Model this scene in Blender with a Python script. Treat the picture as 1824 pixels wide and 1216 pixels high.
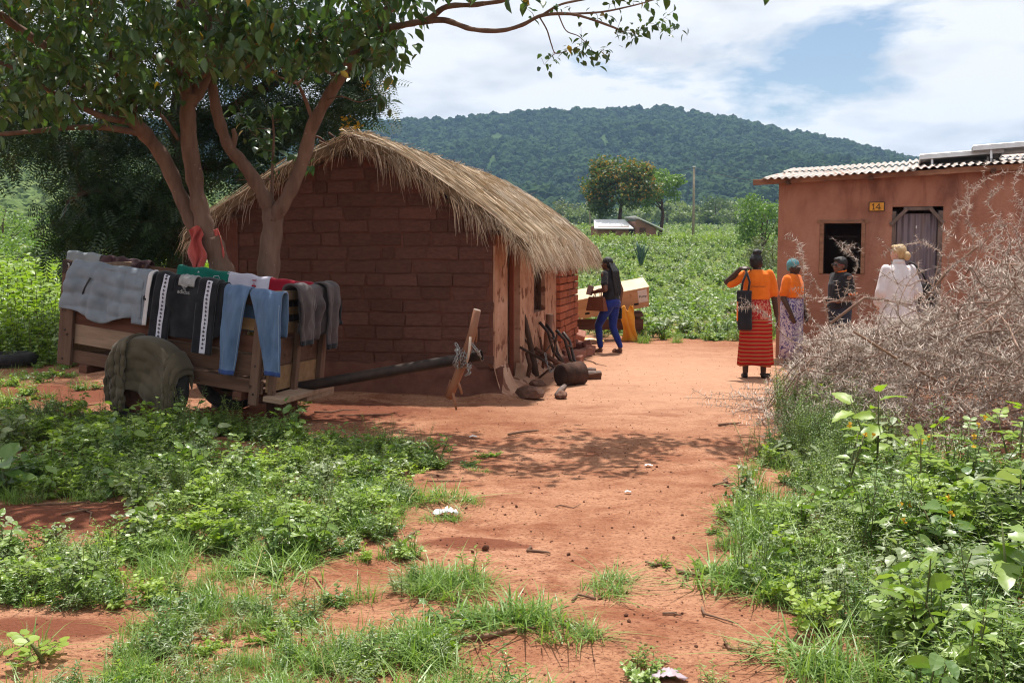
import bpy, bmesh, math, random
import numpy as np
from mathutils import Vector, Matrix, Euler, noise

SC = bpy.context.scene
for _o in list(bpy.data.objects):
    bpy.data.objects.remove(_o)
COL = SC.collection
PI = math.pi
R = math.radians
random.seed(7)
RNG = np.random.default_rng(7)

# ------------------------------------------------------------------ camera
FPX, PW, PH, HORIZON, EYE = 1900.0, 1824.0, 1216.0, 448.0, 1.6
PITCH = math.atan((PH / 2 - HORIZON) / FPX)
cam_d = bpy.data.cameras.new('camera')
cam_d.sensor_width = 36.0
cam_d.lens = 36.0 * FPX / PW
cam_d.clip_start = 0.05
cam_d.clip_end = 6000
cam = bpy.data.objects.new('camera', cam_d)
COL.objects.link(cam)
cam.location = (0, 0, EYE)
cam.rotation_euler = (PI / 2 - PITCH, 0, 0)
SC.camera = cam

# ------------------------------------------------------------------ sun, sky, exposure
SUN_TO = Vector((0.03, 0.34, 1.0)).normalized()      # direction towards the sun
sun_d = bpy.data.lights.new('sun', 'SUN')
sun_d.energy = 5.0
sun_d.angle = R(0.53)
sun_d.color = (1.0, 0.955, 0.88)
sun = bpy.data.objects.new('sun', sun_d)
COL.objects.link(sun)
sun.rotation_euler = SUN_TO.to_track_quat('Z', 'Y').to_euler()
sun.location = (6, 6, 20)

W = bpy.data.worlds.new('World')
SC.world = W
W.use_nodes = True
W.cycles.sampling_method = 'MANUAL'
W.cycles.sample_map_resolution = 512
_n, _l = W.node_tree.nodes, W.node_tree.links
_n.clear()


def _nd(t, **k):
    x = _n.new(t)
    for a, b in k.items():
        setattr(x, a, b)
    return x


_out = _nd('ShaderNodeOutputWorld')
_bg = _nd('ShaderNodeBackground')
_bg.inputs['Strength'].default_value = 0.082
_sky = _nd('ShaderNodeTexSky', sky_type='NISHITA')
_sky.sun_disc = False
_sky.sun_elevation = math.asin(SUN_TO.z)
_sky.sun_rotation = math.atan2(SUN_TO.x, SUN_TO.y)
_sky.air_density = 1.0
_sky.dust_density = 1.0
_tc = _nd('ShaderNodeTexCoord')
_sep = _nd('ShaderNodeSeparateXYZ')
_l.new(_tc.outputs['Generated'], _sep.inputs[0])
_zz = _nd('ShaderNodeMath', operation='ADD')
_l.new(_sep.outputs['Z'], _zz.inputs[0]); _zz.inputs[1].default_value = 0.22
_zm = _nd('ShaderNodeMath', operation='MAXIMUM')
_l.new(_zz.outputs[0], _zm.inputs[0]); _zm.inputs[1].default_value = 0.05
_dx = _nd('ShaderNodeMath', operation='DIVIDE'); _l.new(_sep.outputs['X'], _dx.inputs[0]); _l.new(_zm.outputs[0], _dx.inputs[1])
_dy = _nd('ShaderNodeMath', operation='DIVIDE'); _l.new(_sep.outputs['Y'], _dy.inputs[0]); _l.new(_zm.outputs[0], _dy.inputs[1])
_cmb = _nd('ShaderNodeCombineXYZ')
_l.new(_dx.outputs[0], _cmb.inputs[0]); _l.new(_dy.outputs[0], _cmb.inputs[1])
_map = _nd('ShaderNodeMapping')
_map.inputs['Location'].default_value = (0.3, 2.2, 0.0)
_l.new(_cmb.outputs[0], _map.inputs[0])
_cn = _nd('ShaderNodeTexNoise')
_cn.inputs['Scale'].default_value = 1.6
_cn.inputs['Detail'].default_value = 9
_cn.inputs['Roughness'].default_value = 0.56
_cn.inputs['Distortion'].default_value = 0.25
_l.new(_map.outputs[0], _cn.inputs['Vector'])
_cr = _nd('ShaderNodeValToRGB')
_cr.color_ramp.elements[0].position = 0.355
_cr.color_ramp.elements[1].position = 0.435
_l.new(_cn.outputs['Fac'], _cr.inputs[0])
_cn2 = _nd('ShaderNodeTexNoise')
_cn2.inputs['Scale'].default_value = 2.3
_cn2.inputs['Detail'].default_value = 7
_cn2.inputs['Roughness'].default_value = 0.5
_l.new(_map.outputs[0], _cn2.inputs['Vector'])
_cs = _nd('ShaderNodeValToRGB')
_cs.color_ramp.elements[0].position = 0.32
_cs.color_ramp.elements[0].color = (5.8, 6.1, 6.6, 1)
_cs.color_ramp.elements[1].position = 0.51
_cs.color_ramp.elements[1].color = (9.0, 9.05, 9.2, 1)
_l.new(_cn2.outputs['Fac'], _cs.inputs[0])
_mx = _nd('ShaderNodeMixRGB')
_l.new(_cr.outputs[0], _mx.inputs[0])
_l.new(_sky.outputs[0], _mx.inputs[1])
_l.new(_cs.outputs[0], _mx.inputs[2])
_l.new(_mx.outputs[0], _bg.inputs['Color'])
_l.new(_bg.outputs[0], _out.inputs['Surface'])

SC.view_settings.view_transform = 'Standard'
SC.view_settings.look = 'None'
SC.view_settings.exposure = 0.48
SC.view_settings.gamma = 1.0
SC.view_settings.use_curve_mapping = False
SC.render.engine = 'CYCLES'
SC.cycles.use_denoising = True
SC.cycles.filter_width = 1.15
SC.cycles.max_bounces = 7
SC.cycles.diffuse_bounces = 4
SC.cycles.glossy_bounces = 2
SC.cycles.transmission_bounces = 4
SC.cycles.transparent_max_bounces = 6
SC.cycles.volume_bounces = 0
SC.cycles.caustics_reflective = False
SC.cycles.caustics_refractive = False
SC.cycles.sample_clamp_indirect = 6.0


# ------------------------------------------------------------------ where a pixel of the photograph lies in the place
def at(u, v, y):
    """world point seen at photo pixel (u, v) at distance y ahead"""
    a, b = (u - PW / 2) / FPX, (PH / 2 - v) / FPX
    dx, dy, dz = a, math.cos(PITCH) + b * math.sin(PITCH), -math.sin(PITCH) + b * math.cos(PITCH)
    k = y / dy
    return Vector((dx * k, y, EYE + dz * k))


def gp(u, v, z=0.0):
    """world point on the level ground seen at photo pixel (u, v)"""
    a, b = (u - PW / 2) / FPX, (PH / 2 - v) / FPX
    dx, dy, dz = a, math.cos(PITCH) + b * math.sin(PITCH), -math.sin(PITCH) + b * math.cos(PITCH)
    k = (z - EYE) / dz
    return Vector((dx * k, dy * k, z))


# ------------------------------------------------------------------ mesh builder
class MB:
    def __init__(s):
        s.v, s.f, s.m = [], [], []

    def add(s, vs, fs, m=0):
        o = len(s.v)
        s.v.extend([tuple(x) for x in vs])
        s.f.extend([tuple(i + o for i in f) for f in fs])
        s.m.extend([m] * len(fs))
        return s

    def box(s, c, d, rot=None, m=0, taper=(1, 1), jit=0.0):
        x, y, z = d[0] / 2, d[1] / 2, d[2] / 2
        tx, ty = taper
        vs = [Vector((a * x * (tx if k > 0 else 1), b * y * (ty if k > 0 else 1), k * z)) for k in (-1, 1) for a, b in ((-1, -1), (1, -1), (1, 1), (-1, 1))]
        if jit:
            vs = [v + Vector((random.uniform(-jit, jit), random.uniform(-jit, jit), random.uniform(-jit, jit))) for v in vs]
        if rot is not None:
            if not isinstance(rot, (Matrix,)):
                rot = Euler(rot).to_matrix()
            vs = [rot @ v for v in vs]
        c = Vector(c)
        return s.add([v + c for v in vs], [(3, 2, 1, 0), (4, 5, 6, 7), (0, 1, 5, 4), (1, 2, 6, 5), (2, 3, 7, 6), (3, 0, 4, 7)], m)

    def beam(s, a, b, w, h, m=0, up=(0, 0, 1)):
        """a squared timber from a to b"""
        a, b = Vector(a), Vector(b)
        d = (b - a)
        L = d.length
        d.normalize()
        side = d.cross(Vector(up))
        if side.length < 1e-4:
            side = d.cross(Vector((0, 1, 0)))
        side.normalize()
        u = side.cross(d)
        rot = Matrix((d, side, u)).transposed()
        return s.box((a + b) / 2, (L, w, h), rot, m)

    def tube(s, pts, rad, n=8, m=0, cap=True, jit=0.0):
        pts = [Vector(p) for p in pts]
        if not hasattr(rad, '__len__'):
            rad = [rad] * len(pts)
        vs, fs = [], []
        ref = None
        for i, p in enumerate(pts):
            t = (pts[min(i + 1, len(pts) - 1)] - pts[max(i - 1, 0)])
            if t.length < 1e-9:
                t = Vector((0, 0, 1))
            t.normalize()
            if ref is None:
                ref = t.orthogonal().normalized()
            ref = (ref - t * ref.dot(t))
            if ref.length < 1e-6:
                ref = t.orthogonal()
            ref.normalize()
            bt = t.cross(ref)
            for k in range(n):
                a = 2 * PI * k / n
                rr = rad[i] * (1 + (random.uniform(-jit, jit) if jit else 0))
                vs.append(p + (ref * math.cos(a) + bt * math.sin(a)) * rr)
        for i in range(len(pts) - 1):
            for k in range(n):
                k2 = (k + 1) % n
                fs.append((i * n + k, i * n + k2, (i + 1) * n + k2, (i + 1) * n + k))
        if cap:
            fs.append(tuple(range(n - 1, -1, -1)))
            fs.append(tuple((len(pts) - 1) * n + k for k in range(n)))
        return s.add(vs, fs, m)

    def loft(s, rings, m=0, cap=True, closed=True):
        n = len(rings[0])
        vs = [v for r in rings for v in r]
        fs = []
        for i in range(len(rings) - 1):
            for k in range(n if closed else n - 1):
                k2 = (k + 1) % n
                fs.append((i * n + k, i * n + k2, (i + 1) * n + k2, (i + 1) * n + k))
        if cap and closed:
            fs.append(tuple(range(n - 1, -1, -1)))
            fs.append(tuple((len(rings) - 1) * n + k for k in range(n)))
        return s.add(vs, fs, m)

    def ball(s, c, r, seg=12, rings=8, rot=None, m=0):
        if not hasattr(r, '__len__'):
            r = (r, r, r)
        c = Vector(c)
        vs, fs = [], []
        rm = Euler(rot).to_matrix() if rot is not None else None
        for i in range(rings + 1):
            th = PI * i / rings
            for k in range(seg):
                a = 2 * PI * k / seg
                p = Vector((r[0] * math.sin(th) * math.cos(a), r[1] * math.sin(th) * math.sin(a), r[2] * math.cos(th)))
                if rm:
                    p = rm @ p
                vs.append(c + p)
        for i in range(rings):
            for k in range(seg):
                k2 = (k + 1) % seg
                fs.append((i * seg + k, (i + 1) * seg + k, (i + 1) * seg + k2, i * seg + k2))
        return s.add(vs, fs, m)

    def capsule(s, a, b, r0, r1, n=12):
        s.tube([a, b], [r0, r1], n)
        s.ball(a, r0, n, 8)
        s.ball(b, r1, n, 8)
        return s

    def mesh(s, name, mats, smooth=False):
        me = bpy.data.meshes.new(name)
        me.from_pydata(s.v, [], s.f)
        if not isinstance(mats, (list, tuple)):
            mats = [mats]
        for x in mats:
            me.materials.append(x)
        if len(mats) > 1:
            me.polygons.foreach_set('material_index', s.m)
        if smooth:
            me.polygons.foreach_set('use_smooth', [True] * len(me.polygons))
        me.update()
        return me

    def build(s, name, mats, parent=None, smooth=False, loc=None, rot=None):
        return put(name, s.mesh(name, mats, smooth), parent, loc, rot)


def put(name, me, parent=None, loc=None, rot=None):
    o = bpy.data.objects.new(name, me)
    COL.objects.link(o)
    if parent is not None:
        o.parent = parent
    if loc is not None:
        o.location = loc
    if rot is not None:
        o.rotation_euler = rot
    return o


def tag(o, label=None, cat=None, group=None, kind=None):
    if label:
        o['label'] = label
    if cat:
        o['category'] = cat
    if group:
        o['group'] = group
    if kind:
        o['kind'] = kind
    return o


def thing(name, label, cat, loc=(0, 0, 0), rz=0.0, group=None):
    o = bpy.data.objects.new(name, None)
    COL.objects.link(o)
    o.location = loc
    o.rotation_euler = (0, 0, rz)
    o.empty_display_size = 0.2
    return tag(o, label, cat, group)


def bevel(o, w=0.006, seg=1):
    b = o.modifiers.new('bevel', 'BEVEL')
    b.width = w
    b.segments = seg
    b.limit_method = 'ANGLE'
    b.angle_limit = R(40)
    return o


BENCH = bpy.data.scenes.new('bench')       # a bare scene to work meshes in, removed at the end


def evaluated_mesh(o):
    BENCH.collection.objects.link(o)
    vl = BENCH.view_layers[0]
    vl.update()
    me = bpy.data.meshes.new_from_object(o.evaluated_get(vl.depsgraph))
    BENCH.collection.objects.unlink(o)
    return me


def baked(o):
    """the object's mesh with its modifiers applied"""
    par, o.parent = o.parent, None
    me = evaluated_mesh(o)
    o.parent = par
    old = o.data
    o.modifiers.clear()
    o.data = me
    bpy.data.meshes.remove(old)
    return o


def np_mesh(name, V, F, mats, mi=None, smooth=False):
    """mesh from arrays; F is (n,3) or (n,4)"""
    me = bpy.data.meshes.new(name)
    V = np.asarray(V, dtype=np.float32)
    F = np.asarray(F, dtype=np.int32)
    k = F.shape[1]
    me.vertices.add(len(V))
    me.vertices.foreach_set('co', V.ravel())
    me.loops.add(F.size)
    me.loops.foreach_set('vertex_index', F.ravel())
    me.polygons.add(len(F))
    me.polygons.foreach_set('loop_start', np.arange(0, F.size, k, dtype=np.int32))
    me.polygons.foreach_set('loop_total', np.full(len(F), k, dtype=np.int32))
    for x in (mats if isinstance(mats, (list, tuple)) else [mats]):
        me.materials.append(x)
    if mi is not None:
        me.polygons.foreach_set('material_index', np.asarray(mi, dtype=np.int32))
    if smooth:
        me.polygons.foreach_set('use_smooth', np.ones(len(F), dtype=bool))
    me.update(calc_edges=True)
    me.validate()
    return me


# ------------------------------------------------------------------ materials
def newmat(name):
    m = bpy.data.materials.new(name)
    m.use_nodes = True
    nt = m.node_tree
    nt.nodes.clear()
    o = nt.nodes.new('ShaderNodeOutputMaterial')
    return m, nt, o


def ramp(nt, fac, stops):
    r = nt.nodes.new('ShaderNodeValToRGB')
    e = r.color_ramp.elements
    while len(e) < len(stops):
        e.new(0.5)
    for x, (p, c) in zip(e, stops):
        x.position = p
        x.color = (*c, 1) if len(c) == 3 else c
    nt.links.new(fac, r.inputs[0])
    return r.outputs[0]


def noise_fac(nt, vec, scale, detail=5, rough=0.55, stretch=None, dist=0.0):
    if stretch is not None:
        mp = nt.nodes.new('ShaderNodeMapping')
        mp.inputs['Scale'].default_value = stretch
        nt.links.new(vec, mp.inputs[0])
        vec = mp.outputs[0]
    t = nt.nodes.new('ShaderNodeTexNoise')
    t.inputs['Scale'].default_value = scale
    t.inputs['Detail'].default_value = detail
    t.inputs['Roughness'].default_value = rough
    t.inputs['Distortion'].default_value = dist
    nt.links.new(vec, t.inputs['Vector'])
    return t.outputs['Fac']


def mixc(nt, fac, a, b, mode='MIX'):
    x = nt.nodes.new('ShaderNodeMixRGB')
    x.blend_type = mode
    for i, s in ((0, fac), (1, a), (2, b)):
        if isinstance(s, (int, float)):
            x.inputs[i].default_value = s
        elif isinstance(s, tuple):
            x.inputs[i].default_value = (*s, 1)
        else:
            nt.links.new(s, x.inputs[i])
    return x.outputs[0]


def math_n(nt, op, a, b=None):
    x = nt.nodes.new('ShaderNodeMath')
    x.operation = op
    for i, s in ((0, a), (1, b)):
        if s is None:
            continue
        if isinstance(s, (int, float)):
            x.inputs[i].default_value = s
        else:
            nt.links.new(s, x.inputs[i])
    return x.outputs[0]


def bumped(nt, h, strength, dist=0.01):
    b = nt.nodes.new('ShaderNodeBump')
    b.inputs['Strength'].default_value = strength
    b.inputs['Distance'].default_value = dist
    nt.links.new(h, b.inputs['Height'])
    return b.outputs[0]


def pmat(name, c1, c2, scale=6.0, rough=0.85, bump=0.3, bscale=None, stretch=None, spec=0.2, metal=0.0, c3=None,
         lo=0.32, hi=0.68, rand=0.0, bdist=0.01, spots=None, island=0.0, coord='Object', sheen=0.0):
    """surface of two or three colours mixed by noise, with bump; rand varies it from object to object, island from piece to piece"""
    m, nt, o = newmat(name)
    tc = nt.nodes.new('ShaderNodeTexCoord')
    vec = tc.outputs[coord]
    oi = nt.nodes.new('ShaderNodeObjectInfo')
    if rand:
        ad = nt.nodes.new('ShaderNodeVectorMath')
        ad.operation = 'ADD'
        sc = math_n(nt, 'MULTIPLY', oi.outputs['Random'], 37.0)
        nt.links.new(vec, ad.inputs[0])
        nt.links.new(sc, ad.inputs[1])
        vec = ad.outputs[0]
    f = noise_fac(nt, vec, scale, 6, 0.6, stretch)
    stops = [(lo, c1), (hi, c2)] if c3 is None else [(lo, c1), ((lo + hi) / 2, c2), (hi, c3)]
    col = ramp(nt, f, stops)
    if spots:
        sf = noise_fac(nt, vec, spots[0], 3, 0.5)
        k = ramp(nt, sf, [(spots[1], (0, 0, 0)), (spots[1] + 0.06, (1, 1, 1))])
        col = mixc(nt, k, col, spots[2])
    if rand:
        v = math_n(nt, 'MULTIPLY_ADD', oi.outputs['Random'], rand)
        v.node.inputs[2].default_value = 1 - rand / 2
        h = nt.nodes.new('ShaderNodeHueSaturation')
        nt.links.new(col, h.inputs['Color'])
        nt.links.new(v, h.inputs['Value'])
        col = h.outputs[0]
    if island:
        g = nt.nodes.new('ShaderNodeNewGeometry')
        v = math_n(nt, 'MULTIPLY_ADD', g.outputs['Random Per Island'], island)
        v.node.inputs[2].default_value = 1 - island / 2
        h = nt.nodes.new('ShaderNodeHueSaturation')
        nt.links.new(col, h.inputs['Color'])
        nt.links.new(v, h.inputs['Value'])
        col = h.outputs[0]
    b = nt.nodes.new('ShaderNodeBsdfPrincipled')
    b.inputs['Roughness'].default_value = rough
    b.inputs['Specular IOR Level'].default_value = spec
    b.inputs['Metallic'].default_value = metal
    if sheen:
        b.inputs['Sheen Weight'].default_value = sheen
    nt.links.new(col, b.inputs['Base Color'])
    if bump:
        bf = noise_fac(nt, vec, bscale or scale * 6, 6, 0.65, stretch)
        nt.links.new(bumped(nt, bf, bump, bdist), b.inputs['Normal'])
    nt.links.new(b.outputs[0], o.inputs[0])
    return m


def leafmat(name, c1, c2, c3=None, trans=0.45, rough=0.42, spec=0.45, tcol=None, p3=0.06):
    """leaf: diffuse + translucent + a little gloss, colour varies leaf by leaf and plant by plant; c3 is the rare odd leaf"""
    m, nt, o = newmat(name)
    g = nt.nodes.new('ShaderNodeNewGeometry')
    oi = nt.nodes.new('ShaderNodeObjectInfo')
    s = math_n(nt, 'MULTIPLY', g.outputs['Random Per Island'], 0.6)
    s = math_n(nt, 'MULTIPLY_ADD', oi.outputs['Random'], 0.4)
    nt.links.new(math_n(nt, 'MULTIPLY', g.outputs['Random Per Island'], 0.6), s.node.inputs[2])
    col = ramp(nt, s, [(0.1, c1), (0.9, c2)])
    if c3:
        k = math_n(nt, 'LESS_THAN', g.outputs['Random Per Island'], p3)
        col = mixc(nt, k, col, c3)
    b = nt.nodes.new('ShaderNodeBsdfPrincipled')
    b.inputs['Roughness'].default_value = rough
    b.inputs['Specular IOR Level'].default_value = spec
    nt.links.new(col, b.inputs['Base Color'])
    t = nt.nodes.new('ShaderNodeBsdfTranslucent')
    tc = mixc(nt, 1.0, col, tcol or (1.5, 1.6, 0.7), 'MULTIPLY')
    nt.links.new(tc, t.inputs['Color'])
    x = nt.nodes.new('ShaderNodeMixShader')
    x.inputs[0].default_value = trans
    nt.links.new(b.outputs[0], x.inputs[1])
    nt.links.new(t.outputs[0], x.inputs[2])
    nt.links.new(x.outputs[0], o.inputs[0])
    return m


# ------------------------------------------------------------------ scattered ground cover (stuff): instances on points
PROTO = bpy.data.collections.new('plant_kinds')


def scatter(name, label, cat, pts, rots, scls, idx, protos):
    """one stuff object: copies of the prototype meshes on points"""
    coll = bpy.data.collections.new(name + '_kinds')
    for i, me in enumerate(protos):
        o = bpy.data.objects.new('%02d_%s' % (i, name), me)
        coll.objects.link(o)
    me = bpy.data.meshes.new(name)
    me.vertices.add(len(pts))
    me.vertices.foreach_set('co', np.asarray(pts, dtype=np.float32).ravel())
    for nm, ty, arr in (('rot', 'FLOAT_VECTOR', rots), ('scl', 'FLOAT', scls), ('idx', 'INT', idx)):
        a = me.attributes.new(nm, ty, 'POINT')
        a.data.foreach_set('vector' if ty == 'FLOAT_VECTOR' else 'value', np.asarray(arr, dtype=np.int32 if ty == 'INT' else np.float32).ravel())
    o = put(name, me)
    ng = bpy.data.node_groups.new(name, 'GeometryNodeTree')
    ng.interface.new_socket('Geometry', in_out='INPUT', socket_type='NodeSocketGeometry')
    ng.interface.new_socket('Geometry', in_out='OUTPUT', socket_type='NodeSocketGeometry')
    N, L = ng.nodes, ng.links
    gi, go = N.new('NodeGroupInput'), N.new('NodeGroupOutput')
    ci = N.new('GeometryNodeCollectionInfo')
    ci.inputs['Collection'].default_value = coll
    ci.inputs['Separate Children'].default_value = True
    ci.inputs['Reset Children'].default_value = True
    ip = N.new('GeometryNodeInstanceOnPoints')
    ip.inputs['Pick Instance'].default_value = True

    def na(nm, ty):
        x = N.new('GeometryNodeInputNamedAttribute')
        x.data_type = ty
        x.inputs['Name'].default_value = nm
        return x.outputs['Attribute']
    e = N.new('FunctionNodeEulerToRotation')
    L.new(na('rot', 'FLOAT_VECTOR'), e.inputs[0])
    L.new(gi.outputs[0], ip.inputs['Points'])
    L.new(ci.outputs[0], ip.inputs['Instance'])
    L.new(na('idx', 'INT'), ip.inputs['Instance Index'])
    L.new(e.outputs[0], ip.inputs['Rotation'])
    L.new(na('scl', 'FLOAT'), ip.inputs['Scale'])
    L.new(ip.outputs[0], go.inputs[0])
    md = o.modifiers.new('scatter', 'NODES')
    md.node_group = ng
    return tag(o, label, cat, kind='stuff')


def inpoly(x, y, poly):
    """points inside polygon, arrays"""
    x, y = np.asarray(x), np.asarray(y)
    c = np.zeros(x.shape, dtype=bool)
    n = len(poly)
    for i in range(n):
        x1, y1 = poly[i][0], poly[i][1]
        x2, y2 = poly[(i + 1) % n][0], poly[(i + 1) % n][1]
        k = ((y1 > y) != (y2 > y)) & (x < (x2 - x1) * (y - y1) / (y2 - y1 + 1e-12) + x1)
        c ^= k
    return c


def vnoise(x, y, s, seed=0.0):
    return np.array([noise.noise(Vector((a * s + seed, b * s - seed, seed * 1.7))) for a, b in zip(np.ravel(x), np.ravel(y))]).reshape(np.shape(x))
# ------------------------------------------------------------------ terrain
_TY = np.array([-50, 30, 45, 60, 90, 150, 220, 330, 500, 900, 3000.])
_TZ = np.array([0, 0.0, 0.32, 1.0, 2.45, 4.5, 6.4, 9.0, 13.0, 20.0, 30.0])


def gz(x, y):
    """height of the open ground (the near yard is level)"""
    x, y = np.asarray(x, dtype=float), np.asarray(y, dtype=float)
    z = np.interp(y, _TY, _TZ)
    z = z + 66 * np.exp(-((x + 235) / 105) ** 2 - ((y - 330) / 135) ** 2)
    return z


def graded(segs):
    out = []
    for a, b, s in segs:
        out += list(np.arange(a, b, s))
    out.append(segs[-1][1])
    return np.array(out)


gx = graded([(-1250, -600, 65), (-600, -120, 16), (-120, -30, 3.0), (-30, -9, 0.7), (-9, 9, 0.075), (9, 30, 0.7), (30, 120, 3.0), (120, 600, 16), (600, 1250, 65)])
gy = graded([(-40, -4, 4.0), (-4, 2.5, 0.5), (2.5, 14, 0.07), (14, 24, 0.2), (24, 60, 1.0), (60, 200, 5), (200, 700, 14), (700, 1300, 60)])
GX, GY = np.meshgrid(gx, gy)
GZ = gz(GX, GY)
near = (np.abs(GX) < 12) & (GY > 0) & (GY < 26)
nx, ny = GX[near], GY[near]
nzv = np.array([0.022 * noise.noise(Vector((a * 0.55, b * 0.55, 0))) + 0.013 * noise.noise(Vector((a * 1.9, b * 1.9, 4)))
                + 0.008 * noise.noise(Vector((a * 5.5, b * 5.5, 9))) + 0.0045 * noise.noise(Vector((a * 13, b * 13, 2))) for a, b in zip(nx, ny)])
m0 = gp(840, 968)
m1 = gp(905, 960)
nzv += 0.05 * np.exp(-((nx - m0.x) / 0.2) ** 2 - ((ny - m0.y) / 0.12) ** 2)
nzv -= 0.02 * np.exp(-((nx - m1.x) / 0.25) ** 2 - ((ny - m1.y) / 0.15) ** 2)
for (u, v, h, s) in ((80, 930, 0.05, 0.6), (1080, 690, 0.03, 1.0), (1230, 790, 0.03, 0.7), (880, 712, 0.08, 0.30), (620, 712, 0.06, 0.8), (1000, 655, 0.04, 0.5)):
    q = gp(u, v)
    nzv += h * np.exp(-((nx - q.x) / s) ** 2 - ((ny - q.y) / (s * 0.5)) ** 2)
GZ[near] += nzv


def nearz(x, y):
    """height of the built ground sheet under a point of the yard"""
    i = int(np.clip(np.searchsorted(gx, x), 1, len(gx) - 1))
    j = int(np.clip(np.searchsorted(gy, y), 1, len(gy) - 1))
    tx = (x - gx[i - 1]) / (gx[i] - gx[i - 1])
    ty = (y - gy[j - 1]) / (gy[j] - gy[j - 1])
    return float((GZ[j - 1, i - 1] * (1 - tx) + GZ[j - 1, i] * tx) * (1 - ty) + (GZ[j, i - 1] * (1 - tx) + GZ[j, i] * tx) * ty)


def nearz_a(x, y):
    x, y = np.asarray(x), np.asarray(y)
    i = np.clip(np.searchsorted(gx, x), 1, len(gx) - 1)
    j = np.clip(np.searchsorted(gy, y), 1, len(gy) - 1)
    tx = (x - gx[i - 1]) / (gx[i] - gx[i - 1])
    ty = (y - gy[j - 1]) / (gy[j] - gy[j - 1])
    return (GZ[j - 1, i - 1] * (1 - tx) + GZ[j - 1, i] * tx) * (1 - ty) + (GZ[j, i - 1] * (1 - tx) + GZ[j, i] * tx) * ty


def grid_faces(nx_, ny_):
    i = np.arange(nx_ - 1)
    j = np.arange(ny_ - 1)
    I, J = np.meshgrid(i, j)
    a = (J * nx_ + I).ravel()
    return np.stack([a, a + 1, a + 1 + nx_, a + nx_], 1)


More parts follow.
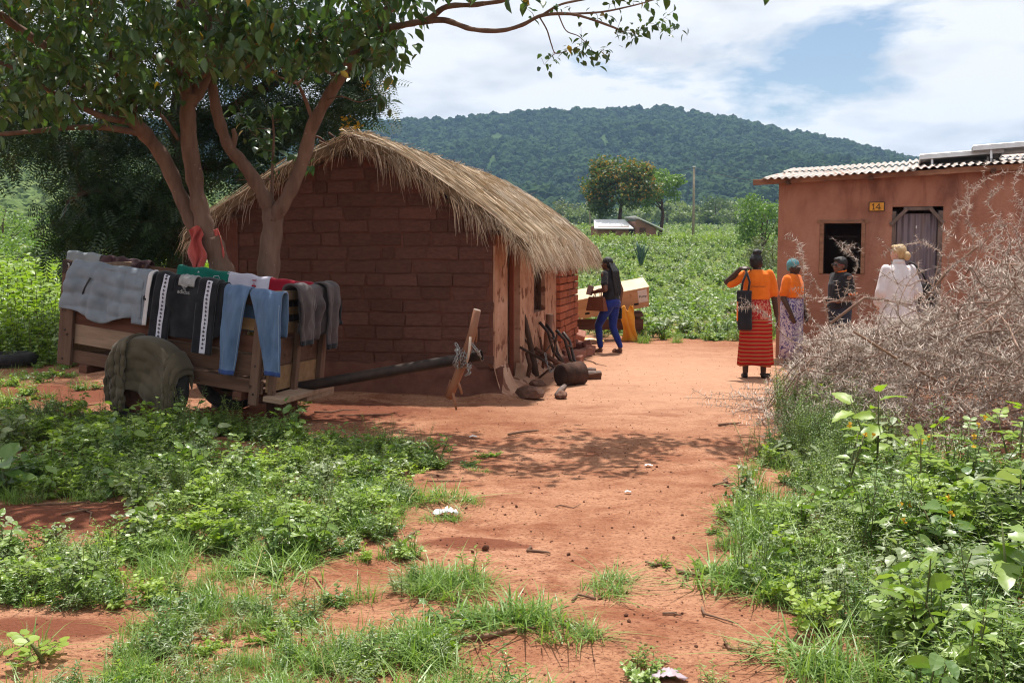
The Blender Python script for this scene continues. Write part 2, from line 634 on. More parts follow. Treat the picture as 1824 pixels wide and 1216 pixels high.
def ground_mat():
    m, nt, o = newmat('red_soil')
    g = nt.nodes.new('ShaderNodeNewGeometry')
    pos = g.outputs['Position']
    f1 = noise_fac(nt, pos, 0.55, 6, 0.6, dist=0.4)
    c = ramp(nt, f1, [(0.30, (0.31, 0.135, 0.073)), (0.50, (0.43, 0.212, 0.124)), (0.72, (0.50, 0.27, 0.17))])
    # damp and trampled-dung patches
    f2 = noise_fac(nt, pos, 1.7, 7, 0.68, stretch=(1, 1.5, 1), dist=0.6)
    k2 = ramp(nt, f2, [(0.45, (0, 0, 0)), (0.64, (0.9, 0.9, 0.9))])
    c = mixc(nt, k2, c, (0.235, 0.082, 0.042))
    f3 = noise_fac(nt, pos, 9.0, 5, 0.7)
    k3 = ramp(nt, f3, [(0.50, (0, 0, 0)), (0.70, (0.6, 0.6, 0.6))])
    c = mixc(nt, k3, c, (0.25, 0.095, 0.05))
    f4 = noise_fac(nt, pos, 55.0, 4, 0.7)
    k4 = ramp(nt, f4, [(0.53, (0, 0, 0)), (0.66, (0.85, 0.85, 0.85))])
    c = mixc(nt, k4, c, (0.16, 0.06, 0.035))
    f7 = noise_fac(nt, pos, 26.0, 3, 0.6, stretch=(1, 2.2, 1))
    c = mixc(nt, ramp(nt, f7, [(0.575, (0, 0, 0)), (0.66, (0.9, 0.9, 0.9))]), c, (0.135, 0.048, 0.028))
    k5 = ramp(nt, f4, [(0.28, (0.5, 0.5, 0.5)), (0.40, (0, 0, 0))])
    c = mixc(nt, k5, c, (0.62, 0.36, 0.22))
    # freshly dug red earth: two beds at the left, the path mound; darker patches near the cart
    sp = nt.nodes.new('ShaderNodeSeparateXYZ')
    nt.links.new(pos, sp.inputs[0])
    for (u, v, rx, ry) in ((90, 928, 1.5, 0.5), (845, 968, 0.40, 0.18), (120, 700, 1.4, 1.2), (560, 735, 1.6, 0.8), (60, 1120, 0.5, 0.2)):
        q = gp(u, v)
        dx = math_n(nt, 'DIVIDE', math_n(nt, 'SUBTRACT', sp.outputs[0], q.x), rx)
        dy = math_n(nt, 'DIVIDE', math_n(nt, 'SUBTRACT', sp.outputs[1], q.y), ry)
        dd = math_n(nt, 'ADD', math_n(nt, 'MULTIPLY', dx, dx), math_n(nt, 'MULTIPLY', dy, dy))
        dd = math_n(nt, 'ADD', math_n(nt, 'MULTIPLY', dd, 0.45), math_n(nt, 'ADD', math_n(nt, 'MULTIPLY', f2, 0.8), math_n(nt, 'MULTIPLY', f3, 0.5)))
        kk = ramp(nt, dd, [(0.78, (0.9, 0.9, 0.9)), (1.06, (0, 0, 0))])
        kk.node.color_ramp.interpolation = 'EASE'
        c = mixc(nt, kk, c, (0.17, 0.054, 0.030))
    # pale swept dust where the yard is walked most
    dx = math_n(nt, 'DIVIDE', math_n(nt, 'SUBTRACT', sp.outputs[0], 2.0), 2.6)
    dy = math_n(nt, 'DIVIDE', math_n(nt, 'SUBTRACT', sp.outputs[1], 14.0), 4.6)
    dd = math_n(nt, 'ADD', math_n(nt, 'MULTIPLY', dx, dx), math_n(nt, 'MULTIPLY', dy, dy))
    dd = math_n(nt, 'ADD', math_n(nt, 'MULTIPLY', dd, 0.5), math_n(nt, 'MULTIPLY', f1, 0.8))
    c = mixc(nt, ramp(nt, dd, [(0.35, (0.85, 0.85, 0.85)), (1.0, (0, 0, 0))]), c, mixc(nt, k3, (0.52, 0.295, 0.19), (0.39, 0.195, 0.115)))
    # grassed land beyond the yard
    far = math_n(nt, 'MULTIPLY_ADD', sp.outputs[1], 0.05)
    far.node.inputs[2].default_value = -0.86
    far = math_n(nt, 'ADD', far, math_n(nt, 'MULTIPLY', math_n(nt, 'SUBTRACT', f1, 0.5), 0.6))
    kf = ramp(nt, far, [(0.15, (0, 0, 0)), (0.4, (0.9, 0.9, 0.9))])
    f6 = noise_fac(nt, pos, 0.09, 8, 0.7)
    gc = ramp(nt, f6, [(0.3, (0.075, 0.125, 0.028)), (0.52, (0.12, 0.185, 0.04)), (0.7, (0.19, 0.22, 0.06))])
    c = mixc(nt, kf, c, gc)
    b = nt.nodes.new('ShaderNodeBsdfPrincipled')
    b.inputs['Roughness'].default_value = 0.95
    b.inputs['Specular IOR Level'].default_value = 0.1
    nt.links.new(c, b.inputs['Base Color'])
    h = math_n(nt, 'ADD', math_n(nt, 'MULTIPLY', noise_fac(nt, pos, 22, 6, 0.7), 0.6), math_n(nt, 'MULTIPLY', f4, 0.5))
    h = math_n(nt, 'ADD', h, math_n(nt, 'MULTIPLY', f3, 1.0))
    h = math_n(nt, 'ADD', h, math_n(nt, 'MULTIPLY', noise_fac(nt, pos, 5.0, 3, 0.6), 1.2))
    nt.links.new(bumped(nt, h, 0.9, 0.035), b.inputs['Normal'])
    nt.links.new(b.outputs[0], o.inputs[0])
    return m


M_SOIL = ground_mat()
ground = put('ground', np_mesh('ground', np.stack([GX.ravel(), GY.ravel(), GZ.ravel()], 1), grid_faces(len(gx), len(gy)), M_SOIL, smooth=True))
tag(ground, 'red earth yard running back to a green field', kind='structure')

# ------------------------------------------------------------------ the wooded hill
_RU = np.array([-900, -300, 0, 300, 590, 700, 830, 930, 1100, 1190, 1300, 1400, 1500, 1630, 1750, 1900, 2300, 3000])
_RV = np.array([260, 235, 228, 226, 228, 226, 221, 212, 207, 205, 222, 247, 264, 298, 335, 370, 405, 425.])
RIDGE = 860.0


def hz(x, y):
    x, y = np.asarray(x, float), np.asarray(y, float)
    top = EYE + (HORIZON - np.interp(x / RIDGE * FPX + 912, _RU, _RV)) / FPX * RIDGE
    base = np.interp(y, _TY, _TZ)
    t = np.clip((y - 330) / (RIDGE - 330), 0, 1)
    s = 0.35 * t + 0.65 * t * t
    back = np.clip((y - RIDGE) / 420, 0, 1)
    w = 5.5 * np.sin(x * 0.021 + np.sin(y * 0.013) * 2) * np.sin(y * 0.017 + 1.3) + 3 * np.sin(x * 0.05 + y * 0.031)
    w = w * np.clip(t * 4, 0, 1) * np.clip((1 - t) * 5, 0, 1)
    return base - 3 + (top - base + 3) * s * (1 - 0.8 * back ** 1.3) + w


hx, hy = np.arange(-1000, 1100, 14.0), np.arange(322, 1290, 12.0)
HX, HY = np.meshgrid(hx, hy)
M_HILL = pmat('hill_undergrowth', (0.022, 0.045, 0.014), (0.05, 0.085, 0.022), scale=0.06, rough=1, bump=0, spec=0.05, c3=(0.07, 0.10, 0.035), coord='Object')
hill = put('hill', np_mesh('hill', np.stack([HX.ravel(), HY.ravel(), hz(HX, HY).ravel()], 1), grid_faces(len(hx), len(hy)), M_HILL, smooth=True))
tag(hill, 'long wooded hill closing off the valley', kind='structure')


def blob_tree(seed, rx, rz, rough=0.32, flat=0.0):
    """crown of a far-off tree: a lumpy mass with a short trunk"""
    bm = bmesh.new()
    bmesh.ops.create_icosphere(bm, subdivisions=3, radius=1.0)
    for v in bm.verts:
        n = v.co.copy()
        k = 1 + rough * noise.noise(n * 1.7 + Vector((seed, 0, 0))) + rough * 0.75 * noise.noise(n * 4.1 + Vector((0, seed, 0))) + rough * 0.5 * noise.noise(n * 9 + Vector((0, 0, seed)))
        v.co = Vector((n.x * rx * k, n.y * rx * k, (n.z * k + 0.75 + flat) * rz))
    me = bpy.data.meshes.new('far_tree')
    bm.to_mesh(me)
    bm.free()
    return me


M_WOOD_A = leafmat('hill_wood_leaf', (0.010, 0.027, 0.013), (0.050, 0.088, 0.026), trans=0.10, rough=0.9, spec=0.05)  # cloud shadow over the hill is put into these dark leaf colours
M_WOOD_B = leafmat('slope_leaf_sun_tint', (0.085, 0.145, 0.038), (0.21, 0.265, 0.09), trans=0.15, rough=0.9, spec=0.05)  # sunlight on the left slope is put into these paler leaf colours
wa = []
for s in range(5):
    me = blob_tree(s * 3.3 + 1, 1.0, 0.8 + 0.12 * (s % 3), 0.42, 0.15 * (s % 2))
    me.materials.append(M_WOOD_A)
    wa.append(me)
wb = []
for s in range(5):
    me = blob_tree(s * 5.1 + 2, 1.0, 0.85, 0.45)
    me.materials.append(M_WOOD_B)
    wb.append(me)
n = 29000
x = RNG.uniform(-560, 560, n)
y = 330 + (RIDGE + 26 - 330) * RNG.random(n) ** 0.85
k = (np.abs(x) < 0.56 * y + 30) & (RNG.random(n) < 0.92)
x, y = x[k], y[k]
n = len(x)
s = 1.7 + 2.6 * RNG.random(n) ** 1.6
# taller trees along the skyline
sk = np.array([(1120, 3.5), (1133, 4.4), (1178, 4.6), (1192, 3.8), (1168, 3.0), (930, 3.4), (945, 3.0), (826, 3.2), (1010, 2.6), (1320, 3.4), (1470, 3.6), (1490, 3.2), (1560, 3.0), (1255, 3.0), (1052, 2.8), (690, 2.8)])
x = np.concatenate([x, (sk[:, 0] - 912) / FPX * RIDGE]); y = np.concatenate([y, np.full(len(sk), RIDGE)]); s = np.concatenate([s, sk[:, 1] * 0.78])
n = len(x)
z = hz(x, y) - 0.2 * s
z[-len(sk):] += 0.9
scatter('hill_woodland', 'dense bushland covering the hill, coloured dark for cloud shade', 'woodland', np.stack([x, y, z], 1),
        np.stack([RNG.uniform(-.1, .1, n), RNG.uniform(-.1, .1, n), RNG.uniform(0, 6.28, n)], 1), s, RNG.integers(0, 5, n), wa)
# the near slope at the left: bush whose pale colour stands for sunlight
n = 9000
y = RNG.uniform(75, 420, n)
x = -y * RNG.uniform(0.16, 0.62, n)
k = (gz(x, y) - np.interp(y, _TY, _TZ) > 0.8) | (RNG.random(n) < 0.25)
x, y = x[k], y[k]
n = len(x)
s = RNG.uniform(0.5, 2.1, n) * np.clip(y / 190, 0.6, 1.3)
scatter('slope_bushland', 'bushes on the slope at the left, coloured pale for sunlight', 'bushes', np.stack([x, y, gz(x, y) - 0.1 * s], 1),
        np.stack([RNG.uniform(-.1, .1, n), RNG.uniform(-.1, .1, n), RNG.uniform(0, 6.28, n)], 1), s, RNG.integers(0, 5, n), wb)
# ------------------------------------------------------------------ buildings
def wall_holes(x0, x1, z0, top, holes, thick, sub=None):
    """wall in the local xz plane, outer face at y=0, thickness to +y; top is a function of x; holes are (x0, x1, z0, z1)"""
    xs = sorted({x0, x1, *[h[0] for h in holes], *[h[1] for h in holes], *(sub or [])})
    zmax = min(top(x) for x in xs)
    zs = sorted({z0, *[h[2] for h in holes if h[2] > z0], *[h[3] for h in holes]})
    nx_, nz_ = len(xs), len(zs)
    V, idx = [], {}

    def vert(i, j, s):
        k = (i, j, s)
        if k not in idx:
            z = zs[j] if j < nz_ else top(xs[i])
            idx[k] = len(V)
            V.append((xs[i], thick * s, z))
        return idx[k]

    def solid(i, j):
        if i < 0 or j < 0 or i >= nx_ - 1 or j >= nz_:
            return False
        cx = (xs[i] + xs[i + 1]) / 2
        cz = (zs[j] + (zs[j + 1] if j + 1 < nz_ else zmax)) / 2
        return not any(h[0] < cx < h[1] and h[2] < cz < h[3] for h in holes)
    F = []
    for i in range(nx_ - 1):
        for j in range(nz_):
            if not solid(i, j):
                continue
            a, b, c, d = (i, j), (i + 1, j), (i + 1, j + 1), (i, j + 1)
            F.append([vert(*a, 0), vert(*b, 0), vert(*c, 0), vert(*d, 0)])
            F.append([vert(*d, 1), vert(*c, 1), vert(*b, 1), vert(*a, 1)])
            for (p, q, ni, nj) in ((a, b, i, j - 1), (b, c, i + 1, j), (c, d, i, j + 1), (d, a, i - 1, j)):
                if not solid(ni, nj):
                    F.append([vert(*q, 0), vert(*p, 0), vert(*p, 1), vert(*q, 1)])
    mb = MB()
    mb.add(V, F)
    return mb


def brick_mesh(seed, mat_, L=1.0, H=1.0, D=1.0, j=0.035):
    """a hand-made brick with worn edges, unit sized"""
    rr = random.Random(seed)
    bm = bmesh.new()
    bmesh.ops.create_cube(bm, size=1.0)
    for v in bm.verts:
        v.co += Vector((rr.uniform(-j, j) * 0.5, rr.uniform(-j, j), rr.uniform(-j, j)))
    bmesh.ops.bevel(bm, geom=list(bm.edges), offset=0.07, segments=1, affect='EDGES')
    me = bpy.data.meshes.new('brick')
    bm.to_mesh(me)
    bm.free()
    me.materials.append(mat_)
    return me


M_MUD_BRICK = pmat('mud_brick', (0.100, 0.046, 0.035), (0.148, 0.070, 0.051), scale=5, rough=0.95, bump=0.9, bscale=20, rand=0.36, spec=0.08, bdist=0.012)
M_RED_BRICK = pmat('fired_brick', (0.36, 0.105, 0.055), (0.47, 0.17, 0.095), scale=6, rough=0.95, bump=0.6, bscale=30, rand=0.45, spec=0.08)
M_MORTAR = pmat('mud_mortar', (0.112, 0.045, 0.032), (0.165, 0.070, 0.049), scale=7, rough=1, bump=0.7, bscale=25, spec=0.05, bdist=0.02)
M_PLASTER = pmat('mud_plaster', (0.29, 0.135, 0.085), (0.45, 0.255, 0.17), scale=2.6, rough=0.95, bump=0.9, bscale=9, c3=(0.55, 0.35, 0.25), spec=0.08, bdist=0.02, spots=(5.0, 0.56, (0.20, 0.085, 0.055)))
M_WOOD_DARK = pmat('dark_timber', (0.05, 0.026, 0.017), (0.12, 0.06, 0.037), scale=3, rough=0.8, bump=0.5, bscale=20, stretch=(1, 1, 6), rand=0.3)
M_STRAW = pmat('grey_straw', (0.34, 0.255, 0.175), (0.52, 0.405, 0.285), scale=1.2, rough=0.75, bump=0, island=0.75, c3=(0.50, 0.42, 0.34), spec=0.25)
M_STRAW_IN = pmat('packed_straw', (0.10, 0.07, 0.045), (0.26, 0.19, 0.12), scale=6, rough=1, bump=0.8, bscale=40, stretch=(1, 1, 1))

# --- the thatched hut ---------------------------------------------------------
HUT = thing('thatched_hut', 'thatched mud-brick hut standing behind the laundry cart', 'hut', (-0.2, 11.8, 0), math.atan2(-0.2, 0.98))
HW, HL = 3.3, 6.2                                  # gable width, side length
APX, APZ = -1.62, 2.74                             # gable apex


def slope_z(x):
    """underside of the thatch over the gable"""
    if x > APX:
        t = (x - APX) / (0.0 - APX)
        return APZ - (APZ - 1.86) * t ** 1.15
    t = (APX - x) / (APX + HW)
    return APZ - (APZ - 1.98) * t ** 1.1


gx_ = [-HW, -2.9, -2.5, -2.1, -1.85, APX, -1.4, -1.1, -0.7, -0.35, -0.02]
gable = wall_holes(-HW, -0.02, -0.1, lambda x: slope_z(x), [], 0.26, gx_)
gw = gable.build('gable_wall', M_MORTAR, HUT, loc=(0, 0.035, 0))
bricks = [brick_mesh(i, M_MUD_BRICK, j=0.075) for i in range(7)]
rb_ = [brick_mesh(40 + i, M_RED_BRICK) for i in range(5)]
rr = random.Random(5)
z = 0.30
row = 0
while z < APZ - 0.05:
    ch = rr.uniform(0.142, 0.156)
    x = -HW + (0.0 if row % 2 else -0.2) + rr.uniform(0, 0.06)
    while x < -0.03:
        L = rr.uniform(0.31, 0.44) if rr.random() < 0.85 else rr.uniform(0.16, 0.24)
        a, b = max(x, -HW + 0.005), min(x + L, -0.005)
        zt = z + ch
        if b - a > 0.08:
            # trim to the slope of the gable
            while b - a > 0.1 and slope_z(b) < zt + 0.01 and b > APX:
                b -= 0.03
            while b - a > 0.1 and slope_z(a) < zt + 0.01 and a < APX:
                a += 0.03
            if min(slope_z(a), slope_z(b)) > zt - 0.005 and b - a > 0.1:
                red = (z > 2.1 and x > -1.3 and rr.random() < 0.55)
                o = put('brick', (rb_ if red else bricks)[rr.randrange(5)], gw, ((a + b) / 2, 0.020 + rr.uniform(-0.007, 0.007), z + ch / 2), (rr.uniform(-.03, .03), rr.uniform(-.022, .022), rr.uniform(-.03, .03)))
                o.scale = (b - a - rr.uniform(0.006, 0.030), 0.075, ch - rr.uniform(0.006, 0.024))
        x += L
    z += ch
    row += 1
# loose top bricks and stub poles at the ridge
for (bx, bz, s) in ((-1.86, 2.76, 0.3), (-1.57, 2.78, 0.26), (-1.33, 2.66, 0.24)):
    o = put('brick', bricks[2], gw, (bx, 0.0, bz), (0.05, rr.uniform(-.1, .1), 0.1))
    o.scale = (s, 0.12, 0.11)
# eroded mud skirt along the foot of the gable
sk_ = []
for i in range(60):
    x = -HW - 0.05 + i * (HW + 0.16) / 59
    h = 0.34 + 0.07 * noise.noise(Vector((x * 2.2, 1, 0))) + 0.04 * noise.noise(Vector((x * 7, 1, 0))) - (0.06 if x > -0.2 else 0)
    w = 0.11 + 0.05 * noise.noise(Vector((x * 2.7, 5, 0)))
    sk_.append([Vector((x, -w - 0.10, -0.06)), Vector((x, -w, 0.07)), Vector((x, -0.055 - 0.012 * noise.noise(Vector((x * 9, 0, 3))), h * 0.6)), Vector((x, -0.048, h)), Vector((x, 0.04, h + 0.01))])
mb = MB()
mb.loft(sk_, closed=False, cap=False)
mb.build('mud_skirt', M_MORTAR, gw, smooth=True, loc=(0, -0.0, 0))

# side wall with door and window, plastered
DOOR = (0.74, 1.5, -0.1, 1.74)
WIN = (2.45, 3.35, 0.78, 1.62)
mb = wall_holes(0.05, HL, -0.1, lambda x: 1.9, [DOOR, WIN], 0.28, [0.3, 1.9, 4.3, 5.2])
sw = mb.build('side_wall', M_PLASTER, HUT, rot=(0, 0, PI / 2))
mb = MB()
for yy in (0.76, 1.48):
    mb.beam((-0.1, yy, -0.05), (-0.1, yy, 1.73), 0.07, 0.05, up=(1, 0, 0))
mb.beam((-0.1, 0.74, 1.71), (-0.1, 1.5, 1.71), 0.07, 0.05)
fr = mb.build('door_frame', pmat('red_door_frame', (0.18, 0.05, 0.03), (0.3, 0.09, 0.05), scale=4, rough=0.7, bump=0.3), HUT)
dd = thing('door', None, None)
dd.parent = HUT
for i in range(4):
    bevel(MB().box((-0.19, 0.87 + i * 0.168, 0.83), (0.03, 0.16, 1.7)).build('plank', M_WOOD_DARK, dd), 0.004)
ws = thing('window', None, None)
ws.parent = HUT
for i in range(5):
    bevel(MB().box((-0.15, 2.55 + i * 0.175, 1.2), (0.03, 0.165, 0.83)).build('plank', M_WOOD_DARK, ws), 0.004)
for yy in (2.47, 3.33):
    MB().beam((-0.08, yy, 0.78), (-0.08, yy, 1.62), 0.06, 0.045, up=(1, 0, 0)).build('jamb', M_WOOD_DARK, ws)
# bare brick end of the side wall
z = 0.02
row = 0
while z < 1.78:
    y0 = 4.3 + (0.0 if row % 2 else -0.13)
    while y0 < HL - 0.02:
        a, b = max(y0, 4.3), min(y0 + 0.27, HL)
        if b - a > 0.07:
            o = put('brick', rb_[rr.randrange(5)], sw, ((a + b) / 2, -0.02 + rr.uniform(-0.012, 0.006), z + 0.054), (rr.uniform(-.02, .02), rr.uniform(-.02, .02), rr.uniform(-.03, .03)))
            o.scale = (b - a - 0.018, 0.10, 0.094)
        y0 += 0.27
    z += 0.109
    row += 1
# lumpy mud foot along the side wall
sk_ = []
for i in range(50):
    y = -0.1 + i * 4.4 / 49
    if DOOR[0] < y < DOOR[1]:
        h, w = 0.05, 0.10
    else:
        h, w = 0.30 + 0.16 * noise.noise(Vector((y * 2.1, 8, 0))), 0.10 + 0.05 * noise.noise(Vector((y * 3, 3, 0)))
    sk_.append([Vector((w + 0.14, y, -0.06)), Vector((w, y, 0.06)), Vector((0.05 + 0.02 * noise.noise(Vector((y * 8, 0, 3))), y, h * 0.55)), Vector((0.012, y, h)), Vector((-0.05, y, h + 0.01))])
mb = MB()
mb.loft([list(reversed(r)) for r in sk_], closed=False, cap=False)
mb.build('mud_foot', M_PLASTER, HUT, smooth=True)
wall_holes(0, HL, -0.1, lambda x: 1.98, [], 0.26).build('far_side_wall', M_MORTAR, HUT, loc=(-HW, HL, 0), rot=(0, 0, -PI / 2))
wall_holes(-HW, 0, -0.1, lambda x: slope_z(x), [], 0.26, gx_).build('rear_wall', M_MORTAR, HUT, loc=(0, HL - 0.3, 0))


# --- thatch
def roof_pt(s, y, lift=0.0):
    """s: -1 left eave, 0 ridge, 1 right eave; y along the ridge"""
    f = max(0.0, min(1.0, y / 6.0))
    wob = 0.05 * noise.noise(Vector((s * 2.3, y * 0.9, 3.0)))
    if s >= 0:
        xe, ze = 0.42 - 0.06 * f, 1.70 - 0.08 * f
        x = APX + (xe - APX) * s
        z = ze + (2.87 - ze) * (1 - s ** 1.38)
    else:
        xe, ze = -3.62 - 0.1 * f, 1.84 - 0.08 * f
        x = APX + (xe - APX) * (-s)
        z = ze + (2.86 - ze) * (1 - (-s) ** 1.25)
    return Vector((x, y, z + lift + wob - 0.04 * (y < 0.0) * (-y)))


roof = thing('thatch_roof', None, None)
roof.parent = HUT
Y0, Y1 = -0.16, 6.55
rows_top, rows_bot = [], []
ss = [-1 + 2 * i / 30 for i in range(31)]
ys_ = [Y0 + (Y1 - Y0) * j / 22 for j in range(23)]
mb = MB()
for lift, flip in ((0.0, False), (-0.11, True)):
    V, F = [], []
    for y in ys_:
        for s in ss:
            p = roof_pt(s, y, lift)
            V.append(p)
    for j in range(len(ys_) - 1):
        for i in range(len(ss) - 1):
            a = j * 31 + i
            f = (a, a + 31, a + 32, a + 1) if not flip else (a, a + 1, a + 32, a + 31)
            F.append(f)
    mb.add(V, F)
NV = 31 * 23
ring = [i for i in range(31)] + [j * 31 + 30 for j in range(1, 23)] + [22 * 31 + i for i in range(29, -1, -1)] + [j * 31 for j in range(21, 0, -1)]
mb.f += [(ring[i], ring[(i + 1) % len(ring)], ring[(i + 1) % len(ring)] + NV, ring[i] + NV) for i in range(len(ring))]
mb.m += [0] * len(ring)
mb.build('thatch_bed', M_STRAW_IN, roof)


def strands(items):
    """items: list of (points(3 or more Vectors), width) -> ribbon mesh arrays"""
    V, F = [], []
    for pts, w in items:
        o = len(V)
        d = (pts[-1] - pts[0])
        side = d.cross(Vector((rr.uniform(-1, 1), rr.uniform(-1, 1), rr.uniform(-1, 1))))
        if side.length < 1e-6:
            side = Vector((1, 0, 0))
        side.normalize()
        n = len(pts)
        for i, p in enumerate(pts):
            k = w * (1 - 0.75 * i / (n - 1))
            V.append(p - side * k)
            V.append(p + side * k)
        for i in range(n - 1):
            F.append((o + 2 * i, o + 2 * i + 1, o + 2 * i + 3, o + 2 * i + 2))
    return V, F


it = []
for _ in range(17000):                                     # laid straw, running down the slope
    right = rr.random() < 0.68
    s0 = rr.random() ** 0.8 * 1.0
    y = rr.uniform(Y0 - 0.03, Y1 + 0.05)
    ln = rr.uniform(0.10, 0.30) * (0.6 if s0 < 0.15 else 1)
    dy = rr.gauss(-0.02, 0.16) * ln * 2.0
    lift = rr.random() ** 2 * 0.075 + 0.005
    sg = 1 if right else -1
    pts = []
    for k in range(4):
        t = k / 3
        s = s0 + ln * t - 0.10
        over = max(0.0, s - 1.0)
        sc_ = min(max(s, 0.0), 1.0)
        p = roof_pt(sg * sc_, y + dy * t, lift * (1 - 0.5 * t))
        if s < 0:
            p.x -= sg * (-s) * 1.6
            p.z += 0.05 + 0.2 * s
        if over > 0:
            p.x += sg * over * 1.0
            p.z -= over * 1.9
        pts.append(p)
    it.append((pts, rr.uniform(0.0028, 0.0058)))
for _ in range(2100):                                      # ragged fringe hanging over the gable
    s = rr.uniform(-1.02, 1.02)
    if rr.random() < 0.4:
        s = abs(s)
    cl = 0.5 + 0.5 * noise.noise(Vector((s * 7, 0, 5)))
    ln = (0.10 + 0.42 * rr.random() ** 1.6) * (0.4 + 0.9 * cl) * (0.45 if abs(s) < 0.15 else 0.7 if s < 0 else 0.95)
    p0 = roof_pt(max(-1, min(1, s)), Y0 + rr.uniform(-0.04, 0.16), rr.uniform(-0.13, 0.05))
    sg = 1 if s > 0 else -1
    d = Vector((sg * rr.uniform(0.1, 0.9), rr.uniform(-0.35, 0.05), -rr.uniform(0.5, 1.0))).normalized()
    p1 = p0 + d * ln * 0.5
    p2 = p1 + Vector((d.x * 0.35 + rr.gauss(0, 0.12), d.y * 0.3, -1)).normalized() * ln * 0.55
    it.append(([p0, p1, p2], rr.uniform(0.0025, 0.0055)))
for _ in range(2600):                                      # and over both eaves
    sg = 1 if rr.random() < 0.72 else -1
    y = rr.uniform(Y0, Y1)
    p0 = roof_pt(sg, y, rr.uniform(-0.13, 0.03))
    ln = 0.08 + 0.24 * rr.random() ** 1.5
    d = Vector((sg * rr.uniform(0.15, 0.7), rr.gauss(0, 0.18), -1)).normalized()
    it.append(([p0 - d * 0.1, p0 + d * ln * 0.5, p0 + d * ln + Vector((rr.gauss(0, 0.02), rr.gauss(0, 0.02), -0.02))], rr.uniform(0.0028, 0.006)))
for _ in range(160):                                       # stalks standing up off the roof
    s = rr.uniform(-0.6, 1.0)
    p0 = roof_pt(s, rr.uniform(Y0, Y1), 0.02)
    d = Vector((rr.gauss(0, 0.6), rr.gauss(0, 0.6), rr.uniform(0.2, 0.9))).normalized() * rr.uniform(0.06, 0.2)
    it.append(([p0, p0 + d * 0.6, p0 + d], 0.004))
V, F = strands(it)
st = put('straw', np_mesh('straw', V, F, M_STRAW), roof)
tag(st, kind='stuff')
# roof poles showing at the gable
for (s, r_) in ((-0.7, 0.03), (-0.36, 0.03), (0.0, 0.04), (0.3, 0.035), (0.55, 0.035), (0.8, 0.03)):
    p = roof_pt(s, 0, -0.20)
    MB().tube([(p.x, -0.12, p.z), (p.x + 0.02, 3, p.z + 0.01), (p.x, 6.4, p.z)], [r_, r_ * 0.95, r_ * 0.8], 7).build('purlin', M_WOOD_DARK, roof, smooth=True)
for (a, b, r_) in (((-1.98, -0.1, 2.83), (-1.60, -0.14, 2.62), 0.02), ((-1.86, -0.12, 2.92), (-1.72, -0.1, 2.76), 0.018), ((-1.72, -0.13, 2.86), (-1.45, -0.1, 2.84), 0.022), ((-1.52, -0.12, 2.84), (-1.36, -0.12, 2.80), 0.018), ((-2.06, -0.1, 2.9), (-1.9, -0.06, 2.8), 0.015)):
    a, b = Vector(a), Vector(b)
    MB().tube([a, (a + b) / 2 + Vector((0, 0, 0.02)), b], [r_ * 0.7, r_, r_], 7).build('ridge_stick', M_WOOD_DARK, roof, smooth=True)

# --- the plastered house number 14 ------------------------------------------------
HS = thing('plastered_house', 'brown plastered house with a tin roof and the number 14', 'house', (3.97, 16.0, 0), math.atan2(-0.347, 0.938))


def wall14_mat():
    m, nt, o = newmat('red_brown_plaster')
    tc = nt.nodes.new('ShaderNodeTexCoord')
    vec = tc.outputs['Object']
    f = noise_fac(nt, vec, 1.5, 7, 0.6, dist=0.5)
    c = ramp(nt, f, [(0.3, (0.265, 0.118, 0.078)), (0.52, (0.355, 0.168, 0.113)), (0.72, (0.42, 0.222, 0.155))])
    st_ = noise_fac(nt, vec, 2.2, 5, 0.6, stretch=(1.6, 1, 0.35), dist=0.8)
    k = ramp(nt, st_, [(0.46, (0, 0, 0)), (0.70, (0.7, 0.7, 0.7))])
    sp = nt.nodes.new('ShaderNodeSeparateXYZ')
    nt.links.new(vec, sp.inputs[0])
    up = ramp(nt, math_n(nt, 'MULTIPLY', sp.outputs[2], 0.37), [(0.45, (0.10, 0.10, 0.10)), (0.93, (1.2, 1.2, 1.2))])   # rain run-off from the roof edge
    k = mixc(nt, 1.0, k, up, 'MULTIPLY')
    c = mixc(nt, k, c, (0.15, 0.062, 0.045))
    f3 = noise_fac(nt, vec, 13, 5, 0.7)
    c = mixc(nt, ramp(nt, f3, [(0.6, (0, 0, 0)), (0.75, (0.5, 0.5, 0.5))]), c, (0.30, 0.13, 0.09))
    b = nt.nodes.new('ShaderNodeBsdfPrincipled')
    b.inputs['Roughness'].default_value = 0.95
    b.inputs['Specular IOR Level'].default_value = 0.1
    nt.links.new(c, b.inputs['Base Color'])
    h = math_n(nt, 'ADD', math_n(nt, 'MULTIPLY', f, 2.5), math_n(nt, 'MULTIPLY', noise_fac(nt, vec, 16, 6, 0.65), 0.5))
    nt.links.new(bumped(nt, h, 0.7, 0.03), b.inputs['Normal'])
    nt.links.new(b.outputs[0], o.inputs[0])
    return m


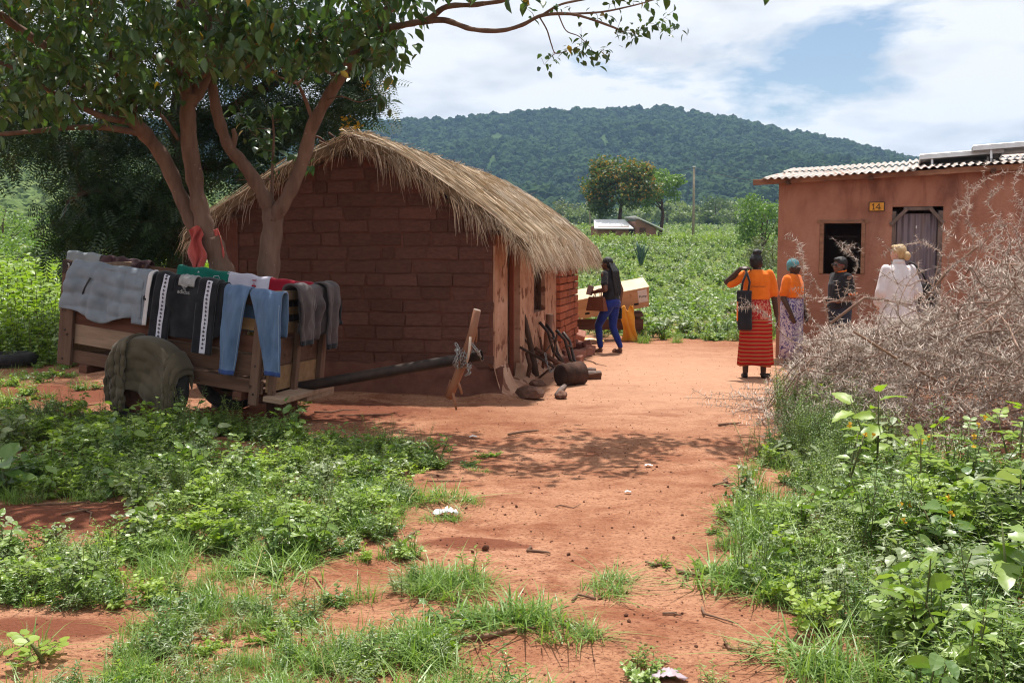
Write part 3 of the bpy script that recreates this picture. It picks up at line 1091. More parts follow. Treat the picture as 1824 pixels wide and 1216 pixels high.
M_W14 = wall14_mat()
M_FRAME14 = pmat('weathered_frame', (0.17, 0.085, 0.055), (0.34, 0.18, 0.11), scale=4, rough=0.85, bump=0.4, stretch=(1, 1, 4))
M_GREYWOOD = pmat('greyed_timber', (0.10, 0.075, 0.065), (0.20, 0.15, 0.13), scale=4, rough=0.85, bump=0.5, bscale=20, stretch=(3, 1, 1))
WIN14 = (0.60, 1.24, 1.27, 2.06)
DOOR14 = (1.60, 2.28, -0.1, 2.24)
t14 = lambda x: 2.63 + 0.035 * x
wall_holes(0, 7.0, -0.1, t14, [WIN14, DOOR14], 0.24).build('front_wall', M_W14, HS)
wall_holes(0.243, 3.6, -0.1, lambda x: 2.60 + 0.11 * x, [], 0.24).build('end_wall', M_W14, HS, loc=(0.24, 0, 0), rot=(0, 0, PI / 2))
wall_holes(0, 7.0, -0.1, lambda x: 3.0 + 0.03 * x, [], 0.24).build('rear_wall', M_W14, HS, loc=(0, 3.61, 0))
wall_holes(0.243, 3.6, -0.1, lambda x: 2.84 + 0.11 * x, [], 0.24).build('end_wall', M_W14, HS, loc=(7.0, 0, 0), rot=(0, 0, PI / 2))
MB().box((3.5, 1.9, -0.02), (6.4, 3.3, 0.08)).build('floor', M_MORTAR, HS)
w14 = thing('window', None, None)
w14.parent = HS
a, b, c_, d_ = WIN14
for (p, q) in (((a + 0.03, 0.05, c_ + 0.002), (a + 0.03, 0.05, d_ - 0.002)), ((b - 0.03, 0.05, c_ + 0.002), (b - 0.03, 0.05, d_ - 0.002))):
    bevel(MB().beam(p, q, 0.055, 0.13, up=(0, 1, 0)).build('jamb', M_FRAME14, w14), 0.005)
bevel(MB().beam((a - 0.04, 0.035, d_ - 0.022), (b + 0.05, 0.035, d_ - 0.028), 0.10, 0.05).build('lintel', M_FRAME14, w14), 0.005)
MB().beam((a, 0.06, c_ + 0.55), (b, 0.06, c_ + 0.55), 0.005, 0.005).build('wire', M_GREYWOOD, w14)
d14 = thing('door', None, None)
d14.parent = HS
a, b, c_, d_ = DOOR14
mb = MB()
N = 90
V = []
for i in range(N + 1):
    x = a + 0.045 + (b - a - 0.09) * i / N
    y = 0.075 + 0.011 * math.sin(x * 2 * PI / 0.085)
    V += [(x, y, 0.02), (x, y, d_ - 0.10)]
mb.add(V, [(2 * i, 2 * i + 2, 2 * i + 3, 2 * i + 1) for i in range(N)])
M_DOOR14 = pmat('faded_purple_tin', (0.115, 0.095, 0.12), (0.20, 0.165, 0.19), scale=3, rough=0.55, bump=0.25, metal=0.25, stretch=(4, 1, 0.5), spec=0.4, c3=(0.165, 0.12, 0.105))
mb.build('tin_sheet', M_DOOR14, d14, smooth=True)
for (p, q, w) in (((a + 0.025, 0.035, 0), (a + 0.025, 0.035, d_ - 0.062), 0.06), ((b - 0.03, 0.035, 0), (b - 0.03, 0.035, d_ - 0.062), 0.07)):
    bevel(MB().beam(p, q, w, 0.06, up=(0, 1, 0)).build('door_post', M_GREYWOOD, d14), 0.005)
bevel(MB().beam((a + 0.15, 0.03, d_ - 0.03), (b - 0.14, 0.03, d_ - 0.03), 0.06, 0.05).build('door_head', M_GREYWOOD, d14), 0.005)
bevel(MB().beam((a - 0.02, -0.012, d_ - 0.26), (a + 0.20, -0.012, d_ - 0.03), 0.05, 0.07, up=(0, 1, 0)).build('corner_brace', M_GREYWOOD, d14), 0.004)
bevel(MB().beam((b + 0.01, -0.012, d_ - 0.24), (b - 0.18, -0.012, d_ - 0.02), 0.05, 0.07, up=(0, 1, 0)).build('corner_brace', M_GREYWOOD, d14), 0.004)
MB().box((1.93, 0.06, 1.95), (0.016, 0.02, 0.04)).build('door_mark', pmat('pale_tag', (0.6, 0.6, 0.6), (0.7, 0.7, 0.7)), d14)


def roof14_z(x, y):
    return 2.67 + 0.035 * x + 0.10 * (y + 0.3)


def tin_mat(name, c1, c2, rust):
    return pmat(name, c1, c2, scale=2.0, rough=0.5, bump=0.15, metal=0.15, spec=0.5, spots=(3.0, 0.60, rust))


M_TIN = tin_mat('galvanised_tin', (0.36, 0.30, 0.265), (0.52, 0.455, 0.41), (0.31, 0.16, 0.11))
rf = thing('roof', None, None)
rf.parent = HS
for k, (x0, x1, y0, y1, dz) in enumerate(((-0.22, 1.9, -0.30, 2.3, 0.0), (1.8, 3.9, -0.22, 2.35, 0.02), (3.8, 5.6, -0.27, 2.3, 0.04), (5.5, 7.3, -0.3, 2.3, 0.02), (-0.2, 1.9, 2.2, 4.1, 0.025), (1.8, 3.9, 2.2, 4.1, 0.045), (3.8, 5.6, 2.2, 4.1, 0.065), (5.5, 7.3, 2.2, 4.1, 0.045))):
    n = int((x1 - x0) / 0.012)
    V, F = [], []
    for i in range(n + 1):
        x = x0 + (x1 - x0) * i / n
        wv = 0.016 * math.sin(x * 2 * PI / 0.105)
        for j in range(4):
            y = y0 + (y1 - y0) * j / 3 + (0.03 * noise.noise(Vector((x * 0.8, k, 1))) if j == 0 else 0)
            V.append((x, y, roof14_z(x, y) + wv + dz + 0.02 * noise.noise(Vector((x * 0.9, y * 0.7, 7)))))
    for i in range(n):
        for j in range(3):
            q = i * 4 + j
            F.append((q, q + 4, q + 5, q + 1))
    mb = MB()
    mb.add(V, F)
    o = mb.build('roof_sheet', M_TIN, rf, smooth=True)
    sd = o.modifiers.new('thick', 'SOLIDIFY')
    sd.thickness = 0.003
bevel(MB().beam((-0.36, -0.13, roof14_z(-0.36, -0.13) - 0.055), (2.35, -0.13, roof14_z(2.35, -0.13) - 0.055), 0.07, 0.075).build('eaves_beam', M_FRAME14, rf), 0.006)
bevel(MB().beam((2.3, -0.115, roof14_z(2.3, -0.115) - 0.045), (7.2, -0.115, roof14_z(7.2, -0.115) - 0.05), 0.07, 0.085).build('eaves_beam', M_FRAME14, rf), 0.006)
bevel(MB().beam((-0.46, 0.6, roof14_z(-0.46, 0.6) - 0.06), (1.5, 0.6, roof14_z(1.5, 0.6) - 0.06), 0.06, 0.06).build('rafter', M_WOOD_DARK, rf), 0.006)
for x in (0.15, 1.3, 2.9, 4.5):
    MB().beam((x, -0.24, roof14_z(x, -0.24) - 0.08), (x, 3.6, roof14_z(x, 3.6) - 0.08), 0.06, 0.06).build('rafter', M_WOOD_DARK, rf)
# number plate
np_ = thing('number_plate', 'small orange house number plate reading 14', 'sign', (0, 0, 0))
np_.matrix_world = Matrix.Translation((3.97, 16.0, 0)) @ Matrix.Rotation(math.atan2(-0.347, 0.938), 4, 'Z')
M_YELLOW = pmat('ochre_paint', (0.55, 0.24, 0.03), (0.70, 0.34, 0.055), scale=12, rough=0.6, bump=0.1)
M_BLACKP = pmat('black_paint', (0.012, 0.010, 0.010), (0.03, 0.025, 0.025), scale=12, rough=0.6, bump=0.1)
MB().box((1.385, -0.008, 2.245), (0.215, 0.012, 0.135)).build('border', M_BLACKP, np_)
MB().box((1.385, -0.013, 2.245), (0.195, 0.012, 0.115)).build('plate', M_YELLOW, np_)
mb = MB()
for (x0, z0, x1, z1) in ((1.345, 2.205, 1.345, 2.285), (1.345, 2.285, 1.326, 2.268), (1.328, 2.207, 1.362, 2.207), (1.418, 2.285, 1.378, 2.232), (1.374, 2.231, 1.438, 2.231), (1.420, 2.285, 1.420, 2.205), (1.405, 2.207, 1.436, 2.207)):
    mb.beam((x0, -0.0205, z0), (x1, -0.0205, z1), 0.003, 0.010, up=(0, 1, 0) if x0 == x1 else (0, 0, 1)) if False else mb.box(((x0 + x1) / 2, -0.0205, (z0 + z1) / 2), (math.hypot(x1 - x0, z1 - z0) + 0.008, 0.003, 0.010), (0, -math.atan2(z1 - z0, x1 - x0), 0))
mb.build('numeral', M_BLACKP, np_)
# solar panels
M_ALU = pmat('aluminium_frame', (0.52, 0.52, 0.53), (0.62, 0.62, 0.63), scale=8, rough=0.4, bump=0.05, metal=0.7, spec=0.5)
M_BACK = pmat('white_backsheet', (0.60, 0.60, 0.62), (0.68, 0.68, 0.70), scale=3, rough=0.6, bump=0.05)
M_CELL = pmat('solar_cells', (0.010, 0.012, 0.03), (0.02, 0.025, 0.05), scale=8, rough=0.15, bump=0, spec=0.6)
for (x0, x1, yc, dz, lab) in ((1.95, 3.10, 1.25, 0.10, 'left solar panel, lower one on the tin roof'), (2.66, 4.30, 0.95, 0.19, 'solar panel at the right edge, higher one on the tin roof')):
    sp_ = thing('solar_panel', lab, 'solar panel', (0, 0, 0), group='solar panels on the tin roof')
    xc = (x0 + x1) / 2
    sp_.matrix_world = HS.matrix_basis @ Matrix.Translation((xc, yc, roof14_z(xc, yc) + dz)) @ Euler((R(-3.0), R(-3.0), 0)).to_matrix().to_4x4()
    w = x1 - x0
    MB().box((0, 0, 0), (w - 0.05, 0.78, 0.012)).build('backsheet', M_BACK, sp_)
    MB().box((0, 0, 0.012), (w - 0.06, 0.77, 0.008)).build('cell_glass', M_CELL, sp_)
    for (c, d) in (((0, -0.41, 0), (w, 0.035, 0.075)), ((0, 0.41, 0), (w, 0.035, 0.045)), ((-w / 2 + 0.01, 0, 0), (0.03, 0.79, 0.045)), ((w / 2 - 0.01, 0, 0), (0.03, 0.79, 0.045))):
        bevel(MB().box(c, d).build('frame_rail', M_ALU, sp_), 0.003)
    for sx in (-0.35, 0.35):
        for sy in (-0.36, 0.36):
            MB().box((sx * w, sy, -0.09), (0.03, 0.03, 0.15)).build('leg', M_ALU, sp_)

# --- far farmhouse ------------------------------------------------------------
fb = at(1112, 429, 89)
FH = thing('farmhouse', 'distant low house with white tin roofs beyond the field', 'house', (fb.x, fb.y, fb.z), R(8))
M_FWALL = pmat('far_wall', (0.20, 0.10, 0.065), (0.28, 0.145, 0.10), scale=1.5, rough=0.95, bump=0.2)
M_FTIN = pmat('far_tin', (0.80, 0.80, 0.80), (0.86, 0.86, 0.86), scale=0.6, rough=0.4, bump=0, spec=0.5)
MB().box((-1.25, 0, 0.55), (2.6, 2.6, 1.3)).build('wall', M_FWALL, FH)
MB().add([(-2.9, -1.7, 0.95), (0.35, -1.7, 0.95), (0.35, 1.4, 1.75), (-2.3, 1.4, 1.75), (-2.9, -1.7, 1.01), (0.35, -1.7, 1.01), (0.35, 1.4, 1.81), (-2.3, 1.4, 1.81)],
         [(3, 2, 1, 0), (4, 5, 6, 7), (0, 1, 5, 4), (1, 2, 6, 5), (2, 3, 7, 6), (3, 0, 4, 7)]).build('roof', M_FTIN, FH)
MB().add([(0.55, -1.5, -0.1), (2.3, -1.5, -0.1), (2.3, -1.5, 1.0), (0.75, -1.5, 1.75), (0.55, -1.5, 1.6), (0.55, 1.5, -0.1), (2.3, 1.5, -0.1), (2.3, 1.5, 1.0), (0.75, 1.5, 1.75), (0.55, 1.5, 1.6)],
         [(0, 1, 2, 3, 4), (9, 8, 7, 6, 5), (1, 6, 7, 2), (0, 4, 9, 5), (0, 5, 6, 1)]).build('wall', M_FWALL, FH)
MB().add([(0.4, -1.9, 1.95), (2.85, -1.9, 0.86), (2.85, 1.7, 0.86), (0.4, 1.7, 1.95), (0.4, -1.9, 2.02), (2.88, -1.9, 0.93), (2.88, 1.7, 0.93), (0.4, 1.7, 2.02)],
         [(3, 2, 1, 0), (4, 5, 6, 7), (0, 1, 5, 4), (1, 2, 6, 5), (2, 3, 7, 6), (3, 0, 4, 7)]).build('roof', M_FTIN, FH)
MB().box((1.15, -1.53, 0.5), (0.5, 0.06, 1.1)).build('doorway', M_WOOD_DARK, FH)
MB().box((-1.3, -1.32, 0.6), (0.45, 0.06, 0.4)).build('window', M_WOOD_DARK, FH)
# ------------------------------------------------------------------ the ox cart and the washing on it
YAW, TILT = R(-18), R(6.35)
CM = Matrix.Translation((-2.19, 9.3, 0.342)) @ Matrix.Rotation(YAW, 4, 'Z') @ Matrix.Rotation(TILT, 4, 'Y') @ Matrix.Diagonal((1, 0.84, 1, 1))
CMI = CM.inverted()


def lx(px, y=0.0):
    """cart-local x of photo column px at cart-local depth y"""
    y *= 0.84
    k = (px - 912) / FPX
    return (k * (9.3 + 0.951 * y) + 2.19 - 0.309 * y) / (0.951 + 0.309 * k)


CART = thing('ox_cart', 'brown wooden cart of rough boards, hung with washing', 'cart')
CART.matrix_world = CM


def wood(name, c1, c2, st=(0.6, 4, 4)):
    return pmat(name, c1, c2, scale=3.5, rough=0.85, bump=0.5, bscale=14, stretch=st, rand=0.35, spec=0.15, spots=(9, 0.66, tuple(x * 0.45 for x in c1)))


M_WB = wood('brown_board', (0.085, 0.046, 0.032), (0.15, 0.085, 0.058))
M_WP = wood('pale_board', (0.22, 0.145, 0.10), (0.33, 0.23, 0.165))
M_WD = wood('red_dark_board', (0.085, 0.036, 0.024), (0.15, 0.068, 0.045))
M_WO = wood('ochre_board', (0.19, 0.11, 0.055), (0.28, 0.175, 0.095))
M_WPV = wood('brown_post', (0.095, 0.054, 0.038), (0.165, 0.10, 0.07), (4, 4, 0.6))
M_IRON = pmat('old_iron', (0.028, 0.022, 0.022), (0.075, 0.05, 0.04), scale=6, rough=0.6, bump=0.3, metal=0.6, spec=0.4)
M_RUST = pmat('rusty_iron', (0.07, 0.03, 0.02), (0.16, 0.07, 0.04), scale=8, rough=0.85, bump=0.5, metal=0.2)
M_RUBBER = pmat('old_rubber', (0.018, 0.017, 0.018), (0.045, 0.04, 0.038), scale=10, rough=0.8, bump=0.3)
rc = random.Random(11)


def board(p, q, w, h, m, up=(0, 0, 1), name='board', par=None):
    p, q = Vector(p), Vector(q)
    j = lambda: Vector((0, rc.uniform(-.004, .004), rc.uniform(-.008, .008)))
    return bevel(MB().beam(p + j(), q + j(), w, h, up=up).build(name, m, par or CART), 0.004)


near_side = thing('near_side', None, None); near_side.parent = CART
far_side = thing('far_side', None, None); far_side.parent = CART
front_end = thing('front_end', None, None); front_end.parent = CART
rear_end = thing('rear_end', None, None); rear_end.parent = CART
for par, y0 in ((near_side, 0.045), (far_side, 1.155)):
    for i, (zc, h, m) in enumerate(((0.055, 0.12, M_WB), (0.25, 0.185, M_WP), (0.435, 0.15, M_WD), (0.60, 0.105, M_WO), (0.845, 0.13, M_WB))):
        if i == 1 and par is near_side:
            board((-2.15, y0, zc + 0.02), (-1.13, y0, zc + 0.015), 0.03, h, M_WP, par=par)
            board((-1.12, y0, zc), (-0.03, y0, zc - 0.01), 0.03, h, M_WB, par=par)
        else:
            board((-2.15, y0, zc), (-0.03, y0, zc), 0.03, h, m, par=par)
for (x, y, z0, z1, w, d) in ((-2.115, 0.0, -0.03, 0.95, 0.15, 0.055), (-1.113, -0.002, 0.0, 0.80, 0.10, 0.055), (-0.085, -0.002, -0.10, 0.87, 0.085, 0.055)):
    bevel(MB().box((x, y, (z0 + z1) / 2), (w, d, z1 - z0), (0, rc.uniform(-.015, .015), 0)).build('post', M_WPV, near_side), 0.006)
for (x, z1) in ((-2.1, 0.94), (-1.1, 0.93), (-0.08, 0.95)):
    bevel(MB().box((x, 1.20, z1 / 2), (0.09, 0.055, z1), (0, rc.uniform(-.02, .02), 0)).build('post', M_WPV, far_side), 0.006)
for (zc, h, m) in ((0.13, 0.22, M_WO), (0.37, 0.24, M_WB), (0.585, 0.10, M_WO), (0.73, 0.07, M_WO), (0.87, 0.085, M_WP)):
    board((0.0, 0.07, zc), (0.0, 1.13, zc), 0.028, h, m, par=front_end)
    board((-2.17, 0.07, zc), (-2.17, 1.13, zc), 0.028, h, m, par=rear_end)
for (y, z1, w) in ((0.09, 0.5, 0.08), (0.56, 0.62, 0.075), (1.13, 0.96, 0.10)):
    bevel(MB().box((0.042, y, z1 / 2), (0.05, w, z1), (rc.uniform(-.02, .02), 0, 0)).build('post', M_WPV, front_end), 0.006)
for i in range(7):
    board((-2.14, 0.16 + i * 0.147, 0.03), (-0.03, 0.16 + i * 0.147, 0.03), 0.14, 0.03, M_WB, name='floor_board', par=CART)
board((0.12, -0.05, -0.02), (0.10, 1.16, -0.005), 0.19, 0.045, M_WP, name='front_sill')
board((0.13, 0.55, -0.065), (0.13, 1.18, -0.05), 0.12, 0.055, M_WP, name='front_sill')
for x in (-1.9, -1.06, -0.25):
    board((x, -0.02, -0.035), (x, 1.22, -0.035), 0.09, 0.075, M_WD, name='cross_bearer')
bevel(MB().box((-2.13, -0.032, 0.885), (0.105, 0.012, 0.115)).build('iron_plate', M_IRON, near_side), 0.004)
MB().tube([(-2.115, -0.045, 0.92), (-2.095, -0.055, 0.915), (-2.09, -0.055, 0.89), (-2.11, -0.045, 0.87)], 0.007, 6).build('iron_hook', pmat('worn_steel', (0.3, 0.28, 0.27), (0.4, 0.38, 0.36), metal=0.8, rough=0.4), near_side, smooth=True)
for (x, z) in ((-2.13, 0.03), (-1.113, 0.3), (-0.085, 0.0), (-0.085, 0.25), (-0.085, 0.6), (-2.12, 0.3), (-1.113, 0.06)):
    MB().ball((x, -0.031, z), (0.012, 0.006, 0.012), 8, 5).build('bolt_head', M_IRON, near_side)
# running gear
WR, WX, WZ = 0.405, lx(257, -0.2), -0.055
MB().tube([(WX, -0.25, WZ), (WX, 1.45, WZ)], 0.045, 10).build('axle', M_IRON, CART, smooth=True)


def wheel(y, R_=WR):
    w = thing('wheel', None, None)
    w.parent = CART
    w.location = (WX, y, WZ)
    rings = []
    for i in range(40):
        a = 2 * PI * i / 40
        prof = [(0.62, -0.075), (0.80, -0.105), (0.94, -0.10), (0.995, -0.07), (1.0, 0.0), (0.995, 0.07), (0.94, 0.10), (0.80, 0.105), (0.62, 0.075)]
        rings.append([Vector((math.cos(a) * r * R_, yy, math.sin(a) * r * R_)) for r, yy in prof])
    rings.append(rings[0])
    mb = MB()
    mb.loft(rings, closed=True, cap=False)
    mb.build('tyre', M_RUBBER, w, smooth=True)
    rings = []
    for i in range(33):
        a = 2 * PI * i / 32
        rings.append([Vector((math.cos(a) * r * R_, yy, math.sin(a) * r * R_)) for r, yy in ((0.64, -0.08), (0.58, -0.06), (0.5, -0.02), (0.3, -0.035), (0.18, -0.06), (0.01, -0.06), (0.01, 0.04), (0.5, 0.0), (0.64, 0.08))])
    mb = MB()
    mb.loft(rings, closed=True, cap=False)
    mb.build('rim', M_RUST, w, smooth=True)
    for i in range(5):
        a = 2 * PI * i / 5
        MB().tube([(math.cos(a) * 0.09, -0.065, math.sin(a) * 0.09), (math.cos(a) * 0.09, -0.045, math.sin(a) * 0.09)], 0.012, 6).build('wheel_nut', M_IRON, w)
    return w


wheel(-0.20)
wheel(1.40)
# drawbar: an iron pipe rising to the yoke
D0 = CMI @ Vector((-2.75, 10.05, 0.33))
D1 = CMI @ at(528, 690, 9.86)
D2 = CMI @ at(858, 633, 9.30)
db = thing('drawbar', None, None); db.parent = CART
MB().tube([D0, D1, (D1 + D2) / 2, D2], [0.05, 0.05, 0.05, 0.049], 14, cap=False).build('pipe', M_IRON, db, smooth=True)
dv = (D2 - D1).normalized()
MB().tube([D2 + dv * 0.001, D2 - dv * 0.006], [0.0495, 0.0495], 14, cap=False).build('pipe_rim', pmat('bare_steel', (0.3, 0.28, 0.27), (0.45, 0.42, 0.4), metal=0.8, rough=0.4), db)
MB().tube([D2 - dv * 0.03, D2 - dv * 0.032], [0.046, 0.046], 14).build('pipe_bore', M_IRON, db)

# yoke lashed across the drawbar end with chain
M_YOKE = pmat('peeled_pole', (0.17, 0.068, 0.036), (0.30, 0.125, 0.065), scale=5, rough=0.55, bump=0.4, stretch=(1, 1, 0.4), spec=0.35)
M_CUT = pmat('cut_wood', (0.46, 0.34, 0.26), (0.58, 0.45, 0.36), scale=14, rough=0.8, bump=0.2)
M_CHAIN = pmat('bright_chain', (0.20, 0.19, 0.19), (0.42, 0.40, 0.39), scale=12, rough=0.38, bump=0.1, metal=0.85)
yk = thing('yoke', 'peeled wooden yoke pole chained to the cart drawbar', 'yoke')
ya, yb, yc = at(850, 552, 9.20), at(826, 642, 9.24), at(800, 708, 9.34)
MB().tube([ya, ya.lerp(yb, 0.5) + Vector((0.01, 0, 0)), yb, yb.lerp(yc, 0.6), yc], [0.034, 0.037, 0.042, 0.038, 0.036], 12).build('yoke_pole', M_YOKE, yk, smooth=True)
MB().tube([ya + (ya - yb).normalized() * 0.001, ya + (ya - yb).normalized() * 0.005], [0.0335, 0.030], 12).build('pole_end', M_CUT, yk)
for (p, q, r_) in (((838, 600, 9.14), (832, 645, 9.14), 0.011), ((847, 570, 9.26), (848, 610, 9.26), 0.011), ((812, 672, 9.28), (823, 702, 9.27), 0.012), ((805, 695, 9.3), (813, 730, 9.28), 0.011), ((802, 676, 9.36), (793, 704, 9.38), 0.006)):
    MB().tube([at(*p), at((p[0] + q[0]) / 2 + 1, (p[1] + q[1]) / 2, (p[2] + q[2]) / 2), at(*q)], [r_, r_ * 1.1, r_ * 0.8], 7).build('yoke_peg', M_CUT if p[0] == 838 else M_YOKE, yk, smooth=True)


def link_mesh():
    mb = MB()
    pts = [Vector((0.022 * math.cos(a) * (1.0), 0.0125 * math.sin(a), 0)) for a in np.linspace(0, 2 * PI, 13)]
    mb.tube(pts, 0.0042, 5, cap=False)
    return mb.mesh('chain_link', M_CHAIN, True)


LINK = link_mesh()


def chain(par, pts, n):
    pts = [Vector(p) for p in pts]
    d = [0]
    for a, b in zip(pts, pts[1:]):
        d.append(d[-1] + (b - a).length)
    for i in range(n):
        s = d[-1] * (i + 0.5) / n
        k = max(j for j in range(len(pts) - 1) if d[j] <= s)
        t = (s - d[k]) / max(1e-6, d[k + 1] - d[k])
        p = pts[k].lerp(pts[k + 1], t)
        q = (pts[k + 1] - pts[k]).to_track_quat('X', 'Z') @ Euler((PI / 2 * (i % 2) + 0.4, 0, 0)).to_quaternion()
        o = put('chain_link', LINK, par)
        o.rotation_mode = 'QUATERNION'
        o.rotation_quaternion = q
        o.location = p


c0 = at(826, 636, 9.25)
for k, (off, ph) in enumerate(((-0.05, 0.0), (0.02, 0.8), (0.05, 0.3), (-0.02, 2.0))):
    pts = []
    for a in np.linspace(0, 2 * PI, 15):
        pts.append(c0 + Vector((off + 0.012 * math.sin(a * 3 + ph) + 0.02 * math.cos(a), 0.075 * math.cos(a + ph), 0.078 * math.sin(a + ph) - 0.01)))
    chain(yk, pts, 15)
chain(yk, [at(812, 612, 9.18), at(818, 622, 9.16), at(812, 640, 9.15), at(815, 656, 9.16)], 9)
chain(yk, [at(840, 612, 9.16), at(848, 622, 9.15), at(856, 634, 9.2)], 7)
chain(yk, [at(834, 650, 9.16), at(836, 664, 9.16), at(830, 668, 9.17)], 5)
yk.location = (0, 0, 0)

# stump propping the front of the cart
sq = gp(498, 749)
M_STUMP = pmat('weathered_stump', (0.075, 0.036, 0.024), (0.17, 0.085, 0.055), scale=5, rough=0.95, bump=0.9, bscale=10, stretch=(3, 3, 0.5), bdist=0.02)
sp0 = thing('log_stump', 'cut log stump propping up the front of the cart', 'stump', (sq.x, sq.y + 0.1, 0))
rg = []
for j in range(6):
    z = -0.03 + 0.26 * j / 5
    rg.append([Vector((math.cos(a) * (0.145 + 0.012 * noise.noise(Vector((math.cos(a) * 2, math.sin(a) * 2, z * 3)))) * (1.04 - 0.05 * j / 5), math.sin(a) * (0.145 + 0.012 * noise.noise(Vector((math.cos(a) * 2 + 5, math.sin(a) * 2, z * 3)))), z)) for a in np.linspace(0, 2 * PI, 22, endpoint=False)])
mb = MB(); mb.loft(rg)
mb.build('trunk_piece', M_STUMP, sp0, smooth=True)
MB().tube([(0, 0, 0.231), (0, 0, 0.236)], [0.13, 0.125], 18).build('sawn_top', M_WB, sp0)
q = gp(428, 722)
for (dx, dy, rz, lab) in ((0.0, 0.15, 0.3, 'flat broken brick lying under the cart beside the stump'),):
    o = put('broken_brick', bricks[1], None, (q.x + dx, q.y + dy, 0.05), (0.1, 0.05, rz)); o.scale = (0.28, 0.18, 0.10)
    tag(o, lab, 'brick')


# ---- washing
def cloth(name, c1, c2, sc=14, rough=0.9, bump=0.35, **k):
    return pmat(name, c1, c2, scale=sc, rough=rough, bump=bump, bscale=sc * 5, sheen=0.15, spec=0.1, bdist=0.004, **k)


def sheet(name, fn, nu, nv, m, parent=None, thick=0.007, M=None):
    V = [fn(i / nu, j / nv) for j in range(nv + 1) for i in range(nu + 1)]
    F = [(j * (nu + 1) + i, j * (nu + 1) + i + 1, (j + 1) * (nu + 1) + i + 1, (j + 1) * (nu + 1) + i) for j in range(nv) for i in range(nu)]
    mb = MB()
    mb.add(V, F)
    o = mb.build(name, m, parent, smooth=True)
    s = o.modifiers.new('thick', 'SOLIDIFY')
    s.thickness = thick
    s.offset = 0
    if M is not None:
        o.matrix_world = M
    return o


def drape_fn(x0, x1, front, back, yf, yb, zt, fold=0.018, freq=4.0, seed=0.0, hem=None, flare=None, puff=None, out=0.012):
    """surface of a cloth folded over a rail: u along the rail, v from the back hem over the top to the front hem"""
    ym, hw = (yf + yb) / 2, abs(yb - yf) / 2 + 0.008
    arc = PI * hw

    def fn(u, v):
        L = front * (hem(u) if hem else 1.0)
        tot = back + arc + L
        s = v * tot - back
        x = x0 + (x1 - x0) * u
        if s < 0:
            y, z, dn = ym + hw, zt + s, -s
            sg = 1
        elif s < arc:
            a = s / hw
            y, z, dn = ym + hw * math.cos(a), zt + hw * math.sin(a) * 0.7, 0
            sg = 0
        else:
            dn = s - arc
            y, z = ym - hw, zt - dn
            sg = -1
        k = min(1.0, dn / 0.12)
        f = math.sin(freq * 2 * PI * u + seed + 1.2 * math.sin(dn * 5 + seed) + 1.7 * noise.noise(Vector((u * 3, dn * 2, seed)))) * 0.5 + 0.5
        f2 = noise.noise(Vector((u * freq * 1.7, dn * 6, seed + 3)))
        f3 = noise.noise(Vector((u * freq * 4 + 9, dn * 14, seed + 6)))
        y += sg * (out * k + fold * f * k + fold * 0.8 * f2 * k + fold * 0.35 * f3 * k)
        z += 0.012 * f2 * (1 if sg == 0 else 0.3) + 0.006 * math.sin(freq * 2 * PI * u + seed) * (sg == 0)
        if flare:
            x += flare(u, dn if sg < 0 else 0)
        if puff and sg < 0:
            y -= puff(u, dn)
        return Vector((x, y, z))
    return fn


NY = (-0.035, 0.06)      # near rail faces (posts included)
FY = (1.135, 1.20)
ZT = 0.915
TXT = {}


def text_mesh(body, size, mat_, extrude=0.0015):
    cu = bpy.data.curves.new('lettering', 'FONT')
    cu.body = body
    cu.size = size
    cu.extrude = extrude
    cu.align_x = 'CENTER'
    o = bpy.data.objects.new('lettering', cu)
    me = evaluated_mesh(o)
    bpy.data.objects.remove(o)
    me.materials.clear()
    me.materials.append(mat_)
    return me


def trefoil_mesh(size, mat_, stripes=True):
    mb = MB()
    for ang, ln in ((90, 1.0), (146, 0.85), (34, 0.85)):
        a = R(ang)
        d = Vector((math.cos(a), math.sin(a), 0)); n_ = Vector((-d.y, d.x, 0))
        pts = [Vector((0, -0.1, 0)) + d * (ln * t) + n_ * w for t, w in ((0.05, 0.06), (0.35, 0.24), (0.7, 0.24), (1.0, 0.0), (0.7, -0.24), (0.35, -0.24), (0.05, -0.06))]
        zo = 0.02 * (ang == 90)
        mb.add([(p + Vector((0, 0, zo))) * size * 0.5 for p in pts], [tuple(range(7))])
    for k in range(2):
        yb_ = -0.28 - 0.2 * k
        mb.add([Vector((x, y, 0)) * size * 0.5 for x, y in ((-0.35 + 0.1 * k, yb_), (0.35 - 0.1 * k, yb_), (0.3 - 0.1 * k, yb_ - 0.1), (-0.3 + 0.1 * k, yb_ - 0.1))], [(0, 1, 2, 3)])
    return mb.mesh('leaf_emblem', mat_)


# grey padded garment on the near rail
M_GREY = cloth('grey_blue_nylon', (0.155, 0.185, 0.225), (0.22, 0.25, 0.295), sc=6, rough=0.7)
x0, x1 = lx(118), lx(250)
fn = drape_fn(x0, x1, 0.47, 0.28, *NY, ZT, fold=0.042, freq=3.0, seed=1.0,
              hem=lambda u: 0.86 + 0.2 * math.exp(-((u - 0.5) / 0.2) ** 2) - 0.12 * max(0, u - 0.75),
              flare=lambda u, d: -0.20 * (1 - u) * d, puff=lambda u, d: 0.020 * abs(math.sin(d * 24 + 0.5 * math.sin(u * 6))) + 0.012 * math.sin(u * 9) - 0.02 * math.exp(-((u - 0.33) / 0.03) ** 2) - 0.02 * math.exp(-((u - 0.72) / 0.03) ** 2))
g = thing('grey_jacket', 'grey blue padded jacket over the left end of the cart rail', 'jacket'); g.matrix_world = CM
sheet('jacket_body', fn, 70, 60, M_GREY, g, 0.016)
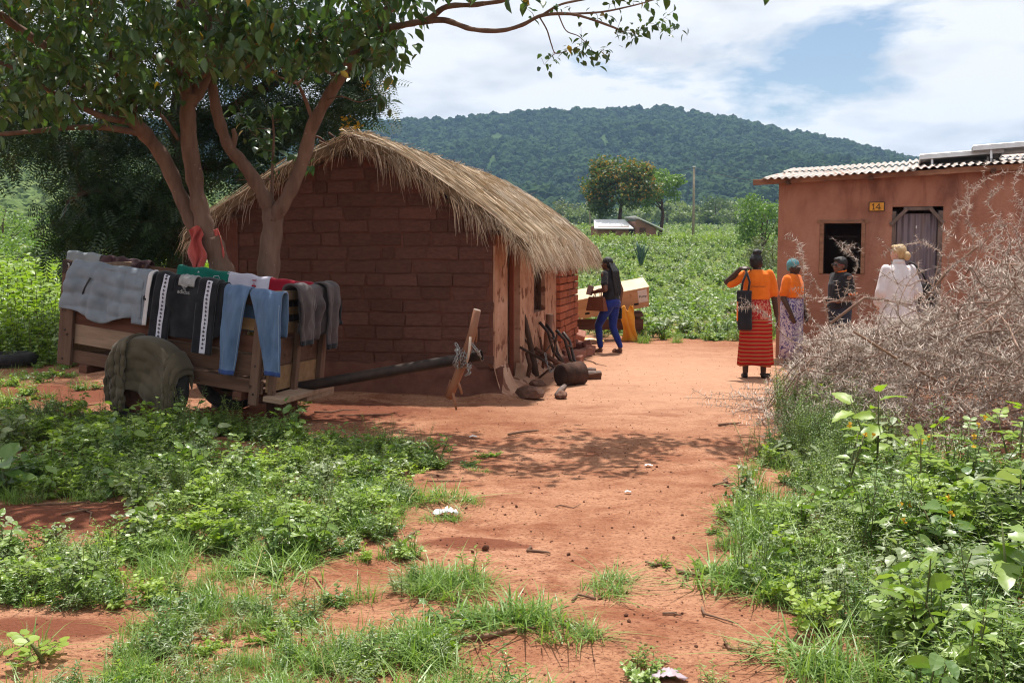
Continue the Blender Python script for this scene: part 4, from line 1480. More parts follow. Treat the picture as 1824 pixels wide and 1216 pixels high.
fnb = drape_fn(lx(236), lx(262), 0.44, 0.1, NY[0] - 0.03, NY[1], ZT - 0.01, fold=0.012, freq=1.2, seed=4, flare=lambda u, d: -0.06 * d)
sheet('sleeve', fnb, 10, 34, M_GREY, g, 0.02)
M_PALE = cloth('pale_stripe', (0.50, 0.48, 0.50), (0.6, 0.58, 0.6))
fnc = drape_fn(lx(257), lx(264), 0.44, 0.05, NY[0] - 0.052, NY[1], ZT - 0.008, fold=0.004, freq=1, seed=4, flare=lambda u, d: -0.06 * d)
sheet('pale_stripe', fnc, 3, 30, M_PALE, g, 0.006)
pz = [fn(0.25, v) + Vector((0.0, -0.018, 0)) for v in (0.62, 0.68, 0.74, 0.80)]
MB().tube([p + Vector((0.06 - 0.02 * i, 0, 0)) for i, p in enumerate(pz)], 0.009, 6).build('pocket_zip', cloth('zip_black', (0.02, 0.02, 0.02), (0.05, 0.05, 0.05)), g)

# black track jacket with banded sleeves
M_BLK = cloth('black_jersey', (0.009, 0.009, 0.012), (0.020, 0.020, 0.025), sc=8)
M_WHT = cloth('white_band', (0.50, 0.50, 0.60), (0.58, 0.58, 0.68), sc=8)
M_GREYL = cloth('grey_lettering', (0.22, 0.22, 0.23), (0.34, 0.34, 0.35), sc=20)
g = thing('black_track_jacket', 'black track jacket with white emblem bands and adidas lettering', 'jacket'); g.matrix_world = CM
fn = drape_fn(lx(252), lx(388), 0.50, 0.30, *NY, ZT - 0.012, fold=0.04, freq=2.5, seed=2.2, hem=lambda u: 0.72 + 0.28 * min(1, max(0, (u - 0.12) * 5)) - 0.14 * max(0, (u - 0.8) * 5))
sheet('jacket_body', fn, 44, 46, M_BLK, g, 0.012)
EMB = trefoil_mesh(0.040, M_BLK)
for (pa, pb, ln, fl) in ((270, 302, 0.57, -0.07), (345, 378, 0.615, -0.03)):
    f2 = drape_fn(lx(pa), lx(pb), ln, 0.15, NY[0] - 0.03, NY[1], ZT - 0.008, fold=0.012, freq=0.9, seed=pa, flare=lambda u, d, fl=fl: fl * d)
    sv = sheet('sleeve', f2, 14, 44, M_BLK, g, 0.02)
    fb_ = lambda u, v, f2=f2: f2(0.42 + 0.28 * u, v) + Vector((0, -0.0125, 0.0))
    sheet('white_band', lambda u, v: fb_(u, 0.30 + 0.695 * v), 4, 40, M_WHT, g, 0.003)
    for i in range(17):
        v = 0.36 + 0.625 * i / 17
        p = fb_(0.5, v) + Vector((0, -0.004, 0))
        t = (fb_(0.5, v - 0.01) - fb_(0.5, v + 0.01)).normalized()
        xa = Vector((1, 0, 0)); xa = (xa - t * xa.dot(t)).normalized(); na_ = xa.cross(t)
        o = put('leaf_emblem', EMB, g)
        o.matrix_local = Matrix.Translation(p) @ Matrix((xa, t, na_)).transposed().to_4x4()
xc = (lx(308) + lx(334)) / 2
for (me, dz, dy) in ((text_mesh('adidas', 0.052, M_GREYL), -0.115, -0.012), (trefoil_mesh(0.10, M_GREYL), -0.05, -0.010)):
    v = (0.30 + 0.09 * 1.4 - dz) / (0.30 + 0.12 + 0.5)
    p = fn((xc - lx(252)) / (lx(388) - lx(252)), min(0.95, v)) + Vector((0, dy - 0.035, 0))
    o = put('lettering' if dz < -0.1 else 'large_emblem', me, g, (xc, p.y, ZT + dz + 0.0), (PI / 2, 0, 0))
f3 = drape_fn(lx(308), lx(336), 0.045, 0.05, NY[0] - 0.02, NY[1], ZT - 0.002, fold=0.01, freq=3, seed=9)
sheet('grey_collar', f3, 12, 12, M_GREYL, g, 0.012)

# blue jeans
M_JEAN = cloth('blue_denim', (0.065, 0.11, 0.205), (0.115, 0.18, 0.30), sc=5, bump=0.45, stretch=(3, 1, 0.6))
M_JEANH = cloth('dark_hem', (0.025, 0.045, 0.15), (0.04, 0.07, 0.2))
g = thing('blue_jeans', 'blue jeans hung over the cart rail with both legs dangling', 'jeans'); g.matrix_world = CM
for k, (a0, a1, b0, b1, ln) in enumerate(((389, 432, 392, 418, 0.735), (434, 490, 475, 501, 0.67))):
    xa, xb, xc_, xd = lx(a0), lx(a1), lx(b0), lx(b1)

    def fl(u, d, xa=xa, xb=xb, xc_=xc_, xd=xd, ln=ln):
        t = min(1, (d / ln)) ** 0.8
        return ((xc_ - xa) * (1 - u) + (xd - xb) * u) * t
    fj = drape_fn(xa, xb, ln, 0.35, NY[0] - 0.02, NY[1], ZT - 0.03 - 0.01 * k, fold=0.024, freq=1.3, seed=3.3 + k * 2, flare=fl, puff=lambda u, d: 0.022 * math.sin(PI * u))
    sheet('trouser_leg', fj, 18, 56, M_JEAN, g, 0.018)
    sheet('hem', lambda u, v, fj=fj: fj(u, 0.972 + 0.03 * v) + Vector((0, -0.004, 0)), 10, 3, M_JEANH, g, 0.026)
    sheet('side_seam', lambda u, v, fj=fj, k=k: fj(0.93 + 0.03 * u if k else 0.94 + 0.03 * u, 0.5 + 0.47 * v) + Vector((0, -0.011, 0)), 1, 30, cloth('seam', (0.16, 0.22, 0.33), (0.2, 0.27, 0.38)), g, 0.004)

# shirts on the far rail
for (nm, lab, cat, pa, pb, c1, c2, fl_, seed) in (
        ('green_shirt', 'green shirt with a white emblem on the far cart rail', 'shirt', 303, 394, (0.006, 0.115, 0.085), (0.012, 0.17, 0.125), 0.30, 1.1),
        ('white_shirt', 'white shirt with a red emblem on the far cart rail', 'shirt', 391, 466, (0.50, 0.47, 0.58), (0.62, 0.59, 0.70), 0.42, 2.1),
        ('red_shirt', 'red shirt at the front end of the far cart rail', 'shirt', 465, 546, (0.25, 0.006, 0.018), (0.36, 0.012, 0.03), 0.40, 3.1),
        ('maroon_cloth', 'dark maroon striped cloth on the far cart rail', 'cloth', 168, 254, (0.035, 0.016, 0.02), (0.085, 0.045, 0.05), 0.3, 4.1),
        ('pale_grey_cloth', 'pale grey cloth at the left end of the far cart rail', 'cloth', 108, 166, (0.19, 0.22, 0.24), (0.26, 0.29, 0.31), 0.30, 5.1)):
    g = thing(nm, lab, cat); g.matrix_world = CM
    xa, xb = lx(pa, 1.15), lx(pb, 1.15)
    m = cloth(nm + '_cloth', c1, c2, sc=6, stretch=(8, 1, 1) if nm == 'maroon_cloth' else None)
    fn = drape_fn(xa, xb, fl_, 0.35, *FY, 0.92, fold=0.022 if nm != 'maroon_cloth' else 0.05, freq=2.0 if nm != 'maroon_cloth' else 4, seed=seed, hem=lambda u: 0.95 + 0.08 * math.sin(u * 7), puff=(lambda u, d: 0.03 * math.sin(u * 20)) if nm == 'maroon_cloth' else None)
    sheet('draped_cloth', fn, 40, 36, m, g, 0.008)
    if nm == 'green_shirt':
        p = fn(0.42, 0.62)
        put('leaf_emblem', trefoil_mesh(0.085, M_WHT), g, (p.x, p.y - 0.014, 0.885), (PI / 2 - 0.2, 0, 0))
        MB().tube([Vector((p.x + 0.20 + dx, p.y - 0.012, 0.87 + dz)) for dx, dz in ((-0.03, -0.03), (-0.02, 0.02), (0.03, 0.03), (0.05, 0.0), (0.02, -0.04))], 0.003, 5).build('crest_outline', M_WHT, g)
    if nm == 'white_shirt':
        p = fn(0.66, 0.62)
        MR = cloth('red_print', (0.35, 0.01, 0.03), (0.45, 0.02, 0.05))
        put('leaf_emblem', trefoil_mesh(0.075, MR), g, (p.x, p.y - 0.016, 0.855), (PI / 2 - 0.2, PI, 0))
        put('lettering', text_mesh('red', 0.035, MR), g, (p.x, p.y - 0.018, 0.895), (PI / 2 - 0.2, 0, 0))

# brown grey jacket on the front end rail
M_BRG = cloth('brown_grey_nylon', (0.055, 0.043, 0.046), (0.09, 0.072, 0.075), sc=6, rough=0.6)
ME_ = CM @ Matrix.Translation((0.0, 0.0, 0)) @ Matrix.Rotation(PI / 2, 4, 'Z')
g = thing('brown_grey_jacket', 'brown grey jacket hung over the front end of the cart', 'jacket'); g.matrix_world = ME_
fn = drape_fn(0.40, 1.08, 0.44, 0.3, -0.07, 0.02, 0.915, fold=0.05, freq=3.2, seed=6.0, hem=lambda u: 0.85 + 0.2 * math.sin(PI * u), flare=lambda u, d: -0.05 * d)
sheet('jacket_body', fn, 40, 44, M_BRG, g, 0.012)
M_CUFF = cloth('dark_cuff', (0.012, 0.012, 0.016), (0.025, 0.025, 0.03))
for (a, b, ln, fl_, oy) in ((0.30, 0.62, 0.48, 0.06, 0.05), (0.93, 1.2, 0.55, -0.05, 0.06), (1.1, 1.26, 0.34, 0.35, 0.02)):
    f2 = drape_fn(a, b, ln, 0.12, -0.07 - oy, 0.02, 0.92, fold=0.03, freq=1.4, seed=a * 7, flare=lambda u, d, fl_=fl_: fl_ * d + 0.10 * d * (0.5 - u))
    sheet('sleeve', f2, 16, 44, M_BRG if a < 1.05 else M_CUFF, g, 0.02)
    sheet('cuff', lambda u, v, f2=f2: f2(u, 0.955 + 0.05 * v), 12, 4, M_CUFF, g, 0.03)

# olive padded jacket thrown over the near wheel
M_OLV = cloth('olive_quilted', (0.062, 0.050, 0.033), (0.105, 0.084, 0.055), sc=5, rough=0.7, bump=0.5)
g = thing('olive_jacket', 'olive quilted jacket thrown over the near cart wheel', 'jacket')
g.matrix_world = CM @ Matrix.Translation((WX, -0.20, WZ))
RW = WR + 0.012


def wheel_drape(xa, xb, hem, seed, off=0.0, quilt=0.015, fold=0.028, sway=0.0):
    def fn(u, v):
        x = xa + (xb - xa) * u
        xx = max(-RW * 0.97, min(RW * 0.97, x))
        zt = math.sqrt(RW * RW - xx * xx)
        h = hem(u)
        L1, L2 = 0.12, 0.24
        tot = L1 + L2 + max(0.05, zt - h)
        s = v * tot
        if s < L1:
            y, z = 0.118 + 0.01, zt - (L1 - s)
        elif s < L1 + L2:
            t = (s - L1) / L2
            y, z = 0.128 - 0.256 * t, zt + 0.02 * math.sin(PI * t) + off * 0.4
        else:
            d = s - L1 - L2
            z = zt - d
            k = min(1, d / 0.08)
            f = math.sin(u * 8 + seed + 3 * noise.noise(Vector((u * 2, d * 3, seed))))
            y = -0.128 - off - k * (0.02 + fold * f + quilt * abs(math.sin(d * 32 + 0.8 * math.sin(u * 5))) + 0.04 * noise.noise(Vector((u * 5, d * 6, seed + 2))) + 0.015 * noise.noise(Vector((u * 14, d * 14, seed + 2))))
            x += sway * d
        return Vector((x + 0.006 * noise.noise(Vector((u * 5, v * 8, seed))), y, z))
    return fn


sheet('jacket_body', wheel_drape(-0.27, 0.395, lambda u: -0.10 + 0.07 * math.sin(u * 6) - 0.10 * max(0, u - 0.72) * 3, 1.0), 46, 60, M_OLV, g, 0.022)
sheet('sleeve', wheel_drape(-0.255, -0.125, lambda u: -0.22, 2.0, off=0.06, quilt=0.02, fold=0.012, sway=0.05), 14, 60, M_OLV, g, 0.035)
sheet('sleeve', wheel_drape(0.29, 0.385, lambda u: -0.37, 4.0, off=0.06, quilt=0.018, fold=0.012, sway=0.03), 12, 60, M_OLV, g, 0.035)
sheet('front_panel', wheel_drape(-0.33, -0.20, lambda u: -0.17 - 0.05 * u, 7.0, off=0.0), 16, 50, M_OLV, g, 0.02)

# bits left in the cart
o = MB().ball(CM @ Vector((-0.38, 0.5, 0.45)), 0.07, 14, 10).build('yellow_ball', pmat('yellow_plastic', (0.5, 0.36, 0.06), (0.6, 0.45, 0.1), rough=0.5, bump=0.1), None, smooth=True)
tag(o, 'yellow ball seen between the cart boards below the jeans', 'ball')
o = sheet('white_rag', lambda u, v: CM @ Vector((-0.62 + 0.4 * u, 0.30 + 0.25 * v, 0.63 + 0.04 * noise.noise(Vector((u * 3, v * 3, 1))) - 0.1 * v)), 14, 10, M_WHT, None)
tag(o, 'crumpled white rag lying in the cart behind the jeans', 'rag')
bevel(MB().beam((-2.75, 0.9, 0.36), (-2.1, 0.75, 0.36), 0.06, 0.05).build('rear_pole', M_WPV, CART), 0.005)
# ------------------------------------------------------------------ trees
M_BARK = pmat('brown_bark', (0.115, 0.070, 0.052), (0.215, 0.140, 0.105), scale=4, rough=0.9, bump=0.9, bscale=14, stretch=(2, 2, 0.5), spec=0.15, spots=(30, 0.70, (0.40, 0.30, 0.24)), bdist=0.012)
M_BARK_DK = pmat('dark_bark', (0.06, 0.036, 0.027), (0.12, 0.075, 0.055), scale=4, rough=0.95, bump=0.6, bscale=16, stretch=(2, 2, 0.5), spec=0.1)
M_LEAF_A = leafmat('broad_leaf', (0.035, 0.085, 0.026), (0.085, 0.155, 0.042), c3=(0.30, 0.20, 0.03), trans=0.26, rough=0.34, spec=0.6, p3=0.02)
M_LEAF_C = leafmat('feather_leaf_shade_tint', (0.018, 0.040, 0.015), (0.040, 0.075, 0.022), trans=0.25, rough=0.45, spec=0.35)  # green kept dark to carry the shade of the backlit crown
M_FLOWER = leafmat('yellow_flower', (0.50, 0.30, 0.03), (0.65, 0.42, 0.06), trans=0.3, rough=0.7, spec=0.1, tcol=(1.2, 1.1, 0.6))

# leaf templates: verts (x across, y along, z off the blade) and faces
T_BROAD = (np.array([(0, 0, 0), (0, .38, -.03), (0, .72, -.09), (0, 1, -.20), (-.25, .30, .05), (-.21, .64, 0.0), (.25, .30, .05), (.21, .64, 0.0)]),
           np.array([(0, 1, 4), (1, 5, 4), (1, 2, 5), (2, 3, 5), (0, 6, 1), (6, 7, 1), (1, 7, 2), (7, 3, 2)]))
T_LANCE = (np.array([(0, 0, 0), (-.13, .4, .03), (0, .45, -.02), (.13, .4, .03), (0, 1, -.16)]), np.array([(0, 2, 1), (1, 2, 4), (0, 3, 2), (3, 4, 2)]))
T_ROUND = (np.array([(0, 0, 0), (-.3, .25, .02), (-.40, .6, 0), (-.2, .95, -.03), (.2, .95, -.03), (.40, .6, 0), (.3, .25, .02), (0, .55, -.04)]),
           np.array([(0, 7, 1), (1, 7, 2), (2, 7, 3), (3, 7, 4), (4, 7, 5), (5, 7, 6), (6, 7, 0)]))


def frond_template(n=7, w=0.30):
    V, F = [], []
    for i in range(n):
        t = 0.12 + 0.86 * i / (n - 1)
        for sg in (-1, 1):
            o = len(V)
            b = np.array((0, t, -0.18 * t * t))
            d = np.array((sg * w * (1 - 0.35 * abs(t - 0.5)), 0.09, -0.03))
            p = np.array((0, 0.055, 0))
            V += [b, b + d * 0.5 + p * 0.7, b + d, b + d * 0.5 - p * 0.7]
            F += [(o, o + 1, o + 2), (o, o + 2, o + 3)]
    return np.array(V), np.array(F)


T_FROND = frond_template()
T_CLUMP = (np.array([(-.5, 0, 0), (.1, -.12, .05), (.5, .1, 0), (0, .5, .08), (-.3, .42, -.06)]), np.array([(0, 1, 3), (1, 2, 3), (0, 3, 4)]))


def leaves(T, P, D, S, roll=None, rng=RNG):
    """arrays of leaf geometry: P positions, D directions, S sizes"""
    P, D, S = np.asarray(P, float), np.asarray(D, float), np.asarray(S, float)
    n = len(P)
    D = D / np.linalg.norm(D, axis=1, keepdims=True)
    up = np.tile((0., 0., 1.), (n, 1)) + rng.normal(0, 0.45 if roll is None else roll, (n, 3))
    side = np.cross(D, up)
    side /= np.linalg.norm(side, axis=1, keepdims=True) + 1e-9
    nr = np.cross(side, D)
    tv, tf = T
    V = P[:, None, :] + S[:, None, None] * (tv[None, :, 0:1] * side[:, None, :] + tv[None, :, 1:2] * D[:, None, :] + tv[None, :, 2:3] * nr[:, None, :])
    F = tf[None] + (np.arange(n) * len(tv))[:, None, None]
    return V.reshape(-1, 3), F.reshape(-1, 3)


class Tree:
    def __init__(s, name, label, base, bark, seed=1, cat='tree', group=None):
        s.o = thing(name, label, cat, base, group=group)
        s.base = Vector(base)
        s.bark = bark
        s.r = random.Random(seed)
        s.rng = np.random.default_rng(seed)
        s.N = []          # skeleton nodes
        s.NR = []
        s.tw = MB()
        s.LP, s.LD, s.LS = [], [], []

    def limb(s, pts, r0, r1, name='limb', n=9, sub=6, wob=0.012):
        """a limb along world points, smoothed"""
        P = [Vector(p) for p in pts]
        out = []
        for i in range(len(P) - 1):
            p0, p1, p2, p3 = P[max(i - 1, 0)], P[i], P[i + 1], P[min(i + 2, len(P) - 1)]
            for k in range(sub):
                t = k / sub
                q = 0.5 * ((2 * p1) + (p2 - p0) * t + (2 * p0 - 5 * p1 + 4 * p2 - p3) * t * t + (3 * p1 - p0 - 3 * p2 + p3) * t ** 3)
                out.append(q)
        out.append(P[-1])
        m = len(out)
        rad = [(r0 + (r1 - r0) * (i / (m - 1)) ** 0.8) * (1 + 0.22 * noise.noise(Vector((i * 0.45, r0 * 50, 1)))) for i in range(m)]
        out = [p + Vector((noise.noise(p * 3) * wob, noise.noise(p * 3 + Vector((5, 0, 0))) * wob, 0)) for p in out]
        o = MB().tube([p - s.base for p in out], rad, n, jit=0.05).build(name, s.bark, s.o, smooth=True)
        for p, q in zip(out, rad):
            s.N.append(p)
            s.NR.append(q)
        return o

    def grow(s, targets, leaf_n, leaf_s, spread=0.10, droop=0.5, tail=0.55, rmax=0.016, rmin=0.0035, skip=0, sag=0.06, maxlen=9.0):
        T_ = [Vector(t) for t in targets]
        nodes = np.array([tuple(p) for p in s.N])
        rads = list(s.NR)
        d0 = [float(np.min(np.linalg.norm(nodes[skip:] - np.array(t), axis=1))) for t in T_]
        for i in np.argsort(d0):
            t = T_[i]
            d = np.linalg.norm(nodes[skip:] - np.array(t), axis=1)
            # prefer joints that lie lower and inward
            d = d + 0.35 * np.clip(nodes[skip:, 2] - t.z, 0, 9)
            j = int(np.argmin(d)) + skip
            a = Vector(nodes[j])
            L = (t - a).length
            if L > maxlen or L < 0.02:
                continue
            r0 = min(rads[j] * 0.75, rmin + rmax * min(1.0, L / 1.2))
            mid1 = a.lerp(t, 0.33) + Vector((s.r.gauss(0, 0.10), s.r.gauss(0, 0.10), s.r.gauss(sag, 0.08))) * L
            mid2 = a.lerp(t, 0.68) + Vector((s.r.gauss(0, 0.10), s.r.gauss(0, 0.10), s.r.gauss(sag, 0.07))) * L
            pts = []
            nseg = 3 if L < 0.35 else 6
            for k in range(nseg + 1):
                u = k / nseg
                pts.append(a * (1 - u) ** 3 + mid1 * 3 * u * (1 - u) ** 2 + mid2 * 3 * u * u * (1 - u) + t * u ** 3)
            rad = [max(rmin * 0.6, r0 * (1 - 0.8 * k / nseg)) for k in range(nseg + 1)]
            s.tw.tube([p - s.base for p in pts], rad, 5, cap=False)
            nodes = np.vstack([nodes, [tuple(p) for p in pts[1:]]])
            rads += rad[1:]
            nl = leaf_n if isinstance(leaf_n, int) else s.r.randint(*leaf_n)
            for k in range(nl):
                u = 1 - tail * s.r.random() ** 1.2 if L > 0.3 else s.r.random()
                p = a * (1 - u) ** 3 + mid1 * 3 * u * (1 - u) ** 2 + mid2 * 3 * u * u * (1 - u) + t * u ** 3
                off = Vector((s.r.gauss(0, 1), s.r.gauss(0, 1), s.r.gauss(0, 0.8))) * spread
                dr = Vector((s.r.gauss(0, 0.7), s.r.gauss(0, 0.7), -droop + s.r.gauss(0, 0.35)))
                s.LP.append(tuple(p + off)); s.LD.append(tuple(dr)); s.LS.append(s.r.uniform(*leaf_s))
        s.N = [Vector(x) for x in nodes]
        s.NR = rads

    def finish(s, T, mat_, single=0, roll=0.45, name='crown'):
        if s.tw.v:
            tag(s.tw.build('twigs', s.bark, s.o, smooth=True), kind='stuff')
        P, D, S = np.array(s.LP), np.array(s.LD), np.array(s.LS)
        keep = np.ones(len(P), bool)
        if single:
            # leaves that show largest in the photograph stand alone
            px = 912 + FPX * P[:, 0] / P[:, 1]
            py = HORIZON - FPX * (P[:, 2] - EYE) / P[:, 1]
            ok = (px > 0) & (px < PW) & (py > 5) & (py < 420)
            big = np.where(ok, S / P[:, 1], 0)
            pick = np.argsort(-big)[:single]
            keep[pick] = False
            me = np_mesh('leaf', T[0], T[1], mat_)
            for i in pick:
                d = Vector(D[i]).normalized()
                q = d.to_track_quat('Y', 'Z')
                o = put('leaf', me, s.o, Vector(P[i]) - s.base)
                o.rotation_mode = 'QUATERNION'
                o.rotation_quaternion = q @ Euler((0, s.r.gauss(0, 0.5), 0)).to_quaternion()
                o.scale = (S[i],) * 3
        V, F = leaves(T, P[keep] - np.array(s.base), D[keep], S[keep], roll, s.rng)
        tag(put(name, np_mesh(name, V, F, mat_), s.o), kind='stuff')


def rnd_px(r, u0, u1, v0, v1, d0, d1, n):
    return [at(r.uniform(u0, u1), r.uniform(v0, v1), r.uniform(d0, d1)) for _ in range(n)]


# ---- left yard tree, two stems
bA = at(402, 640, 10.95); bA.z = 0
A = Tree('broadleaf_tree', 'two-stemmed broadleaf tree leaning left behind the cart', bA, M_BARK, 21)
A.limb([Vector((bA.x, bA.y, -0.15)), at(402, 560, 10.95), at(397, 490, 10.95), at(375, 425, 10.93)], 0.145, 0.115, 'trunk', 12)
A.limb([at(385, 450, 10.94), at(366, 405, 10.92), at(350, 345, 10.9), at(340, 270, 10.85), at(334, 205, 10.8), at(340, 165, 10.75)], 0.095, 0.075, 'limb', 11)
A.limb([at(336, 195, 10.8), at(330, 150, 10.7), at(335, 105, 10.6), at(320, 30, 10.4), at(330, -60, 10.2)], 0.065, 0.03)
A.limb([at(340, 185, 10.78), at(362, 150, 10.8), at(384, 100, 10.85), at(405, 30, 10.9), at(440, -70, 10.9)], 0.07, 0.03)
A.limb([at(372, 455, 10.95), at(345, 400, 11.0), at(318, 340, 11.0), at(290, 280, 10.9), at(255, 235, 10.75), at(235, 215, 10.65)], 0.088, 0.066, 'limb', 11)
A.limb([at(250, 232, 10.75), at(205, 190, 10.4), at(150, 160, 10.1), at(95, 95, 9.8), at(40, 55, 9.6), at(-20, 10, 9.4), at(-100, -60, 9.3)], 0.06, 0.03)
A.limb([at(262, 240, 10.78), at(190, 228, 10.5), at(120, 228, 10.3), at(40, 236, 10.0), at(-60, 244, 9.8)], 0.034, 0.018)
A.limb([at(240, 220, 10.7), at(175, 205, 10.2), at(95, 165, 9.9), at(20, 120, 9.7), at(-60, 90, 9.6)], 0.032, 0.014)
A.limb([at(238, 216, 10.65), at(236, 180, 10.4), at(200, 120, 10.1), at(190, 60, 9.9), at(150, -20, 9.8)], 0.035, 0.014)
A.limb([at(320, 250, 10.85), at(295, 215, 10.8), at(275, 195, 10.9)], 0.022, 0.014)
A.limb([at(338, 165, 10.75), at(300, 110, 10.3), at(240, 100, 10.0), at(170, 115, 9.9)], 0.028, 0.010)
A.limb([at(345, 155, 10.75), at(400, 100, 10.4), at(430, 125, 10.2), at(470, 90, 10.0)], 0.026, 0.010)
ra = random.Random(31)
tg = rnd_px(ra, -60, 480, 0, 120, 8.9, 11.9, 190) + rnd_px(ra, -120, 520, -260, 0, 8.8, 12.2, 190) + rnd_px(ra, -20, 250, 105, 205, 9.2, 10.6, 46) \
    + rnd_px(ra, -300, -40, -200, 200, 9.0, 12.0, 60) + rnd_px(ra, 230, 320, 120, 200, 10.2, 10.6, 10)
A.grow(tg, (9, 15), (0.07, 0.165), spread=0.09, droop=0.75, tail=0.5, skip=28)
A.grow(rnd_px(ra, -350, 400, -430, -60, 7.4, 9.6, 190) + rnd_px(ra, -250, 520, -430, -170, 9.4, 12.5, 150), (15, 22), (0.09, 0.18), spread=0.16, droop=0.6, tail=0.6, skip=28)
A.finish(T_BROAD, M_LEAF_A, single=150)

# ---- right yard tree, forking low in front of the gable
bB = at(476, 640, 11.15); bB.z = 0
B = Tree('broadleaf_tree', 'forked broadleaf tree in front of the hut gable', bB, M_BARK, 22)
B.limb([Vector((bB.x, bB.y, -0.15)), at(474, 570, 11.15), at(478, 480, 11.15), at(485, 410, 11.15), at(484, 372, 11.15)], 0.125, 0.105, 'trunk', 12)
B.limb([at(486, 385, 11.15), at(462, 335, 11.1), at(432, 290, 11.05), at(408, 262, 11.0), at(390, 215, 10.95), at(378, 150, 10.9), at(374, 105, 10.85), at(372, 20, 10.8), at(390, -90, 10.7)], 0.080, 0.038, 'limb', 11)
B.limb([at(412, 268, 11.02), at(418, 246, 11.0), at(415, 230, 11.0)], 0.035, 0.022, 'dead_stub')
B.limb([at(486, 390, 11.12), at(512, 350, 11.05), at(538, 290, 11.0), at(556, 225, 10.9), at(592, 160, 10.8), at(632, 100, 10.7), at(668, 50, 10.6), at(700, 5, 10.55), at(735, -60, 10.5), at(760, -140, 10.5)], 0.078, 0.042, 'limb', 11)
B.limb([at(484, 365, 11.25), at(486, 310, 11.28), at(488, 250, 11.3), at(484, 205, 11.3)], 0.022, 0.008, 'shoot')
B.limb([at(650, 74, 10.66), at(690, 52, 10.5), at(722, 44, 10.4), at(762, 34, 10.3), at(795, 12, 10.2), at(850, 8, 10.1), at(915, -6, 10.0), at(1000, -60, 9.9), at(1100, -120, 10.0)], 0.042, 0.014)
B.limb([at(745, 40, 10.35), at(790, 36, 10.25), at(838, 52, 10.15), at(890, 55, 10.05), at(930, 45, 9.95), at(965, 28, 9.9), at(1010, 25, 9.85), at(1045, 32, 9.8), at(1100, 52, 9.75), at(1115, 60, 9.75)], 0.030, 0.008)
B.limb([at(965, 28, 9.9), at(1000, 8, 9.85), at(1060, -5, 9.8), at(1130, -30, 9.8)], 0.014, 0.006)
B.limb([at(1010, 25, 9.85), at(1070, 22, 9.8), at(1120, 12, 9.7), at(1165, 0, 9.7)], 0.012, 0.005)
B.limb([at(962, 32, 9.9), at(975, 55, 9.85), at(983, 80, 9.8), at(990, 95, 9.8), at(1010, 92, 9.75)], 0.008, 0.004)
B.limb([at(995, 28, 9.85), at(1008, 55, 9.8), at(1030, 65, 9.75), at(1045, 80, 9.75)], 0.007, 0.003)
B.limb([at(604, 140, 10.78), at(560, 118, 10.5), at(530, 148, 10.3), at(495, 136, 10.2)], 0.020, 0.008)
B.limb([at(580, 178, 10.8), at(610, 172, 10.5), at(640, 182, 10.4), at(672, 172, 10.3)], 0.010, 0.004)
B.limb([at(560, 225, 10.9), at(530, 150, 10.7), at(480, 100, 10.5), at(440, 60, 10.4)], 0.022, 0.008)
rb2 = random.Random(33)
tg = rnd_px(rb2, 420, 715, 15, 118, 9.4, 11.6, 120) + rnd_px(rb2, 380, 760, -260, 20, 9.2, 12.0, 150) + rnd_px(rb2, 640, 700, 60, 105, 10.2, 10.8, 8)
B.grow(tg, (9, 14), (0.07, 0.165), spread=0.09, droop=0.75, tail=0.5, skip=40)
B.grow(rnd_px(rb2, 395, 545, 165, 325, 11.2, 11.7, 26), (4, 8), (0.07, 0.15), spread=0.06, droop=0.45, skip=40)
B.grow([at(688, 165, 10.3), at(682, 180, 10.3), at(690, 195, 10.32), at(560, 300, 11.2)], (3, 4), (0.09, 0.14), spread=0.03, droop=0.9, skip=40)
# thin foliage on the long branch to the right
tip = [(968, 108), (985, 100), (975, 118), (1003, 92), (1015, 88), (1045, 98), (1062, 112), (1078, 100), (1085, 92), (1035, 78), (1055, 100), (1070, 88), (1100, 60), (1120, 70), (1135, 55), (1150, 40), (1165, 50), (1180, 30), (1195, 45), (1205, 55), (1150, 15), (1175, 10), (1110, 35), (1085, 25), (1060, 40), (1040, 40), (1020, 15), (985, 12), (940, 18), (1130, 5), (1090, 5), (1200, 20), (1190, 60), (1140, 70)]
B.grow([at(u + rb2.uniform(-6, 6), v + rb2.uniform(-5, 5), rb2.uniform(9.5, 10.0)) for u, v in tip], (4, 7), (0.045, 0.095), spread=0.04, droop=0.55, tail=0.5, skip=90, rmax=0.006, rmin=0.0025)
# upper boughs over the path (above the picture; their shade falls on the earth)
B.grow(rnd_px(rb2, 620, 1120, -260, -40, 9.0, 11.0, 70) + rnd_px(rb2, 1050, 1400, -240, -60, 9.4, 10.8, 40), (12, 20), (0.08, 0.17), spread=0.13, droop=0.6, skip=90, rmax=0.02)
B.finish(T_BROAD, M_LEAF_A, single=150)

# ---- feathery tree behind, its leaf colour darkened for shade
bC = at(318, 560, 16.6); bC.z = 0
C = Tree('feathery_tree', 'feather-leaved tree with yellow flowers behind the cart, coloured dark for shade', bC, M_BARK_DK, 23)
C.limb([Vector((bC.x, bC.y, -0.2)), at(318, 540, 16.6), at(322, 440, 16.6), at(326, 330, 16.5), at(322, 200, 16.4), at(335, 90, 16.3), at(340, -40, 16.2)], 0.26, 0.12, 'trunk', 12)
C.limb([at(326, 320, 16.5), at(260, 240, 16.0), at(180, 170, 15.6), at(90, 130, 15.3), at(0, 90, 15.2)], 0.12, 0.05)
C.limb([at(322, 210, 16.4), at(400, 200, 16.2), at(480, 150, 16.0), at(560, 110, 15.9), at(640, 60, 15.8)], 0.12, 0.05)
C.limb([at(326, 300, 16.5), at(410, 290, 16.9), at(470, 230, 17.2), at(560, 190, 17.4)], 0.10, 0.04)
